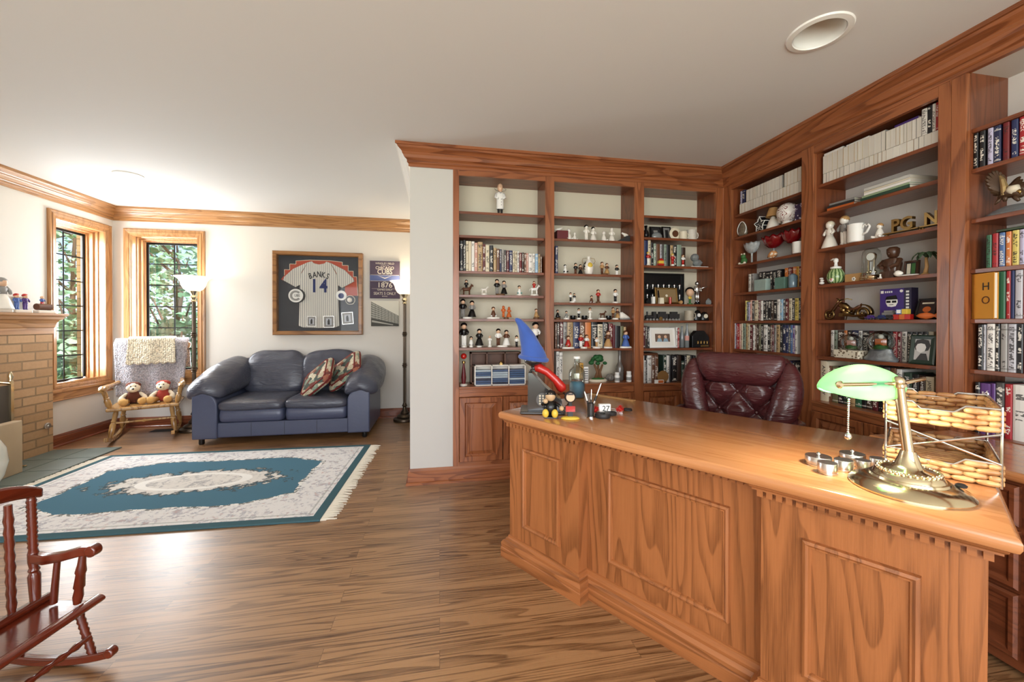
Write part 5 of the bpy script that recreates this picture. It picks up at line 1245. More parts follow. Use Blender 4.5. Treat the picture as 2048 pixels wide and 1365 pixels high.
text('cover_letter', 'H', .05, M_CHAR, yb, Matrix.Translation((.065, -.0008, hY*.70)) @ RX, .0004); text('cover_letter', 'O', .05, M_BROWN, yb, Matrix.Translation((.065, -.0008, hY*.40)) @ RX, .0004)
# flat book across the bright paperbacks
t = put('book', 'slim dark book lying across the bright paperbacks under the eagle', 'book', CB, 2035, .05, ZB[2]+HH(CB, 2040, 420+218/5.69, .045, ZB[2])+.001)
one('cover', mat('mottled_cover', '4c5a42', .5, var=.5, bump=(40, .1)), lambda b: (b.box((-.07, 0, 0), (.12, .11, .0015)), b.box((-.07, 0, .0105), (.12, .11, .012)), b.box((-.07, 0, 0), (.12, .003, .012))), parent=t); one('pages', M_PAGE, lambda b: b.box((-.068, .003, .0015), (.118, .108, .0105)), parent=t)
# rows of paperbacks with their page edges outward on the two top shelves
def edges(c, dy, z, pa, pb, n, ptopA, ptopB, px_mid, label, group, seed, skip=()):
    rr = random.Random(seed); x0, _ = c.xz(pa, 640, dy); x1, _ = c.xz(pb, 640, dy)
    h = HH(c, px_mid, ptopA, dy, z); ws = [rr.uniform(.7, 1.3) for _ in range(n)]; S = sum(ws); x = x0
    hmin = h
    for i, k in enumerate(ws):
        w = (x1-x0)*k/S
        if i not in skip:
            hh = h-rr.uniform(0, .0005); book(w-.0008, .17, hh, c.w(x, dy, z+EPS), c.rz, rr.choice(['cream', 'white', 'grey', 'tan']), '', label, group, flip=True)
        x += w
    return h
h1 = edges(CB, .04, ZB[5], 1478, 1601, 20, 361.5, 0, 1601, 'paperback, page edges out, lower layer of the top shelf beside the corner', 'lower layer of paperbacks beside the corner', 1)
h2 = edges(CB, .04, ZB[5]+h1+.0008, 1491, 1562.5, 12, 350.4, 0, 1563, 'paperback, page edges out, upper layer of the top shelf beside the corner', 'upper layer of paperbacks beside the corner', 2)
edges(CB, .04, ZB[5]+h1+.0008, 1567, 1601, 5, 333, 0, 1601, 'paperback, page edges out, in the short upper run by the stile', 'short upper run of paperbacks', 3)
row(CB, .06, ZB[5]+h1+.0008, 1440, 320, 8.53, [(328,358,545,'lavender','D'),(360,412,525,'navy','W')], 'at the left of the top shelf, corner bookcase', 'dark books on the top shelf', .15)
h3 = edges(CB, .04, ZB[5], 1644, 1874, 23, 260.5, 0, 1874, 'paperback, page edges out, lower layer of the wide bookcase top shelf', 'lower layer of paperbacks in the wide bookcase', 4)
h4 = edges(CB, .04, ZB[5]+h3+.0008, 1644, 1768, 12, 314.5, 0, 1644, 'paperback, page edges out, left upper layer of the wide bookcase top shelf', 'left upper layer of paperbacks in the wide bookcase', 5)
h5 = edges(CB, .04, ZB[5]+h3+.0008, 1769, 1840, 8, 235, 0, 1838, 'paperback, page edges out, right upper layer of the wide bookcase top shelf', 'right upper layer of paperbacks in the wide bookcase', 6)
zz = ZB[5]+h3+.0008
row(CB, .04, zz, 1600, 180, 3.79, [(906,948,150,'white','D'),(950,984,118,'black','W'),(986,1012,112,'white','D'),(1014,1036,100,'red','W')], 'beside the stile on the wide bookcase top shelf', 'mixed paperbacks beside the stile', .15)
zl = zz+max(h4, .03)+.0006
def flat(label, cm, x0, dy, z, w, d, h, rz=0, c=CB, name='book', pg=M_PAGE, group=None):
    t = thing(name, label, 'book', c.w(x0, dy, z), c.rz+rz, group)
    one('cover', cm, lambda b: (b.box((0, 0, 0), (w, d, .0015)), b.box((0, 0, h-.0015), (w, d, h)), b.box((0, 0, 0), (w, .003, h))), parent=t)
    one('pages', pg, lambda b: b.box((.002, .003, .0015), (w-.002, d-.003, h-.0015)), parent=t)
xa = CB.xz(1646, 640, .05)[0]
flat('white book lying flat on the paperbacks at the left of the top shelf', M_WHITE, xa, .05, zl, .12, .14, .018)
flat('thin white book lying flat in the middle of the paperback layers', M_WHITE, CB.xz(1690, 640, .05)[0], .05, zl, .13, .14, .012)
flat('purple book lying flat across the right paperback layer', M_PURPLE, CB.xz(1786, 640, .05)[0], .05, zz+h5+.0006, .11, .14, .016)
# two stacks of flat books one shelf lower
z = ZB[4]+EPS; x = CB.xz(1653, 640, .05)[0]; gp = 'flat books on the second shelf'
flat('orange book at the bottom of the left flat stack', M_ORANGE, x, .05, z, .16, .19, .020, R(4), group=gp)
flat('black book in the left flat stack, on the orange one', M_CHAR, x, .05, z+.0206, .16, .17, .016, R(5), group=gp)
flat('dark grey book at the top of the left flat stack', M_GREY, x+.005, .06, z+.0372, .15, .18, .014, R(3), group=gp)
x = CB.xz(1722, 640, .05)[0]
flat('dark green book at the bottom of the right flat stack', mat('dk_green', '2f4a3a', .5), x, .04, z, .26, .20, .018, R(-3), group=gp)
flat('pale green book second in the right flat stack', mat('pale_green', '9db08c', .5), x+.004, .045, z+.0186, .25, .20, .012, R(-3), group=gp)
flat('white patterned book third in the right flat stack', M_WHITE, x+.015, .045, z+.0312, .24, .20, .016, R(-2), group=gp)
flat('cream magazine fourth in the right flat stack', M_CREAM, x+.012, .05, z+.0478, .24, .20, .010, R(-2), group=gp)
flat('grey thick book at the top of the right flat stack', mat('pale_grey_cover', 'c9c8c2', .5), x+.012, .05, z+.0584, .235, .20, .018, R(-1), group=gp)
# ---- small figurines (plain people and animals on bases)
WOODB = mat('figurine_wood', '6b4a2e', .5)
def person_mesh(b, h, o=(0, 0, 0), legs=True, skirt=False, arm=1.25, mats=(0, 1, 2), g=1.35):
    """mats = top, legs, (unused)"""
    ox, oy, oz = o; body, leg = mats[0], mats[1]
    if skirt: b.lathe([(.20*h*g, 0), (.19*h*g, .05*h), (.13*h*g, .3*h), (.075*h*g, .48*h)], (ox, oy, oz), 12, leg)
    else:
        for s in (-1, 1): b.tube([(ox+s*.055*h, oy-.03*h, oz+.01*h), (ox+s*.055*h, oy, oz+.05*h), (ox+s*.05*h, oy, oz+.25*h), (ox+s*.045*h, oy, oz+.45*h)], [.05*h*g, .042*h*g, .05*h*g, .06*h*g], 7, leg)
    b.lathe([(.06*h*g, .42*h), (.085*h*g, .46*h), (.09*h*g, .58*h), (.10*h*g, .66*h), (.07*h*g, .72*h), (.035*h*g, .75*h)], (ox, oy, oz), 12, body, True, 1.0, .75)
    for s in (-1, 1): b.tube([(ox+s*.09*h, oy, oz+.71*h), (ox+s*.15*h*arm, oy-.03*h, oz+.58*h), (ox+s*.11*h*arm, oy-.10*h, oz+.50*h)], [.04*h*g, .036*h*g, .03*h*g], 7, body)
def animal_mesh(b, h, o=(0, 0, 0), m=0, L=1.0):
    ox, oy, oz = o
    for x in (-.28, -.22, .2, .26):
        b.tube([(ox+x*h*L, oy+(.07 if int(x*100) % 2 else -.07)*h, oz), (ox+x*h*L*.95, oy+(.06 if int(x*100) % 2 else -.06)*h, oz+.42*h)], [.03*h, .05*h], 6, m)
    b.rings([[(ox+t*h*L, oy+r*h*math.cos(a), oz+.5*h+dz*h+r*1.05*h*math.sin(a)) for a in [2*PI*i/10 for i in range(10)]] for t, r, dz in ((-.36, .04, .02), (-.3, .13, 0), (-.1, .13, -.02), (.12, .14, 0), (.3, .12, .04), (.36, .05, .08))], True, True, m)
    b.tube([(ox+.28*h*L, oy, oz+.58*h), (ox+.40*h*L, oy, oz+.80*h)], [.10*h, .07*h], 8, m)
    b.tube([(ox+.36*h*L, oy, oz+.84*h), (ox+.46*h*L, oy, oz+.82*h), (ox+.56*h*L, oy, oz+.74*h)], [.075*h, .085*h, .045*h], 8, m)
    for s in (-1, 1): b.tube([(ox+.38*h*L, oy+s*.05*h, oz+.88*h), (ox+.37*h*L, oy+s*.06*h, oz+.98*h)], [.03*h, .006*h], 5, m)
    b.tube([(ox-.34*h*L, oy, oz+.55*h), (ox-.46*h*L, oy, oz+.45*h), (ox-.48*h*L, oy, oz+.3*h)], [.035*h, .03*h, .015*h], 6, m)
def head_part(t, h, o, skin, hair, big=1.0):
    r = .135*h*big; o = (o[0], o[1], o[2]-.03*h)
    hd = one('head', skin, lambda b: b.ball((o[0], o[1], o[2]+.76*h+r*.9), r, 12, None, .95, 1, 1.08), parent=t, smooth='all')
    if hair: one('hair', hair, lambda b: b.lathe([(r*1.03, 0), (r*1.08, r*.25), (r*.95, r*.75), (r*.5, r*1.15), (0, r*1.25)], (o[0], o[1]+r*.15, o[2]+.76*h+r*.9), 12), parent=hd, smooth='all')
def figurine(c, px, py, dy, z, kind, cols, label, group, base=None, bw=None, rz=0):
    """cols = top, legs, head, hair; base = material of the plinth"""
    t = put('figurine', label, 'figurine', c, px, dy, z, rz, group)
    H = min(max(.03, HH(c, px, py, dy, z)), (room(c, z) if z < 2.05 else 2.352-z)-.010); bh = 0
    if base:
        bh = .014; w = bw or H*.5
        one('base', base, lambda b: b.lathe([(w/2, 0), (w/2+.001, .004), (w/2*.97, .010), (w/2*.9, bh), (0, bh)], (0, 0, 0), 24, None, True, 1, min(1, .055/w)), parent=t, smooth=True)
    h = H-bh; top, leg, skin, hair = cols
    O = (0, 0, bh)
    if kind in ('person', 'lady'):
        one('body', [top, leg], lambda b: person_mesh(b, h, O, skirt=kind == 'lady'), parent=t, smooth='all'); head_part(t, h, O, skin, hair)
    elif kind == 'pair':
        for s, q in ((-1, 1.0), (1, .92)):
            o = (s*h*.26, s*.008, bh); one('body', [top if s < 0 else leg, leg if s < 0 else top], lambda b: person_mesh(b, h*q, o, skirt=s > 0), parent=t, smooth='all'); head_part(t, h*q, o, skin, hair)
    elif kind == 'animal': one('body', [top], lambda b: animal_mesh(b, h, O), parent=t, smooth='all')
    elif kind == 'rider':
        one('horse', [leg], lambda b: animal_mesh(b, h*.72, O), parent=t, smooth='all'); o = (-.02*h, 0, bh+h*.30)
        one('rider', [top, top], lambda b: person_mesh(b, h*.62, o), parent=t, smooth='all'); head_part(t, h*.62, o, skin, hair)
    elif kind == 'seated':
        one('body', [top, leg], lambda b: (b.lathe([(.20*h, .0), (.24*h, .12*h), (.17*h, .38*h), (.11*h, .55*h), (.05*h, .6*h)], O, 12, 0), [b.tube([(s*.12*h, -.05*h, bh+.10*h), (s*.2*h, -.26*h, bh+.09*h), (s*.2*h, -.36*h, bh+.13*h)], [.08*h, .08*h, .05*h], 7, 1) for s in (-1, 1)]), parent=t, smooth='all'); head_part(t, h*.8, O, skin, hair, 1.45)
    elif kind == 'doctor':
        one('trousers', leg, lambda b: [b.tube([(s*.045*h, -.01*h, .0), (s*.045*h, 0, .02*h), (s*.05*h, 0, .24*h)], [.035*h, .032*h, .045*h], 8) for s in (-1, 1)], parent=t, smooth='all')
        ct = one('coat', top, lambda b: (b.lathe([(.125*h, .18*h), (.12*h, .22*h), (.115*h, .45*h), (.12*h, .62*h), (.10*h, .70*h), (.04*h, .74*h)], O, 16, None, True, 1, .7), [b.tube([(s*.11*h, 0, .68*h), (s*.15*h, -.03*h, .54*h), (s*.07*h, -.10*h, .50*h)], [.045*h, .042*h, .03*h], 8) for s in (-1, 1)]), parent=t, smooth='all')
        one('button', M_CHAR, lambda b: [b.ball((.03*h, -.085*h, (.30+.09*k)*h), .011*h, 6) for k in range(3)], parent=ct)
        one('head', skin, lambda b: (b.lathe([(.03*h, .72*h), (.075*h, .78*h), (.09*h, .86*h), (.075*h, .96*h), (.0, 1.0*h)], O, 14), b.ball((0, -.09*h, .87*h), .02*h, 8)), parent=t, smooth='all')
        one('stethoscope', M_CHAR, lambda b: b.tube([(-.19*h, -.02, .80*h), (-.15*h, -.03, .74*h), (-.05*h, -.03, .71*h), (.0, -.03, .66*h), (.05*h, -.03, .71*h), (.15*h, -.03, .74*h), (.18*h, -.02, .79*h), (.13*h, -.02, .82*h)], .0016, 5), parent=t)
    return t
D_ = dict
FG = 'small figurines on the partition shelves'
def figs(c, dy, z, ox, oy, sc, L, where):
    for (x, y, kind, cols, bs, bw, txt) in L: figurine(c, x/sc+ox, y/sc+oy, dy, z, kind, cols, '%s, %s' % (txt, where), FG, bs, bw)
W_, K_, S_, T_, R_, B_, N_, P_ = M_WHITE, M_BLACK, M_SKIN, M_TAN, M_RED, M_BLUE, M_BROWN, M_PORC
figs(CA, .10, ZA1[5], 900, 330, 5.055, [(505,140,'doctor',(W_,M_CHAR,S_,None),None,0,'tall doctor figurine in a white coat')], 'alone on the top shelf')
figs(CA, .09, ZA1[2], 900, 330, 5.055, [(168,1150,'rider',(K_,N_,S_,K_),None,0,'dark horse and rider figurine'),(345,1222,'animal',(P_,P_,S_,K_),P_,.05,'small white dog figurine on a pale base'),(510,1160,'pair',(K_,M_GREY,S_,K_),WOODB,.075,'tall figurine couple in dark clothes'),(700,1212,'seated',(W_,M_TEAL,S_,K_),P_,.045,'small figurine with white top on a base'),(852,1165,'rider',(R_,W_,S_,N_),P_,.07,'white horse and red rider figurine')], 'leftmost bookcase, below the long book row')
figs(CA, .09, ZA1[1], 900, 540, 5.25, [(172,310,'pair',(K_,M_GREY,S_,K_),P_,.08,'tall dark figurine pair on a white base'),(455,378,'seated',(N_,W_,S_,N_),P_,.11,'reclining figurine on a long white base'),(590,378,'pair',(M_ORANGE,M_ORANGE,M_ORANGE,None),WOODB,.04,'figurine pair in orange on a brown base'),(905,400,'seated',(T_,T_,S_,N_),WOODB,.05,'small tan figurine on a dark base')], 'leftmost bookcase, third shelf up')
figs(CA, .09, ZA1[0], 900, 540, 5.25, [(140,555,'person',(K_,W_,S_,K_),P_,.045,'tall black and white figurine at the far left'),(222,690,'seated',(W_,M_GREY,S_,K_),P_,.03,'small sitting figurine next to the tall one'),(308,622,'lady',(K_,K_,S_,K_),P_,.045,'figurine in a long black gown'),(418,692,'person',(W_,W_,S_,None),P_,.03,'tiny all-white figurine'),(550,620,'pair',(W_,N_,S_,K_),P_,.085,'figurine couple in white and brown on a round base'),(700,695,'person',(W_,K_,S_,K_),None,0,'small figurine in white by the blue hat'),(897,548,'person',(W_,K_,S_,K_),None,0,'tall figurine behind the blue hat')], 'leftmost bookcase, second shelf up')
figs(CA, .09, ZA2[4], 900, 330, 5.055, [(1198,632,'seated',(P_,P_,P_,None),None,0,'white cherub figurine at the left'),(1258,672,'seated',(P_,P_,P_,None),None,0,'tiny white cherub figurine second from left'),(1410,618,'pair',(P_,P_,P_,K_),None,0,'white figurine couple with dark hair'),(1552,658,'seated',(P_,P_,P_,None),None,0,'short white cherub figurine right of the couple'),(1632,636,'lady',(P_,P_,P_,None),None,0,'tall white praying figurine before the dark wedge')], 'second shelf down, middle bookcase')
figs(CA, .09, ZA2[3], 900, 330, 5.055, [(1163,1000,'seated',(W_,K_,W_,K_),P_,.03,'small black and white figurine left of the vase'),(1293,1000,'pair',(K_,N_,S_,K_),None,0,'dark figurine couple left of the vase'),(1560,985,'pair',(T_,N_,S_,N_),WOODB,.06,'brown figurine group right of the vase'),(1685,1015,'person',(K_,W_,S_,K_),None,0,'small dark figurine at the right end')], 'third shelf down, middle bookcase')
figs(CA, .09, ZA2[2], 900, 540, 5.25, [(1285,240,'pair',(W_,K_,S_,K_),P_,.05,'black and white figurine pair on a pale base'),(1485,262,'seated',(N_,W_,S_,K_),None,0,'small brown sitting figurine'),(1555,208,'person',(R_,N_,S_,N_),WOODB,.04,'tall figurine in red and brown'),(1735,205,'person',(W_,M_CHAR,S_,K_),P_,.055,'figurine with raised hat on a white base')], 'middle bookcase, above the figurine shelf')
figs(CA, .09, ZA2[1], 900, 540, 5.25, [(1130,412,'seated',(K_,K_,S_,K_),WOODB,.05,'dark figurine at the far left'),(1222,425,'seated',(M_GREY,W_,S_,K_),P_,.05,'grey figurine on an oval base'),(1352,405,'person',(W_,K_,S_,K_),P_,.04,'black and white figurine on a round base'),(1470,398,'person',(P_,P_,S_,N_),P_,.04,'pale figurine on a round base'),(1600,425,'animal',(N_,N_,N_,N_),P_,.075,'brown animal figurine on a wide base'),(1735,395,'pair',(T_,N_,S_,N_),P_,.055,'brown figurine couple on a round base')], 'figurine shelf of the middle bookcase')
for x, lb in ((1290, 'small black cup between figurines, left'), (1410, 'small black cup between figurines, middle'), (1662, 'small black cup between figurines, right')):
    tag(one('cup', M_BLACK, lambda b: b.lathe([(.0, .0), (.018, 0), (.024, .02), (.023, .034), (.019, .034), (.017, .006)], (0, 0, 0), 20, cap=False).tube([(.022, 0, .028), (.034, 0, .024), (.032, 0, .012), (.021, 0, .010)], .003, 6), loc=CA.w(CA.xz(x/5.25+900, 640, .13)[0], .13, ZA2[1]+EPS), smooth=True), lb+', middle bookcase', 'cup', 'small black cups')
figs(CA, .025, ZA2[0], 900, 540, 5.25, [(1242,680,'seated',(R_,T_,S_,N_),P_,.105,'red figurine group on a wide white base'),(1405,672,'pair',(R_,W_,S_,N_),P_,.055,'small red and white figurine pair'),(1540,700,'person',(W_,T_,S_,K_),P_,.065,'small pale figurine before the black book'),(1660,640,'lady',(N_,T_,S_,N_),P_,.075,'tall brown figurine before the black book'),(1845,640,'lady',(B_,B_,S_,N_),P_,.105,'figurine in a blue robe at the right end')], 'before the books, middle bookcase')
figs(CA, .028, ZA3[3], 1260, 360, 5.689, [(205,820,'person',(R_,W_,S_,M_YELLOW),P_,.025,'tiny red and white figurine at the left'),(482,840,'person',(R_,R_,S_,M_YELLOW),P_,.03,'tiny red figurine in the middle'),(600,850,'person',(W_,R_,S_,N_),P_,.025,'tiny white and red figurine at the right')], 'before the books, narrow bookcase')
# mantel figurines
for k, (px, py, kind, cols, bw, lb) in enumerate(((4, 556, 'lady', (M_GREY, P_, S_, M_GREY), .10, 'tall grey figurine at the left edge on the fireplace mantel'), (42, 588, 'pair', (B_, M_PURPLE, S_, R_), .12, 'blue and purple figurine pair on a long white base on the mantel'), (88, 590, 'rider', (B_, T_, S_, R_), .14, 'figurine of a rider in blue on a long white base on the mantel'))):
    p = atx(px, 622, -3.60); H = atx(px, py, -3.60).z-1.303
    t = thing('figurine', lb, 'figurine', (-3.60, p.y, 1.3034), PI/2*.9, 'figurines on the mantel')
    one('base', P_, lambda b: b.box((-bw/2, -.035, 0), (bw/2, .035, .028)), parent=t, bevel=.006)
    h = H-.028; O = (0, 0, .028)
    if kind == 'lady': one('body', [cols[0], cols[1]], lambda b: person_mesh(b, h, O, skirt=True), parent=t, smooth='all'); head_part(t, h, O, S_, cols[3])
    elif kind == 'pair':
        for s in (-1, 1):
            o = (s*h*.22, 0, .028); one('body', [cols[0] if s < 0 else cols[1]]*2, lambda b: person_mesh(b, h, o), parent=t, smooth='all'); head_part(t, h, o, S_, cols[3])
        one('backboard', P_, lambda b: b.box((-.06, .02, .028), (.06, .028, .14)), parent=t)
    else:
        one('log', N_, lambda b: b.turned([(0, .03), (1, .03)], (-.06, 0, .06), (.05, 0, .06), 12), parent=t, smooth=True); o = (-.015, 0, .06)
        one('rider', [cols[0], cols[3]], lambda b: person_mesh(b, h*.7, o), parent=t, smooth='all'); head_part(t, h*.7, o, S_, None)
# ---- everything else on the shelves
def L8(name, label, cat, c, px, dy, z, mats, fn, rz=0, group=None, lx=None, **k):
    if lx is None: lx = c.xz(px, 640, dy)[0]
    o = one(name, mats, fn, label, cat, group, **k); o.location = c.w(lx, dy, z+EPS); o.rotation_euler.z = c.rz+rz; return o
def picture(c, px0, px1, ptop, dy, z, label, fm, fw, inner, mount=None, tilt=8, rz=0, group=None, extra=None):
    w = WW(c, px0, px1, dy); h = HH(c, (px0+px1)/2, ptop, dy, z)
    t = put('picture_frame', label, 'picture frame', c, (px0+px1)/2, dy, z, rz, group); t.rotation_euler.x = 0
    M = Matrix.Rotation(R(-tilt), 4, 'X')
    def fr(b): b.T = M; frame_ring(b, -w/2, 0, w/2, h, [(0, .014), (0, 0), (fw*.3, -.004), (fw, -.002), (fw, .004)])
    one('frame', fm, fr, parent=t)
    def bk(b): b.T = M; b.box((-w/2+.001, .004, .001), (w/2-.001, .013, h-.001))
    one('backing', M_CHAR, bk, parent=t)
    if mount:
        def mo(b): b.T = M; b.box((-w/2+fw, .002, fw), (w/2-fw, .005, h-fw))
        one('mount', mount, mo, parent=t); k = .2*min(w, h)
    else: k = 0
    def ph(b):
        b.T = M; x0, x1, z0, z1 = -w/2+fw+k, w/2-fw-k, fw+k, h-fw-k
        b.box((x0, .0008, z0), (x1, .003, z1), 0)
        if extra: extra(b, x0, z0, x1, z1)
    one('picture', inner, ph, parent=t)
    def st(b): yt = .7*h*math.sin(R(tilt))+.0145; yb = yt+h*.16; b.prism([(yb, 0), (yb+.003, 0), (yt+.003, .7*h), (yt, .7*h)], 'x', -.012, .012)
    one('easel_back', M_CHAR, st, parent=t)
    return t
def mug(c, px, pt, dy, z, label, m=M_PORC, r=None, handle='ring', rz=0, cat='mug'):
    h = HH(c, px, pt, dy, z); r = r or h*.45
    t = put('mug', label, cat, c, px, dy, z, rz)
    one('cup', m, lambda b: b.lathe([(0, 0), (r*.9, 0), (r, .004), (r, h), (r*.92, h), (r*.9, .006), (0, .006)], seg=24, cap=False), parent=t, smooth=True)
    def hd(b):
        if handle == 'heart': P = [(r, 0, h*.35), (r*1.6, 0, h*.45), (r*2.0, 0, h*.72), (r*1.85, 0, h*.86), (r*1.62, 0, h*.76), (r*1.4, 0, h*.88), (r*1.15, 0, h*.84), (r, 0, h*.7)]
        else: P = [(r*.95, 0, h*.22), (r*1.5, 0, h*.3), (r*1.62, 0, h*.52), (r*1.5, 0, h*.74), (r*.95, 0, h*.8)]
        b.tube(P, h*.055, 8)
    one('handle', m, hd, parent=t, smooth='all'); return t
# leftmost bookcase, counter
gt = put('toy_dispenser', 'red glass ball on a figurine stand at the left end of the counter', 'ornament', CA, 927.5, .07, CTA)
h = HH(CA, 927, 707, .07, CTA)
one('stand', [M_MAROON, P_], lambda b: (b.lathe([(.028, 0), (.03, .008), (.02, .014)], seg=20, m=1), b.lathe([(.014, .014), (.02, h*.25), (.012, h*.5), (.006, h*.7)], seg=14, m=0)), parent=gt, smooth=True)
one('globe', M_RED, lambda b: b.ball((0, 0, h-.024), .024, 18), parent=gt, smooth='all')
one('collar', M_GOLD, lambda b: b.lathe([(.012, h*.68), (.014, h*.72), (.010, h*.76)], seg=14), parent=gt, smooth=True)
cw = WW(CA, 940, 1041, .14)
wc = put('wall_box', 'dark wooden pigeonhole box standing behind the small plastic drawers', 'box', CA, 990, .20, CTA)
hb = HH(CA, 990, 705, .14, CTA)
one('case', M_BROWN, lambda b: (b.box((-cw/2, -.06, 0), (-cw/2+.012, .04, hb)), b.box((cw/2-.012, -.06, 0), (cw/2, .04, hb)), b.box((-cw/2, -.06, hb-.012), (cw/2, .04, hb)), b.box((-cw/2, .03, 0), (cw/2, .04, hb)), b.box((-cw/2, -.06, 0), (cw/2, .04, .012)), b.box((-.08, -.06, 0), (-.068, .03, hb)), b.box((.07, -.06, 0), (.082, .03, hb)), b.box((-cw/2, -.06, hb*.55), (cw/2, .03, hb*.55+.008))), parent=wc, bevel=.001)
ow = WW(CA, 950.5, 1052, .06); oh = HH(CA, 1000, 730, .06, CTA)
og = put('drawer_organizer', 'small white plastic organizer with blue sheets behind clear fronts', 'organizer', CA, 1001, .035, CTA)
one('shell', M_PORC, lambda b: (b.box((-ow/2, 0, 0), (ow/2, .09, .006)), b.box((-ow/2, 0, oh-.006), (ow/2, .09, oh)), b.box((-ow/2, .085, 0), (ow/2, .09, oh)), [b.box((-ow/2+ow*k/3-.004+(.004 if k == 0 else 0)-(.004 if k == 3 else 0), 0, 0), (-ow/2+ow*k/3+.004+(.004 if k == 0 else 0)-(.004 if k == 3 else 0), .09, oh)) for k in range(4)]), parent=og)
SHB = [mat('sheet_blue', '3d5f86', .5), mat('sheet_pale', 'b9cbd6', .5), mat('sheet_dark', '24364e', .5)]
rr = random.Random(3)
for k in range(3):
    x0 = -ow/2+ow*k/3+.008; x1 = -ow/2+ow*(k+1)/3-.008
    for j in range(7):
        z0 = .007+j*oh*.105
        one('sheet', SHB[rr.choice((0, 0, 2, 1))], lambda b: b.box((x0, .004, z0), (x1, .08, z0+oh*.085)), parent=og)
    one('clear_front', pane_mat(), lambda b: b.box((x0, .001, .007), (x1, .002, oh-.007)), parent=og)
L8('trinket', 'small brass nameplate block on top of the plastic organizer', 'ornament', CA, 1002, .06, CTA+oh, M_GOLD, lambda b: (b.box((-.011, -.008, 0), (.011, .008, .014)), b.lathe([(.012, .014), (.011, .022), (.006, .028), (0, .03)], seg=12)), smooth=True)
# middle bookcase
bw = WW(CA, 1110, 1132, .08)
L8('keepsake_box', 'dark red box under the white bird, left end of the shelf', 'box', CA, 1121.5, .10, ZA2[4], M_MAROON, lambda b: b.box((-bw/2, -.05, 0), (bw/2, .05, HH(CA, 1121, 461.5, .06, ZA2[4]))), bevel=.002)
def bird(b):
    b.rings([[(x, r*math.cos(a), z+r*math.sin(a)) for a in [2*PI*i/10 for i in range(10)]] for x, r, z in ((-.035, .003, .012), (-.02, .010, .014), (0, .014, .016), (.015, .010, .022), (.022, .009, .028), (.03, .002, .027))])
    b.lathe([(.012, 0), (.008, .006)], (0, 0, 0), 10)
L8('bird_figurine', 'white porcelain bird on the dark red box', 'figurine', CA, 1118, .09, ZA2[4]+HH(CA, 1121, 461.5, .06, ZA2[4]), P_, bird, smooth='all')
L8('keepsake_box', 'dark wedge-shaped stand at the right end of the cherub shelf', 'box', CA, 1245, .10, ZA2[4], M_CHAR, lambda b: b.prism([(-.06, 0), (.07, 0), (.07, .055), (.045, .055)], 'y', -.03, .03))
L8('bird_figurine', 'white porcelain shell bird on the dark wedge', 'figurine', CA, 1255, .10, ZA2[4]+.055, P_, bird, smooth='all', rz=PI)
book(.022, .14, HH(CA, 1112, 492, .06, ZA2[3]), CA.w(CA.xz(1110.5, 640, .06)[0], .06, ZA2[3]+EPS), 0, 'navy', 'W', 'single tall navy book against the left stile, middle bookcase', None)
vz = put('vase', 'white and black jug with yellow face and wire handles', 'vase', CA, 1177, .09, ZA2[3]); h = HH(CA, 1177, 514, .09, ZA2[3])
one('body', P_, lambda b: b.lathe([(.03, 0), (.034, h*.1), (.042, h*.35), (.042, h*.55), (.026, h*.75), (.013, h*.82), (.013, h*.95), (.018, h)], seg=24), parent=vz, smooth='all')
one('hood', M_BLACK, lambda b: b.lathe([(.0425, h*.30), (.044, h*.45), (.043, h*.56), (.030, h*.72)], (0, .004, 0), 24, cap=False), parent=vz, smooth='all')
one('face', M_YELLOW, lambda b: b.ball((0, -.026, h*.50), .026, 14, None, 1, .8, 1), parent=vz, smooth='all')
one('handle', M_GOLD, lambda b: [b.tube([(s*.016, 0, h*.92), (s*.05, 0, h*.9), (s*.058, 0, h*.75), (s*.044, 0, h*.6)], .0018, 6) for s in (-1, 1)], parent=vz, smooth='all')
L8('shoe_ornament', 'white ceramic shoe ornament at the right end, middle bookcase', 'ornament', CA, 1254, .08, ZA2[1], [P_, M_GREY], lambda b: (b.box((-.045, -.018, 0), (.045, .018, .012), 1), b.rings([[(x, -w+.0*i if False else w*math.cos(a), z0+hh*math.sin(a)) for a in [PI*i/8 for i in range(9)]] for x, w, z0, hh in ((-.042, .016, .012, .05), (-.02, .018, .012, .055), (.01, .017, .012, .035), (.042, .012, .012, .014))], True, True, 0)), smooth='all')
yl = WW(CA, 1160, 1167, .07)
book(yl, .10, HH(CA, 1163, 727, .05, CTA), CA.w(CA.xz(1160, 640, .05)[0], .05, CTA+EPS), 0, 'golden', 'D', 'small golden book left of the bonsai ornament', None)
sw = WW(CA, 1168, 1177, .05); sh = HH(CA, 1172, 734, .05, CTA)
stb = L8('striped_box', 'small white box with black stripes beside the golden book', 'box', CA, 1172.5, .05, CTA, [W_, K_], lambda b: (b.box((-sw/2, 0, 0), (sw/2, .06, sh), 0), [b.box((-sw/2+.003, -.0006, sh*(.12+.14*k)), (sw/2-.003, .001, sh*(.16+.14*k)), 1) for k in range(6)]))
tb = put('tree_ornament', 'ornamental green bonsai tree on an oval cream base', 'ornament', CA, 1196, .08, CTA); h = HH(CA, 1195, 708, .08, CTA)
one('base', M_CREAM, lambda b: b.lathe([(.05, 0), (.054, .006), (.052, .018), (.045, .022), (0, .022)], (0, 0, 0), 24, None, True, 1.5, .8), parent=tb, smooth=True)
one('moss', M_GREEN, lambda b: b.lathe([(.042, .021), (.036, .03), (.015, .036), (0, .037)], (0, 0, 0), 20, None, True, 1.4, .8), parent=tb, smooth='all')
one('trunk', BARKM := mat('ornament_bark', '7a5538', .7), lambda b: [b.tube([(dx, dy, .03), (dx*.5+.005, dy, h*.35), (dx*1.8, dy*1.5, h*.62)], [.016, .012, .008], 8) for dx, dy in ((-.018, 0), (.004, .008), (.022, -.004))], parent=tb, smooth='all')
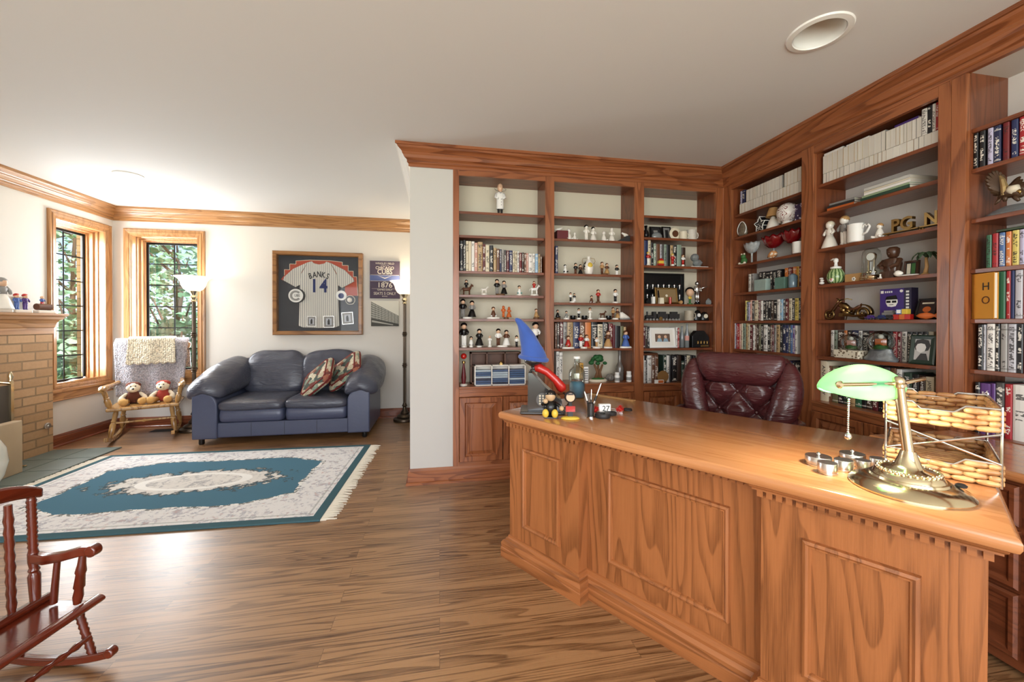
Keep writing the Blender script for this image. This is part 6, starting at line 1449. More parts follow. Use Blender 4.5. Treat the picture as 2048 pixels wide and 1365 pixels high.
def canopy(b):
    rr = random.Random(9)
    for k in range(26):
        a = rr.uniform(0, 6.28); q = rr.uniform(.1, 1)**.6
        b.ball((.062*q*math.cos(a), .042*q*math.sin(a), h*.66+h*.26*(1-q*q)), rr.uniform(.018, .028), 9, None, 1, 1, .75, 5)
one('canopy', mat('ornament_leaf', '2f6a38', .6, var=.4, bump=(60, .5)), canopy, parent=tb, smooth='all')
bt2 = put('bottle', 'tall patterned glass bottle with a long neck by the right stile', 'bottle', CA, 1239.5, .12, CTA); h = HH(CA, 1239, 701, .12, CTA)
one('glass', [mat('smoked_glass', '777069', .08, coat=.5, var=.5, bump=(70, .4))], lambda b: b.lathe([(.03, 0), (.035, .01), (.035, h*.42), (.028, h*.5), (.016, h*.6), (.014, h*.95), (.017, h), (.012, h)], seg=24), parent=bt2, smooth='all')
def rock(b, s, seed, n=14):
    rr = random.Random(seed)
    V = []
    for j in range(1, 7):
        w = -PI/2+PI*j/7; V.append([(s*math.cos(w)*math.cos(2*PI*i/n)*rr.uniform(.8, 1.15), s*.7*math.cos(w)*math.sin(2*PI*i/n)*rr.uniform(.8, 1.15), max(.0, s*.8+s*.8*math.sin(w)*rr.uniform(.85, 1.1))) for i in range(n)])
    b.rings(V)
L8('mineral', 'grey rough mineral lump right of the bonsai ornament', 'rock', CA, 1221, .10, CTA, mat('grey_rock', '8a847c', .6, var=.5, bump=(40, .7)), lambda b: rock(b, .04, 5))
for px, pt, lb in ((1234.7, 745, 'white pill bottle left of the clear bag'), (1260.6, 743, 'white pill bottle against the right stile')):
    pb = put('pill_bottle', lb, 'bottle', CA, px, .04, CTA, 0, 'white pill bottles'); h = HH(CA, px, pt, .04, CTA)
    one('bottle', W_, lambda b: b.lathe([(.02, 0), (.022, .003), (.022, h*.62), (.018, h*.7), (0, h*.7)], seg=22), parent=pb, smooth=True)
    one('cap', W_, lambda b: b.lathe([(.018, h*.71), (.019, h*.73), (.019, h*.98), (.017, h), (0, h)], seg=22), parent=pb, smooth=True)
    one('label_band', M_GREY, lambda b: b.lathe([(.0222, h*.15), (.0222, h*.45)], seg=22, cap=False), parent=pb)
# narrow bookcase
L8('vase', 'black vase at the left end of the shelf with the decorative plate', 'vase', CA, 1291, .10, ZA3[4], K_, lambda b: b.lathe([(.016, 0), (.026, .03), (.022, .06), (.01, .08), (.014, HH(CA, 1291, 452, .1, ZA3[4]))], seg=20), smooth='all')
picture(CA, 1301, 1323, 453, .16, ZA3[4], 'black picture frame at the left behind the glass ornament', K_, .012, [M_GREY], M_CHAR)
picture(CA, 1325, 1343, 453, .16, ZA3[4], 'second black picture frame, left of the decorative plate', K_, .012, [M_CHAR], M_GREY)
L8('glass_ornament', 'clear dome-shaped glass ornament before the black frame', 'ornament', CA, 1313, .07, ZA3[4], [M_GLASSY := mat('grey_glass', '7f8484', .08, coat=.6)], lambda b: b.lathe([(.036, 0), (.04, .008), (.038, .03), (.025, .048), (0, .055)], (0, 0, 0), 24, None, True, 1.2, .6), smooth='all')
pt_ = put('plate', 'round cream plate with a scalloped rim and dark centre on a stand', 'plate', CA, 1350, .10, ZA3[4]); r = HH(CA, 1350, 455, .10, ZA3[4])/2
one('rim', M_CREAM, lambda b: [b.turned([(0, r*.72), (.3, r*.95), (1, r*.95)], (0, .0, r), (0, .008, r), 36)]+[b.ball((r*.93*math.cos(a), .003, r+r*.93*math.sin(a)), r*.085, 8) for a in [2*PI*i/26 for i in range(26)]], parent=pt_, smooth='all')
one('centre', M_BROWN, lambda b: b.turned([(0, r*.5), (1, r*.55)], (0, -.003, r), (0, .002, r), 28), parent=pt_, smooth=True)
one('stand', M_CREAM, lambda b: b.box((-r*.6, -.012, 0), (r*.6, .03, .012)), parent=pt_, bevel=.003)
mug(CA, 1365.5, 464, .08, ZA3[4], 'small cream cup right of the decorative plate', M_CREAM)
mug(CA, 1382, 461, .09, ZA3[4], 'wide white mug with faint pattern at the right end', mat('patterned_white', 'e4ded2', .4, var=.25, bump=(50, .1)))
L8('model_house', 'tiny red and yellow house before the books', 'ornament', CA, 1320.6, .025, ZA3[3], [M_RED, M_YELLOW], lambda b: (b.box((-.026, -.016, 0), (.026, .016, .016), 0), b.box((-.022, -.014, .016), (.022, .014, .04), 1), b.prism([(-.028, .04), (.028, .04), (0, .062)], 'y', -.016, .016, 0)))
gl = put('mineral', 'large pale crystal ornament on a white base, right of the books', 'ornament', CA, 1394, .07, ZA3[3])
one('crystal', M_GLASSY, lambda b: (rock(b, .045, 8), b.ball((-.025, 0, .085), .036, 12)), parent=gl); one('base', W_, lambda b: b.box((-.075, -.025, 0), (.09, .03, .006)), parent=gl)
# display shelf
sw = WW(CA, 1287, 1369, .15); sh = HH(CA, 1328, 546, .15, ZA3[2])
sb = put('shadow_box', 'black shadow box with rows of silver miniatures', 'display case', CA, 1328, .19, ZA3[2])
one('case', K_, lambda b: (frame_ring(b, -sw/2, 0, sw/2, sh, [(0, .03), (0, 0), (.012, 0), (.012, .022)]), b.box((-sw/2+.01, .02, .01), (sw/2-.01, .03, sh-.01))), parent=sb)
for j in range(2):
    for k in range(7):
        x = -sw/2+.04+k*(sw-.08)/6; z0 = sh*(.50-.32*j)
        one('miniature', M_SILVER, lambda b: b.lathe([(.012, z0), (.005, z0+.008), (.009, z0+.025), (.013, z0+.04), (.006, z0+.05), (0, z0+.052)], (x, .010, 0), 10), parent=sb, smooth='all')
picture(CA, 1312.7, 1357, 575, .08, ZA3[2], 'gold-framed photograph before the black shadow box', M_GOLD, .016, [mat('sepia_photo', '8c7450', .5), M_CREAM, K_], None, 10, 0, None, lambda b, x0, z0, x1, z1: (b.ball(((x0+x1)/2, .0, (z0+z1)/2), .012, 10, 1, 1, .2), b.box((x0+.006, 0, z0), (x0+.02, .002, z1-.01), 2)))
bh = put('bobblehead', 'bobblehead doll with big head, dark hair and green base', 'figurine', CA, 1379.5, .06, ZA3[2]); h = HH(CA, 1379, 573, .06, ZA3[2])
one('base', M_GREEN, lambda b: b.lathe([(.022, 0), (.022, .008), (0, .008)], seg=20), parent=bh, smooth=True)
one('body', [M_YELLOW, M_GREEN], lambda b: person_mesh(b, h*.52, (0, 0, .008)), parent=bh, smooth='all')
hd = one('head', S_, lambda b: b.ball((0, 0, h*.66), h*.22, 16, None, .95, .95, 1.1), parent=bh, smooth='all')
one('hair', K_, lambda b: b.lathe([(h*.23, 0), (h*.25, h*.06), (h*.22, h*.18), (h*.10, h*.27), (0, h*.29)], (.008, .012, h*.68), 16), parent=hd, smooth='all')
tro = put('trophy', 'tall silver trophy figure with an outstretched arm', 'trophy', CA, 1394, .10, ZA3[2]); h = HH(CA, 1400, 560, .10, ZA3[2])
one('base', K_, lambda b: b.lathe([(.024, 0), (.026, .01), (.018, .016), (.018, .024), (0, .024)], seg=20), parent=tro, smooth=True)
one('figure', M_SILVER, lambda b: (person_mesh(b, h*.85, (0, 0, .024)), b.ball((0, 0, .024+h*.74), h*.085, 12), b.tube([(.02, 0, h*.62), (.05, -.02, h*.68), (.085, -.03, h*.72)], [.008, .007, .002], 7)), parent=tro, smooth='all')
for px, pt, w, m, kd, lb in ((1296, 597, .022, K_, 'car', 'tiny black toy car at the left end before the shadow box'), (1306, 594, .026, W_, 'box', 'small white block before the shadow box'), (1322, 596, .042, M_CREAM, 'wedge', 'small cream wedge before the gold frame'), (1340, 595, .025, M_RED, 'pot', 'small red pot before the gold frame'), (1361, 596, .030, M_TAN, 'drum', 'small round tan drum right of the gold frame')):
    h = HH(CA, px, pt, .03, ZA3[2])
    def sm(b):
        if kd == 'car': b.box((-w, -.01, .006), (w, .01, h*.6)); b.box((-w*.5, -.009, h*.6), (w*.5, .009, h)); [b.turned([(0, .007), (1, .007)], (x, y, .007), (x, y*1.2, .007), 10) for x in (-w*.6, w*.6) for y in (-.01, .01)]
        elif kd == 'box': b.box((-w/2, -.012, 0), (w/2, .012, h)); b.box((-w*.35, -.013, h*.3), (w*.35, -.012, h*.7))
        elif kd == 'wedge': b.prism([(-w/2, 0), (w/2, 0), (w*.4, h), (-w*.4, h)], 'y', -.014, .014)
        elif kd == 'pot': b.lathe([(w*.42, 0), (w*.5, h), (w*.44, h), (w*.38, h*.1)], seg=20, cap=False)
        else: b.turned([(0, w*.46), (.1, w*.5), (.9, w*.5), (1, w*.46)], (0, -.012, w*.5), (0, .012, w*.5), 20)
    L8({'car': 'toy_car', 'box': 'block', 'wedge': 'desk_sign', 'pot': 'pot', 'drum': 'drum_ornament'}[kd], lb, 'ornament', CA, px, .03, ZA3[2], m, sm, smooth=True)
L8('glass_ornament', 'faceted clear glass ornament at the right end of the trophy shelf', 'ornament', CA, 1417, .05, ZA3[2], M_GLASSY, lambda b: b.lathe([(.02, 0), (.026, .012), (.022, .035), (0, .055)], seg=6))
tn = put('model_train', 'black model steam train filling the left half of the shelf', 'model train', CA, 1325, .07, ZA3[1]); h = HH(CA, 1325, 624, .07, ZA3[1])
for k, x in enumerate((-.115, -.005, .105)):
    one('carriage' if k else 'engine', M_CHAR, lambda b: (b.box((x-.048, -.016, .012), (x+.048, .016, h*.75)), b.box((x-.03, -.014, h*.75), (x+.03, .014, h))) if k else (b.turned([(0, .014), (1, .014)], (x-.045, 0, .032), (x+.02, 0, .032), 14), b.box((x+.02, -.016, .012), (x+.048, .016, h)), b.lathe([(.005, .04), (.008, h)], (x-.03, 0, 0), 10), b.box((x-.048, -.014, .010), (x+.048, .014, .018))), parent=tn, smooth=True)
for k in range(11): one('wheel', M_GREY, lambda b: b.turned([(0, .009), (1, .009)], (-.15+.03*k, -.0165, .009), (-.15+.03*k, -.013, .009), 12), parent=tn)
L8('coin', 'gold medal leaning on the black model train', 'medal', CA, 1322, .035, ZA3[1], M_GOLD, lambda b: b.turned([(0, .016), (1, .016)], (0, 0, .0165), (0, .004, .0165), 22), smooth=True)
mug(CA, 1378, 622, .08, ZA3[1], 'patterned cream mug between the train and the black caps', mat('patterned_tan', 'c7b9a2', .5, var=.5, bump=(40, .1)))
for px, lb, c2 in ((1395, 'black dome plaque with pale oval emblem, left of two', W_), (1412, 'black dome plaque with pale round emblem, right of two', M_CREAM)):
    pl_ = put('plaque', lb, 'plaque', CA, px, .08+(.02 if px < 1400 else 0), ZA3[1], 0, 'black dome plaques'); h = HH(CA, px, 620 if px < 1400 else 624, .08, ZA3[1])
    one('dome', K_, lambda b: b.lathe([(.045, 0), (.046, .01), (.04, h*.6), (.025, h*.9), (0, h)], (0, 0, 0), 22, None, True, .9, .5), parent=pl_, smooth='all')
    one('emblem', c2, lambda b: b.turned([(0, .020), (1, .016)], (0, -.020, h*.5), (0, -.0255, h*.5), 20) if px > 1400 else b.turned([(0, .017), (1, .015)], (0, -.020, h*.5), (0, -.0245, h*.5), 20), parent=pl_, smooth=True)
picture(CA, 1301, 1353, 656, .035, ZA3[0], 'white-framed photo of two people smiling', W_, .018, [mat('photo_brown', '6d5546', .5), S_, mat('photo_blue', '8fa7b6', .5)], M_PORC, 8, 0, None, lambda b, x0, z0, x1, z1: [(b.ball((x0+(x1-x0)*f, .0, z0+(z1-z0)*.62), .014, 10, 1, 1, .25), b.prism([(x0+(x1-x0)*f-.025, z0), (x0+(x1-x0)*f+.025, z0), (x0+(x1-x0)*f+.014, z0+(z1-z0)*.42), (x0+(x1-x0)*f-.014, z0+(z1-z0)*.42)], 'y', -.0004, .002, 2)) for f in (.28, .7)])
for px, pt, lb in ((1364, 653, 'slim glass bottle behind the one with the label'), (1374, 648, 'glass bottle with a pale label, next to the black award')):
    b2 = put('bottle', lb, 'bottle', CA, px, .09 if px < 1370 else .06, ZA3[0], 0, 'glass bottles by the award'); h = HH(CA, px, pt, .06, ZA3[0])
    one('glass', M_GLASSY, lambda b: b.lathe([(.016, 0), (.019, .004), (.019, h*.55), (.008, h*.8), (.008, h*.96), (.010, h), (0, h)], seg=20), parent=b2, smooth='all')
    if px > 1370: one('label_band', M_PINK, lambda b: b.lathe([(.0194, h*.3), (.0194, h*.5)], seg=20, cap=False), parent=b2)
aw = put('award', 'black wedge award with gold relief at the right end', 'award', CA, 1402, .06, ZA3[0]); h = HH(CA, 1406, 662, .06, ZA3[0]); w = WW(CA, 1386, 1420, .06)
one('block', K_, lambda b: b.prism([(-w/2, 0), (w/2, 0), (w/2, h*.6), (w*.2, h), (-w*.25, h), (-w/2, h*.7)], 'y', 0, .05), parent=aw, bevel=.003)
one('relief', M_GOLD, lambda b: [b.lathe([(.012, .03), (.006, .04), (.010, .055), (0, .062)], (-.03+.03*k, -.002, 0), 10) for k in range(4)], parent=aw, smooth='all'); one('plate', M_GOLD, lambda b: b.box((.0, -.002, .006), (w*.45, 0, .022)), parent=aw)
wd = L8('wooden_disc', 'round wooden disc leaning on the books of the narrow bookcase counter', 'ornament', CA, 1326.5, .030, CTA-.015, [mat('disc_wood', '9a7243', .4, var=.3, bump=(12, .1))], lambda b: b.turned([(0, .048), (.5, .052), (1, .048)], (0, -.006, .051), (0, .008, .051), 36), smooth=True)
L8('card_box', 'small white and red box before the wooden disc', 'box', CA, 1318, -.004, CTA-.015, [W_, M_ORANGE], lambda b: (b.box((-.038, -.007, 0), (.042, .007, .030), 0), b.box((-.008, -.0076, .003), (.038, -.006, .026), 1)))
# right wall, corner bookcase
gd = put('glass_ornament', 'egg-shaped glass ornament with rosy flowers inside', 'ornament', CB, 1485, .06, ZB[4]); h = HH(CB, 1485, 444, .06, ZB[4])
one('egg', mat('floral_glass', '8d7f6b', .1, coat=.6, var=.7, bump=(45, .3)), lambda b: b.lathe([(.03, .0), (.045, .012), (.047, h*.35), (.033, h*.75), (.012, h*.96), (0, h)], (0, 0, 0), 22, None, True, 1, .5), parent=gd, smooth='all')
one('rim', W_, lambda b: b.tube([(.049*math.sin(a)*(1-.25*max(0, math.cos(a))), -.012, h*.5-h*.48*math.cos(a+PI)) for a in [2*PI*i/30 for i in range(30)]], .0035, 6, closed=True), parent=gd, smooth='all')
sx = put('star_box', 'star-shaped black box with white dots and white edges', 'box', CB, 1518, .05, ZB[4], R(-6)); s = HH(CB, 1515, 434, .05, ZB[4])*.52
SP = []
for k in range(10):
    r_ = s if k % 2 == 0 else s*.55; a = PI/2+k*PI/5; SP.append((r_*math.cos(a), s*.81+r_*math.sin(a)))
one('box', mat('dotted_black', '17181d', .3), lambda b: b.prism(SP, 'y', 0, .075), parent=sx)
one('edging', W_, lambda b: (b.tube([(x, -.001, z) for x, z in SP], .0035, 6, closed=True), [b.tube([(x, 0, z), (x, .075, z)], .0025, 6) for x, z in SP]), parent=sx, smooth='all')
rr = random.Random(4)
one('dots', W_, lambda b: [b.ball((s*.5*rr.uniform(-1, 1), -.0005, s*.81+s*.5*rr.uniform(-1, 1)), .0035, 6, None, 1, .3, 1, 4) for _ in range(26)], parent=sx)
an = put('angel_lamp', 'white angel figurine under a tan pleated lamp shade', 'small lamp', CB, 1545, .09, ZB[4]); h = HH(CB, 1545, 417, .09, ZB[4])
one('body', P_, lambda b: b.lathe([(.05, 0), (.047, .01), (.03, h*.4), (.016, h*.5), (.018, h*.55), (.008, h*.6)], seg=20), parent=an, smooth='all')
one('wing', P_, lambda b: [b.prism([(s_*.01, h*.25), (s_*.055, h*.2), (s_*.06, h*.45), (s_*.02, h*.5)], 'y', .012, .018) for s_ in (-1, 1)], parent=an)
one('shade', M_TAN, lambda b: b.lathe([(.05, h*.58), (.028, h), (.026, h), (.048, h*.58)], seg=26, cap=False), parent=an, smooth=True)
gb = put('ball_ornament', 'large white ball painted with dark red swirls', 'ornament', CB, 1574, .08, ZB[4]); h = HH(CB, 1574, 407, .08, ZB[4])
def swirl():
    m, nt, b = newmat('red_swirl'); tc = nt.nodes.new('ShaderNodeTexCoord'); n = E(noise(nt, tc.outputs['Object'], 16, 1, .4, 1.5))
    nt.links.new(mixc(nt, ((n*5).fract()-.5).abs().lt(.09), lin('ede6df'), lin('7c2a2c')), b.inputs['Base Color']); b.inputs['Roughness'].default_value = .25; return m
one('ball', swirl(), lambda b: b.ball((0, 0, h*.55), h*.45, 24, n=14), parent=gb, smooth='all'); one('foot', W_, lambda b: b.lathe([(h*.26, 0), (h*.22, h*.08), (h*.2, h*.14)], seg=20), parent=gb, smooth=True)
def dotted(n_, a, c):
    m, nt, b = newmat(n_); tc = nt.nodes.new('ShaderNodeTexCoord'); vo = nt.nodes.new('ShaderNodeTexVoronoi'); vo.inputs['Scale'].default_value = 55; nt.links.new(tc.outputs['Object'], vo.inputs['Vector'])
    nt.links.new(mixc(nt, E(vo.outputs['Distance']).lt(.35), lin(a), lin(c)), b.inputs['Base Color']); return m
L8('gift_box', 'dark purple box with white dots against the stile', 'box', CB, 1596.5, .07, ZB[4], dotted('purple_dots', '35254a', 'ddd5e4'), lambda b: (b.box((-.035, 0, 0), (.024, .06, HH(CB, 1597, 408, .07, ZB[4])))), bevel=.003)
L8('frog_ornament', 'small green and white frog ornament at the left', 'ornament', CB, 1487, .06, ZB[3], [M_GREEN, M_CREAM], lambda b: (b.ball((0, 0, .03), .03, 12, 0, 1, .8, 1), b.ball((0, -.005, .065), .02, 12, 0), [b.ball((s_*.014, -.008, .085), .008, 8, 1) for s_ in (-1, 1)], [b.ball((s_*.028, -.018, .010), .010, 8, 1, 1.3) for s_ in (-1, 1)], b.lathe([(.034, 0), (.03, .006)], (0, 0, 0), 16, 1)), smooth='all')
def pedbowl(px, pt, rim, z, dy, m, stem_m, lb, scal=.0, depth=.45, nm='pedestal_bowl'):
    t = put(nm, lb, 'bowl', CB, px, dy, z); h = min(HH(CB, px, pt, dy, z), .185)
    one('stem', stem_m, lambda b: b.lathe([(rim*.45, 0), (rim*.42, .004), (.008, .010), (.007, h*.45), (.012, h*.55)], seg=20), parent=t, smooth='all')
    def bw_(b):
        rr_ = []
        for q, zf in ((.12, .50), (.45, .55), (.75, .68), (.95, .88), (1.0, 1.0), (.93, .98), (.72, .73), (.4, .60), (.05, .56)):
            rr_.append([(rim*q*(1+scal*math.sin(10*a)*q)*math.cos(a), rim*.62*q*(1+scal*math.sin(10*a)*q)*math.sin(a), h*zf+h*scal*.5*math.sin(10*a)*q*q) for a in [2*PI*i/60 for i in range(60)]])
        b.rings(rr_, True, False)
    one('bowl', m, bw_, parent=t, smooth='all')
RG = mat('ruby_glass', '7d1016', .06, coat=1)
CLG = mat('cut_crystal', 'c9cecf', .06, coat=.8, var=.5, bump=(60, .6))
pedbowl(1503, 487, .075, ZB[3], .09, CLG, CLG, 'clear cut-crystal pedestal bowl at the left of the red ones', .03)
pedbowl(1547, 467, .10, ZB[3], .12, RG, M_GLASSY, 'ruby red scalloped pedestal bowl on a clear stem, left one', .07)
pedbowl(1584, 462, .085, ZB[3], .10, RG, M_GLASSY, 'ruby red scalloped pedestal bowl on a clear stem, right one', .07)
L8('shell_ornament', 'orange and white striped shell under the red bowl', 'ornament', CB, 1544, .045, ZB[3], swirl2 := dotted('orange_shell', 'c98f5a', 'ece2d2'), lambda b: b.rings([[(x, r*math.cos(a), .03+z+r*math.sin(a)) for a in [2*PI*i/14 for i in range(14)]] for x, r, z in ((-.04, .008, -.012), (-.02, .022, -.006), (0, .03, 0), (.018, .026, .004), (.032, .014, .006), (.04, .004, .006))]), smooth='all')
mug(CB, 1598.5, 484, .04, ZB[3], 'white mug cut off by the stile, right of the red bowls', W_)
GBK = mat('glass_block', 'a9bdb4', .08, coat=.6, var=.3, bump=(20, .3)); GBG = mat('green_glass_block', '6f9486', .08, coat=.6, var=.35, bump=(20, .3)); GBB = mat('blue_glass', '6f8794', .08, coat=.6)
for a, e, pt, m, lb in ((1507, 1531, 559, GBK, 'pale glass block at the left before the dark books'), (1548, 1568, 555, GBG, 'green glass block right of the dark books')):
    w = WW(CB, a, e, .04); h = HH(CB, (a+e)/2, pt, .04, ZB[2])
    L8('glass_block', lb, 'glass block', CB, (a+e)/2, .04, ZB[2], m, lambda b: b.box((-w/2, 0, 0), (w/2, .045, h)), bevel=.004, group='glass blocks')
L8('candle_holder', 'blue glass candle holder before the orange books', 'candle holder', CB, 1585.5, .05, ZB[2], GBB, lambda b: b.lathe([(.024, 0), (.026, .004), (.028, HH(CB, 1585, 550, .05, ZB[2])*.9), (.012, HH(CB, 1585, 548, .05, ZB[2])), (0, HH(CB, 1585, 548, .05, ZB[2]))], seg=20), smooth='all')
# right wall, wide bookcase: porcelain shelf
figurine(CB, 1654, 445, .07, ZB[3], 'lady', (P_, P_, P_, M_CREAM), 'white porcelain lady in a flounced gown at the left of the shelf', 'porcelain figures')
figurine(CB, 1687, 435, .07, ZB[3], 'person', (M_GREY, P_, P_, M_TAN), 'porcelain gentleman in a grey coat beside the heart mug', 'porcelain figures')
mug(CB, 1710, 449.5, .045, ZB[3], 'white mug with a heart-shaped handle', W_, handle='heart', r=.040)
figurine(CB, 1758, 444, .06, ZB[3], 'seated', (P_, P_, P_, M_TAN), 'seated white porcelain figure between the mug and the brass letters', 'porcelain figures')
lt = put('letter_bookend', 'brass letter ornament reading PG on a small rail', 'bookend', CB, 1810, .06, ZB[3]); h = HH(CB, 1812, 434, .06, ZB[3])
one('rail', M_GOLD, lambda b: (b.box((-.10, -.02, .012), (.075, .02, .018)), [b.ball((x, 0, .007), .007, 8) for x in (-.09, .065)]), parent=lt)
text('letters', 'PG', h*1.05, M_GOLD, lt, Matrix.Translation((-.012, 0, .018+h*.36)) @ RX, .012, sx=.92, off=.002)
lt = put('letter_bookend', 'brass letter ornament reading N against the wide stile', 'bookend', CB, 1863, .06, ZB[3]); h = HH(CB, 1863, 421, .06, ZB[3])
one('rail', M_GOLD, lambda b: (b.box((-.05, -.02, .012), (.045, .02, .018)), b.ball((-.04, 0, .007), .007, 8), b.ball((.035, 0, .007), .007, 8)), parent=lt)
text('letters', 'N', h*.95, M_GOLD, lt, Matrix.Translation((0, 0, .018+h*.34)) @ RX, .012, sx=.9, off=.002)
# clock shelf
L8('pebble_ornament', 'small stack of white pebbles left of the soap dispenser', 'ornament', CB, 1643, .04, ZB[2], W_, lambda b: (b.ball((0, 0, .010), .016, 12, None, 1, .8, .6), b.ball((.002, 0, .026), .013, 12, None, 1, .8, .6), b.ball((-.003, 0, .040), .010, 12, None, 1.4, .8, .6)), smooth='all')
sd = put('soap_dispenser', 'round watermelon-striped soap dispenser with white pump', 'soap dispenser', CB, 1671, .06, ZB[2]); h = HH(CB, 1671, 517, .06, ZB[2])
def melon():
    m, nt, b = newmat('melon_stripes'); tc = nt.nodes.new('ShaderNodeTexCoord'); sp = nt.nodes.new('ShaderNodeSeparateXYZ'); nt.links.new(tc.outputs['Object'], sp.inputs[0])
    a = E.op('ARCTAN2', E(sp.outputs[1]), E(sp.outputs[0])); n = E(noise(nt, tc.outputs['Object'], 60, 2))
    nt.links.new(mixc(nt, ((a*14/6.2832+n*.5).fract()).lt(.45), lin('a9bf86'), lin('4c6b3a')), b.inputs['Base Color']); b.inputs['Roughness'].default_value = .2; return m
one('jar', melon(), lambda b: b.lathe([(.026, 0), (.040, .012), (.048, h*.22), (.046, h*.38), (.032, h*.54), (.022, h*.58)], seg=28), parent=sd, smooth='all')
one('pump', W_, lambda b: (b.lathe([(.026, h*.58), (.030, h*.62), (.026, h*.66), (.010, h*.68), (.008, h*.82), (.013, h*.86), (.013, h*.95), (.006, h)], seg=18), b.tube([(0, 0, h*.95), (-.02, 0, h*.97), (-.034, 0, h*.94)], [.007, .006, .004], 8)), parent=sd, smooth='all')
one('medallion', [W_, M_PINK], lambda b: (b.ball((.004, -.040, h*.16), .017, 10, 0, 1, .35), b.ball((.008, -.045, h*.15), .008, 8, 1, 1, .4)), parent=sd, smooth='all')
fb = L8('flower_box', 'long tan wooden box with a painted daisy', 'box', CB, 1705, .05, ZB[2], [M_TAN, W_, M_CHAR], lambda b: (b.box((-.048, 0, 0), (.045, .04, HH(CB, 1705, 548, .05, ZB[2])), 0), [b.ball((.006+.008*math.cos(q), -.001, .016+.008*math.sin(q)), .0052, 8, 1, 1, .3) for q in [2*PI*i/5 for i in range(5)]], b.ball((.006, -.002, .016), .004, 8, 2, 1, .4)), bevel=.002)
L8('trinket', 'dark pine cone right of the tan flower box', 'ornament', CB, 1727, .05, ZB[2], M_BROWN, lambda b: [b.ball((.016*math.cos(k*2.4)*(1-k/26), .014*math.sin(k*2.4)*(1-k/26), .006+k*.0015), .007, 6, n=4) for k in range(22)], smooth='all')
dcx = put('anniversary_clock', 'anniversary clock under a glass dome on a brass base', 'clock', CB, 1742, .07, ZB[2]); h = HH(CB, 1742, 496, .07, ZB[2])
one('base', M_BRASS, lambda b: b.lathe([(.052, 0), (.054, .006), (.048, .012), (.050, .02), (.044, .028), (0, .028)], seg=32), parent=dcx, smooth=True)
one('works', M_BRASS, lambda b: (b.turned([(0, .004), (1, .004)], (-.016, 0, .028), (-.016, 0, h*.62), 8), b.turned([(0, .004), (1, .004)], (.016, 0, .028), (.016, 0, h*.62), 8), b.turned([(0, .026), (1, .026)], (0, -.008, h*.72), (0, .006, h*.72), 24), [b.ball((.018*math.cos(q), .018*math.sin(q), h*.25), .009, 10) for q in (0.4, 1.97, 3.54, 5.11)]), parent=dcx, smooth=True)
one('dial', W_, lambda b: b.turned([(0, .022), (1, .022)], (0, -.0085, h*.72), (0, -.0095, h*.72), 24), parent=dcx)
one('glass_dome', M_GLASS, lambda b: b.lathe([(.044, .027), (.044, h*.75), (.040, h*.88), (.026, h*.97), (0, h)], seg=32, cap=False), parent=dcx, smooth='all')
figurine(CB, 1760, 553, .035, ZB[2], 'seated', (P_, P_, P_, None), 'tiny white bird-like figure beside the glass dome', 'porcelain figures')
cv = put('wood_carving', 'tall dark carved wooden figure of a seated person', 'carving', CB, 1783, .08, ZB[2]); h = HH(CB, 1785, 495, .08, ZB[2])
MB_ = mat('carved_wood', '4b2f1f', .35, coat=.3)
one('body', MB_, lambda b: (b.box((-.04, -.03, 0), (.03, .03, h*.22)), b.rings([[(cx+w_*spow(math.cos(q), .6), w_*.8*spow(math.sin(q), .6), zz_) for q in [2*PI*i/16 for i in range(16)]] for zz_, w_, cx in ((h*.2, .035, 0), (h*.45, .042, 0), (h*.62, .034, .004), (h*.66, .015, .006))]), [b.tube([(s_*.04, 0, h*.58), (s_*.046, -.03, h*.40), (s_*.02, -.045, h*.34)], [.013, .012, .01], 8) for s_ in (-1, 1)]), parent=cv, smooth=True)
one('head', MB_, lambda b: (b.lathe([(.012, h*.64), (.024, h*.70), (.030, h*.82), (.030, h*.94), (.018, h), (0, h)], (.006, 0, 0), 14, None, True, .95, 1), b.box((-.0, -.034, h*.74), (.010, -.026, h*.82))), parent=cv, smooth='all')
L8('seashell', 'small white seashell before the wooden carving', 'shell', CB, 1796, .03, ZB[2], P_, lambda b: b.rings([[(x, r*math.cos(q), .018+r*math.sin(q)) for q in [2*PI*i/12 for i in range(12)]] for x, r in ((-.022, .004), (-.012, .014), (0, .018), (.012, .012), (.022, .003))]), smooth='all')
picture(CB, 1806, 1834, 522, .10, ZB[2], 'dark wooden block frame with small landscape photos', MB_, .010, [M_CHAR, M_GREEN, M_CREAM], None, 5, R(4), None, lambda b, x0, z0, x1, z1: (b.box((x0+.004, 0, z0+.006), (x0+(x1-x0)*.45, .002, z1-.006), 2), b.box((x0+(x1-x0)*.55, 0, z0+.006), (x1-.004, .002, z1-.006), 1)))
L8('card_tray', 'flat white dish lying before the landscape frame', 'dish', CB, 1815, .03, ZB[2], W_, lambda b: b.lathe([(.03, 0), (.034, .004), (.03, .006), (.02, .004), (0, .004)], (0, 0, 0), 24, None, True, 1.5, .7), smooth=True)
pm = put('palm_ornament', 'small metal palm tree ornament at the right', 'ornament', CB, 1852, .07, ZB[2]); h = HH(CB, 1853, 500, .07, ZB[2])
one('trunk', M_TAN, lambda b: (b.tube([(-.006, 0, 0), (.002, 0, h*.3), (-.002, 0, h*.68)], [.011, .008, .006], 10), b.lathe([(.02, 0), (.014, .006)], (-.005, 0, 0), 12)), parent=pm, smooth='all')
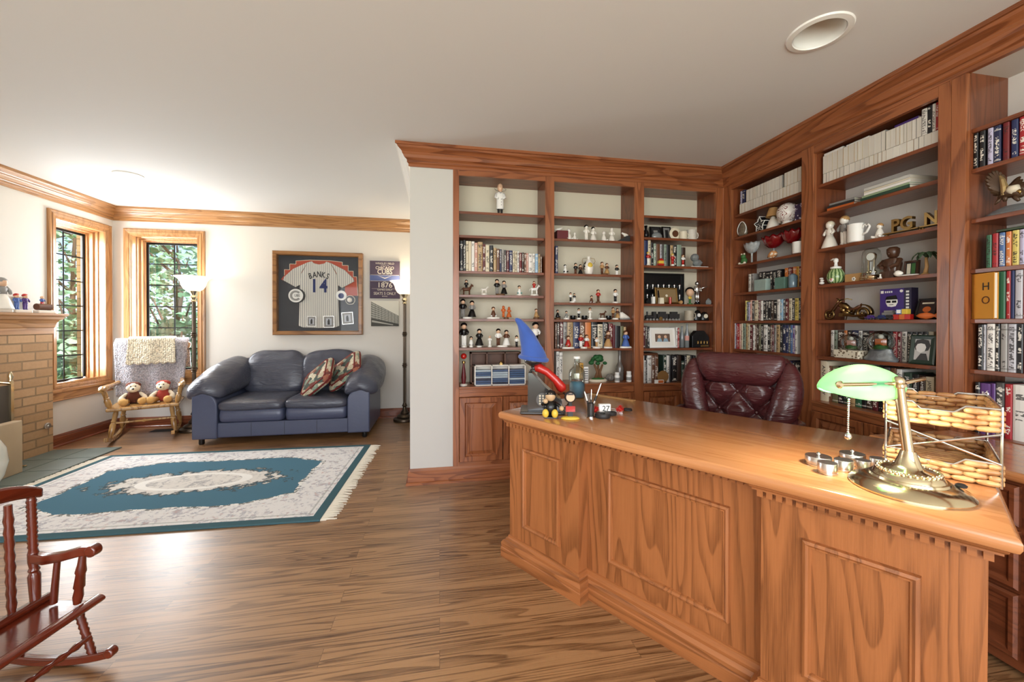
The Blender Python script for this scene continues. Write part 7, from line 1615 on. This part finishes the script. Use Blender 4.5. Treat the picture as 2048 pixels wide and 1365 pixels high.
one('fronds', mat('palm_green', '3c5138', .5), lambda b: [b.rings([[(r_*math.cos(q)-.002-wd*math.sin(q), r_*math.sin(q)+wd*math.cos(q), zq), (r_*math.cos(q)-.002, r_*math.sin(q), zq+.004), (r_*math.cos(q)-.002+wd*math.sin(q), r_*math.sin(q)-wd*math.cos(q), zq), (r_*math.cos(q)-.002, r_*math.sin(q), zq-.002)] for r_, zq, wd in ((.0, h*.68, .003), (.018, h*.86, .010), (.034, h*.86, .011), (.050, h*.74, .008), (.056, h*.60, .001))]) for q in [2*PI*i/9 for i in range(9)]], parent=pm)
# motorcycle shelf
mc = put('model_motorcycle', 'antique gold model chopper motorcycle', 'model motorcycle', CB, 1678, .09, ZB[1]); h = HH(CB, 1680, 598, .09, ZB[1]); Lm = WW(CB, 1629, 1727, .09)/2
AG = mat('aged_gold', '8d744a', .3, metal=1)
def wheel(b, x, r, w):
    b.tube([(x+r*.8*math.cos(q), 0, r+r*.8*math.sin(q)) for q in [2*PI*i/28 for i in range(28)]], r*.2, 8, closed=True)
    for k in range(8): b.tube([(x, 0, r), (x+r*.7*math.cos(k*PI/4), 0, r+r*.7*math.sin(k*PI/4))], .0016, 5)
    b.turned([(0, r*.16), (1, r*.16)], (x, -w, r), (x, w, r), 12)
one('wheel', AG, lambda b: wheel(b, -Lm+.035, .034, .008), parent=mc, smooth='all'); one('wheel', AG, lambda b: wheel(b, Lm*.52, .038, .014), parent=mc, smooth='all')
one('fork', AG, lambda b: [b.tube([(-Lm+.035, y, .034), (-Lm*.42, y, h*.80), (-Lm*.36, y, h*.92)], .0035, 7) for y in (-.011, .011)], parent=mc, smooth='all')
one('handlebar', AG, lambda b: b.tube([(-Lm*.12, -.045, h*.93), (-Lm*.28, -.04, h*.99), (-Lm*.38, 0, h*.90), (-Lm*.28, .04, h*.99), (-Lm*.12, .045, h*.93)], .0035, 7), parent=mc, smooth='all')
one('tank', AG, lambda b: b.rings([[(x, w_*math.cos(q), z_+hh*math.sin(q)) for q in [2*PI*i/14 for i in range(14)]] for x, w_, z_, hh in ((-Lm*.42, .006, h*.68, .008), (-Lm*.3, .016, h*.68, .02), (-Lm*.12, .018, h*.62, .022), (Lm*.02, .010, h*.54, .012))]), parent=mc, smooth='all')
one('engine', AG, lambda b: (b.box((-Lm*.32, -.018, h*.15), (Lm*.12, .018, h*.30)), [b.turned([(0, .014), (.2, .018), (.4, .014), (.6, .018), (.8, .014), (1, .016)], (-Lm*.1, 0, h*.28), (-Lm*.1+dx, 0, h*.52), 12) for dx in (-.03, .03)], b.tube([(-Lm*.1, -.024, h*.22), (Lm*.3, -.026, h*.16), (Lm*.75, -.026, h*.20)], [.006, .006, .009], 8)), parent=mc, smooth=True)
one('seat', M_BROWN, lambda b: b.rings([[(x, w_*math.cos(q), z_+.009*math.sin(q)) for q in [2*PI*i/12 for i in range(12)]] for x, w_, z_ in ((0, .010, h*.50), (Lm*.15, .018, h*.46), (Lm*.38, .016, h*.55), (Lm*.46, .006, h*.66))]), parent=mc, smooth='all')
one('rear_fender', AG, lambda b: b.rings([[(Lm*.52+.052*math.cos(q), -.016, .038+.052*math.sin(q)), (Lm*.52+.056*math.cos(q), 0, .038+.056*math.sin(q)), (Lm*.52+.052*math.cos(q), .016, .038+.052*math.sin(q)), (Lm*.52+.048*math.cos(q), 0, .038+.048*math.sin(q))] for q in [R(-10+17*i) for i in range(12)]]), parent=mc, smooth='all')
one('kickstand', AG, lambda b: b.tube([(0, -.015, h*.2), (.01, -.035, .0)], .003, 6), parent=mc)
for px, dy, m, lb in ((1741, .03, M_PURPLE, 'tiny purple toy car left of the purple box'), (1763, .03, M_NAVY, 'tiny navy toy car before the purple box'), (1778, .035, M_CHAR, 'tiny dark green toy truck before the purple box')):
    tcx = put('toy_car', lb, 'toy car', CB, px, dy, ZB[1], 0, 'tiny toy cars')
    one('body', m, lambda b: (b.box((-.026, -.010, .006), (.026, .010, .016)), b.prism([(-.016, .016), (.018, .016), (.010, .026), (-.010, .026)], 'y', -.009, .009)), parent=tcx, bevel=.0015)
    for x in (-.016, .016):
        for y in (-.009, .009): one('wheel', M_CHAR, lambda b: b.turned([(0, .006), (1, .006)], (x, y, .006), (x, y*1.25, .006), 10), parent=tcx)
L8('toy_car', 'pale grey toy van on top of the dark toy truck', 'toy car', CB, 1778, .075, ZB[1], [M_GREY], lambda b: (b.box((-.03, -.012, .0), (.03, .012, .040)), b.box((-.02, -.011, .040), (.024, .011, .052))), bevel=.002)
pbx = put('craft_box', 'square purple box with a white portrait in dark glasses', 'box', CB, 1755+28, .10, ZB[1], R(2)); w = WW(CB, 1754, 1800, .10); h = HH(CB, 1778, 578.5, .10, ZB[1])
one('box', [mat('box_purple', '45307a', .4), mat('box_side', '2b2440', .4)], lambda b: (b.box((-w/2, 0, 0), (w/2, .05, h), 0), b.box((w/2, 0, 0), (w/2+.034, .05, h), 1)), parent=pbx)
one('portrait', [W_, K_], lambda b: (b.lathe([(0, -.030), (.020, -.026), (.030, -.005), (.028, .016), (.018, .026), (0, .03)], (0, -.0004, h*.58), 18, 0, True, 1, .05), b.prism([(-.03, h*.58+.012), (.03, h*.58+.012), (.022, h*.58+.036), (-.022, h*.58+.030)], 'y', -.0034, -.0008, 1), [b.box((s_*.004, -.0034, h*.58-.006), (s_*.024, -.0016, h*.58+.006), 1) for s_ in (-1, 1)], b.box((-.01, -.0034, h*.58-.018), (.01, -.0018, h*.58-.0155), 1), b.prism([(-.035, h*.12), (.035, h*.12), (.025, h*.26), (-.025, h*.26)], 'y', -.002, -.0004, 0)), parent=pbx)
one('front_print', W_, lambda b: (b.box((-w*.46, -.0012, h*.86), (-w*.34, 0, h*.95)), [b.box((-w*.28+.010*k, -.0012, h*.87), (-w*.28+.010*k+.006, 0, h*.93)) for k in range(4)], None), parent=pbx)
one('round_print', W_, lambda b: b.turned([(0, .008), (1, .008)], (w*.40, -.0012, h*.91), (w*.40, 0, h*.91), 14), parent=pbx)
one('side_print', W_, lambda b: [b.box((w/2+.010, -.0012, h*(.25+.10*k)), (w/2+.024, 0, h*(.31+.10*k))) for k in range(7)], parent=pbx)
for k, (px, z0, m, lb) in enumerate(((1791, 0, M_RED, 'red toy block at the left of the bottom row'), (1803, 0, M_ORANGE, 'orange toy block in the middle of the bottom row'), (1814, 0, M_RED, 'red toy block at the right end of the bottom row'), (1797, 1, M_BLUE, 'blue toy block at the left of the top row'), (1808, 1, M_YELLOW, 'yellow toy block at the right of the top row'))):
    L8('toy_block', lb, 'toy block', CB, px, .03, ZB[1]+z0*.0285, [m, W_], lambda b: (b.box((-.0135, 0, 0), (.0135, .027, .028), 0), b.box((-.010, -.0008, .005), (.010, 0, .024), 1) if k in (3,) else None), bevel=.002, group='toy blocks')
picture(CB, 1826, 1871, 597, .07, ZB[1], 'dark picture frame leaning at the right with a colourful scene', K_, .010, [mat('scene_dark', '3a2a2a', .4, var=.6, bump=(25, .1)), M_ORANGE, M_CREAM], None, 16, R(-4), None, lambda b, x0, z0, x1, z1: (b.ball((x0+(x1-x0)*.5, .0, z0+(z1-z0)*.45), .016, 10, 1, 1.2, .1), b.box((x0+.012, .0, z1-.02), (x1-.012, .001, z1-.012), 2)))
L8('fish_ornament', 'orange glass fish lying before the dark picture frame', 'ornament', CB, 1853, .025, ZB[1], M_ORANGE, lambda b: (b.rings([[(x, r*.6*math.cos(q), .018+r*math.sin(q)) for q in [2*PI*i/12 for i in range(12)]] for x, r in ((-.045, .002), (-.03, .012), (0, .018), (.022, .012), (.032, .006), (.045, .014), (.048, .012))])), smooth='all')
# globes and photo
for px, pt, bw_, bm_, im, lb in ((1703, 668, .085, M_CREAM, M_PINK, 'glass snow globe on a cream patterned base, left one'), (1762, 662, .09, M_CREAM, M_ORANGE, 'glass snow globe on a rocky silver base, right one')):
    sg = put('snow_globe', lb, 'snow globe', CB, px, .055, ZB[0], 0, 'snow globes'); h = HH(CB, px, pt, .055, ZB[0])
    if px < 1730: one('base', dotted('speckled_base', 'ddd2bb', '7a6a55'), lambda b: b.box((-bw_, -.035, 0), (bw_*.85, .04, h*.34)), parent=sg, bevel=.006)
    else: one('base', mat('silver_rock', '9aa0a4', .3, metal=.6, var=.4, bump=(45, .8)), lambda b: b.lathe([(bw_*.95, 0), (bw_, .012), (bw_*.75, h*.2), (bw_*.62, h*.40), (0, h*.4)], (0, 0, 0), 16, None, True, 1, .45), parent=sg, smooth=True)
    r_ = h*.36
    one('glass_ball', M_ORB, lambda b: b.ball((0, 0, h-r_), r_, 28, n=14), parent=sg, smooth='all')
    one('inside_scene', [im, P_, M_GREEN], lambda b: (b.lathe([(r_*.6, h-r_*1.7), (r_*.5, h-r_*1.4), (r_*.2, h-r_*1.25)], (0, 0, 0), 12, 2), b.box((-r_*.35, -r_*.2, h-r_*1.35), (r_*.35, r_*.2, h-r_*.75), 0), b.ball((0, 0, h-r_*.55), r_*.22, 10, 1)), parent=sg, smooth=True)
picture(CB, 1816, 1868, 671, .035, ZB[0], 'dark green frame with a black and white portrait photo', mat('frame_green', '1f3328', .3, coat=.4), .022, [mat('photo_bw', 'bdbab6', .5), mat('photo_bw_dark', '3c3a3a', .5), mat('photo_bw_pale', 'dedbd6', .5)], None, 7, 0, None, lambda b, x0, z0, x1, z1: (b.lathe([(0, -.03), (.028, -.02), (.036, .005), (.026, .032), (0, .038)], ((x0+x1)/2-.002, .0004, z0+(z1-z0)*.66), 18, 1, True, 1, .03), b.lathe([(0, -.028), (.018, -.018), (.023, .002), (.016, .018), (0, .022)], ((x0+x1)/2-.006, -.0008, z0+(z1-z0)*.60), 18, 2, True, 1, .03), b.prism([(x0+.01, z0), (x1-.006, z0), (x1-.016, z0+.035), (x0+.03, z0+.035)], 'y', -.0004, .001, 1)))
# eagle
EZ = ZB[3]; ED = .09; EX = CB.xz(2014, 640, ED)[0]
eg = put('eagle_sculpture', 'bronze eagle sculpture with raised wings on a rocky base', 'sculpture', CB, 0, ED, EZ, lx=EX)
def ep(px, py, y=0.0):
    x, z = CB.xz(px, py, ED+y); return Vector((x-EX, y, z-EZ))
EB = mat('eagle_brown', '4e3826', .4, metal=.2); EW = mat('eagle_gold', 'b59c6c', .35, metal=.6); EH = mat('eagle_head', 'd8ccb4', .45)
one('rock', mat('eagle_rock', '7d7f80', .6, var=.5, bump=(30, .6)), lambda b: b.lathe([(.085, 0), (.088, .01), (.06, .028), (.03, .04), (0, .042)], (.02, 0, 0), 14, None, True, 1.1, .5), parent=eg)
def ebody(b):
    P = [(1996, 402), (2003, 394), (2012, 388), (2024, 384), (2036, 386), (2046, 392)]; rad = [.004, .014, .024, .026, .020, .010]
    b.tube([ep(*p) for p in P], rad, 14)
    for p, q in (((2012, 392), (2010, 403)), ((2030, 392), (2038, 402))): b.tube([ep(*p), ep((p[0]+q[0])/2-1, (p[1]+q[1])/2, -.012), ep(*q, -.012)], [.012, .009, .006], 8)
one('body', EB, ebody, parent=eg, smooth='all')
one('tail', EB, lambda b: [b.tube([ep(2003, 396, y), ep(1996, 403, y*1.4), ep(1990, 410, y*1.8)], [.006, .007, .002], 6) for y in (-.012, 0, .012)], parent=eg, smooth='all')
hd = one('head', EH, lambda b: (b.tube([ep(2016, 384, -.01), ep(2024, 380, -.014), ep(2032, 378, -.014), ep(2037, 381, -.014)], [.012, .021, .019, .008], 14)), parent=eg, smooth='all')
one('beak', M_GOLD, lambda b: b.tube([ep(2036, 381, -.014), ep(2040, 384, -.014), ep(2040, 389, -.014)], [.008, .006, .001], 8), parent=hd, smooth='all')
def feather(b, p, q, w):
    d = (q-p).normalized(); s_ = d.cross(Vector((0, 1, 0))).normalized(); n_ = Vector((0, .0028, 0)); rr = []
    for t, k in ((0, .5), (.3, 1), (.75, 1), (.93, .7), (1, .12)):
        c_ = p.lerp(q, t); rr.append([c_-s_*w*k, c_+n_, c_+s_*w*k, c_-n_])
    b.rings(rr)
TIPS = [(2004, 349), (1998, 344), (1991, 341), (1984, 342), (1977, 346), (1972, 352), (1970, 359), (1972, 367), (1976, 375), (1982, 383), (1988, 390)]
def lw_(b, lo, hi, w):
    n = len(TIPS)
    for k, tp_ in enumerate(TIPS):
        f = k/(n-1); root = ep(2009-8*f, 372+20*f, -.004*k/n); q = ep(*tp_, -.012-.003*k)
        feather(b, root.lerp(q, lo), root.lerp(q, hi), w)
wg = one('wing', EB, lambda b: lw_(b, 0, 1, .0085), parent=eg)
one('covert_feathers', EW, lambda b: (lw_(b, 0, .58, .0075), b.tube([ep(2010, 390, -.012), ep(2009, 374, -.016), ep(2005, 360, -.016), ep(2000, 352, -.014)], [.012, .012, .009, .004], 8)), parent=wg)
one('wing', EB, lambda b: [feather(b, ep(2016+2*k, 378+.5*k, .012), ep(2040+5*k, 353+5.5*k, .05), .010) for k in range(6)], parent=eg)

# ---- nudge whatever would poke through a side, the back or the shelf it stands on
bpy.context.view_layer.update()
def family(o): return [o]+[d for ch in o.children for d in family(ch)]
for r in [o for o in bpy.data.objects if not o.parent and o.get('category') and o.get('category') != 'bookcase']:
    c = CA if (r.location.y > YA-.02 and r.location.x > .12 and r.location.y < YA+DEP) else CB if (r.location.x > XB-.02 and r.location.x < XB+DEP) else None
    if c is None or r.location.z < .65: continue
    inv = c.T.inverted(); P = []
    for o in family(r):
        if o.type == 'MESH':
            M = inv @ o.matrix_world; P += [M @ v.co for v in o.data.vertices]
    if not P: continue
    lo = [min(p[i] for p in P) for i in range(3)]; hi = [max(p[i] for p in P) for i in range(3)]
    a, e = col(c, (lo[0]+hi[0])/2); d = Vector((0, 0, 0))
    if lo[0] < a+.001: d.x = a+.001-lo[0]
    elif hi[0] > e-.001: d.x = e-.001-hi[0]
    if hi[1] > DEP-.001: d.y = DEP-.001-hi[1]
    if r.get('category') != 'book' or d.x or d.y:
        sh = [z for z in (ZB if c.k == 'B' else {0: ZA1, 1: ZA2, 2: ZA3}[COLS['A'].index((a, e))])+[CTB if c.k == 'B' else CTA] if z <= r.location.z+.003]
        if sh and abs(max(sh)-r.location.z) < .004 and lo[2] < max(sh)+.0002: d.z = max(sh)+.0003-lo[2]
    if d.length > 1e-5: r.location = Vector(r.location)+c.T.to_3x3() @ d
# ================================================================== outside, light, camera
world = bpy.data.worlds.new('sky'); SC.world = world; world.use_nodes = True
nt = world.node_tree; bg = nt.nodes['Background']
sk = nt.nodes.new('ShaderNodeTexSky'); sk.sky_type = 'HOSEK_WILKIE'; sk.turbidity = 6; sk.sun_direction = Vector((.5, -.35, .75)).normalized(); sk.ground_albedo = .4
nt.links.new(sk.outputs[0], bg.inputs[0]); bg.inputs[1].default_value = SKY
GR = mat('lawn', '6f9a58', .9, var=.4, bump=(20, .3))
tag(one('garden_ground', GR, lambda b: b.box((-40, -30, -.5), (30, 40, -.3))), kind='structure')
# brick reveal of the next bay seen through the left window
tag(one('wall_outside', BRK, lambda b: b.box((-4.30, 5.645, -.3), (-4.17, 5.74, 3.2))), kind='structure')
def leafmat(n, a, c):
    m = mat(n, a, .7, var=.6, bump=(3, .1)); return m
LEAF = [leafmat('leaf_green', '86b48c', 0), leafmat('leaf_light', 'b4d4b0', 0), leafmat('leaf_blue', '7fb09c', 0)]
BARK = mat('bark', '5a4a3c', .9, bump=(25, .6))
def tree(loc, h, r, label, lm, seed, dens=1.0):
    rnd = random.Random(seed)
    t = thing('tree', label, 'tree', loc, rnd.random()*6, 'trees outside the windows')
    tr = [(0, 0, 0), (.08, .05, h*.3), (-.05, .1, h*.6), (0, 0, h*.9)]
    def trunk(b):
        b.tube(tr, [.055, .045, .03, .012], 8)
        for k in range(7):
            a = rnd.random()*6.28; z = h*(.3+.08*k); l = r*.7
            b.tube([(0, .05, z), (l*.5*math.cos(a), l*.5*math.sin(a), z+.3), (l*math.cos(a), l*math.sin(a), z+.7)], [.03, .018, .007], 6)
    one('trunk', BARK, trunk, parent=t, smooth=True)
    def crown(b):
        for k in range(int(1500*dens)):
            while True:
                p = Vector((rnd.uniform(-1, 1), rnd.uniform(-1, 1), rnd.uniform(-1, 1)))
                if .25 < p.length < 1: break
            c = Vector((p.x*r, p.y*r, h*.62+p.z*h*.46)); s = rnd.uniform(.05, .11)
            q = Vector((rnd.gauss(0, 1), rnd.gauss(0, 1), rnd.gauss(0, 1))).to_track_quat('Z', 'Y')
            b.m = rnd.randrange(2)
            pts = [(-s, 0, 0), (-s*.3, s*.45, .02), (s*.5, s*.4, .02), (s, 0, -.02), (s*.5, -s*.4, .02), (-s*.3, -s*.45, .02)]
            b.face([b._v(c+q @ Vector(u)) for u in pts])
    one('foliage', [LEAF[lm], LEAF[1]], crown, parent=t)
TR = [((-6.6, 8.7, -.3), 4.4, 1.2, 'leafy tree just outside the left window'), ((-11.6, 14.2, -.3), 6.4, 2.0, 'tall tree further out beyond the left window'), ((-4.45, 7.75, -.3), 3.3, .9, 'bushy tree beyond the window beside the floor lamp'), ((-7.3, 12.6, -.3), 6.2, 2.1, 'tall tree at the back, beyond the window beside the floor lamp')]
for i, (l, h, r, lb) in enumerate(TR): tree(l, h, r, lb, (0, 2, 0, 2)[i], 40+i, (.6, .8, .42, .8)[i])
for i, (l, r) in enumerate((((-5.15, 6.75, -.3), .4), ((-3.65, 6.4, -.3), .45))):
    tree(l, 1.5, r, ['low green shrub outside the left window', 'low green shrub outside the window beside the floor lamp'][i], 0, 70+i, .35)
def lamp(name, kind, loc, energy, col=(1, 1, 1), size=.1, rot=None, sy=None, spot=None):
    l = bpy.data.lights.new(name, kind); l.energy = energy; l.color = col
    if kind == 'AREA':
        l.shape = 'RECTANGLE' if sy else 'SQUARE'; l.size = size
        if sy: l.size_y = sy
    elif kind == 'SUN': l.angle = size
    else: l.shadow_soft_size = size
    if spot: l.spot_size = spot; l.spot_blend = .8
    o = bpy.data.objects.new(name, l); COL.objects.link(o); o.location = loc
    if rot: o.rotation_euler = rot
    return o
lamp('sun', 'SUN', (0, 0, 10), SUN, (1, .97, .9), R(3), (R(28), R(18), 0))
# daylight through the two windows by the corner, plus added fill behind the camera
lamp('daylight_left', 'AREA', (XD-.26, 4.9, 1.42), DAYL, (.93, .97, 1), 1.5, (0, -PI/2, 0), .5).data.cycles.is_portal = False
lamp('daylight_corner', 'AREA', (-3.16, YC+.26, 1.42), DAYC, (.93, .97, 1), .58, (-PI/2, 0, 0), 1.5)
lamp('rear_fill', 'AREA', (-.55, YF-.1, 1.35), FILLR, (.97, .985, 1), 4.8, (PI/2, 0, 0), 1.9)  # added soft fill light at an unseen, assumed opening
# the room's own lamps
for x, y, e in ((-2.735, 5.06, TORCH), (-.43, 5.12, TORCH)):
    lamp('torchiere_bulb', 'POINT', (x, y, 1.70), e, (1, .86, .66), .05)
lamp('downlight_bulb', 'SPOT', (-2.735, 4.11, CEIL-.02), DOWN, (1, .9, .75), .05, (0, 0, 0), None, R(130))
b_ = DESKM @ Vector(SHADE_C); lamp('desk_lamp_bulb', 'POINT', (b_.x, b_.y, b_.z-.02), DESKL, (1, .93, .8), .03)
cam = bpy.data.cameras.new('camera'); co = bpy.data.objects.new('camera', cam); COL.objects.link(co)
cam.sensor_width = 36; cam.lens = 36*CF/2048; cam.sensor_fit = 'HORIZONTAL'
cam.shift_y = (CCY-682.5)/2048; cam.shift_x = 0; cam.clip_start = .02
co.matrix_world = Matrix(((CR.x, CU.x, -CFW.x, 0), (CR.y, CU.y, -CFW.y, 0), (CR.z, CU.z, -CFW.z, HC), (0, 0, 0, 1)))
SC.camera = co
vs = SC.view_settings; vs.view_transform = 'Standard'; vs.look = 'None'; vs.gamma = 1; vs.use_curve_mapping = False; vs.exposure = EXPO
SC.cycles.use_denoising = True
SC.cycles.max_bounces = 8; SC.cycles.transparent_max_bounces = 12; SC.cycles.sample_clamp_indirect = 6; SC.cycles.caustics_refractive = False; SC.cycles.caustics_reflective = False
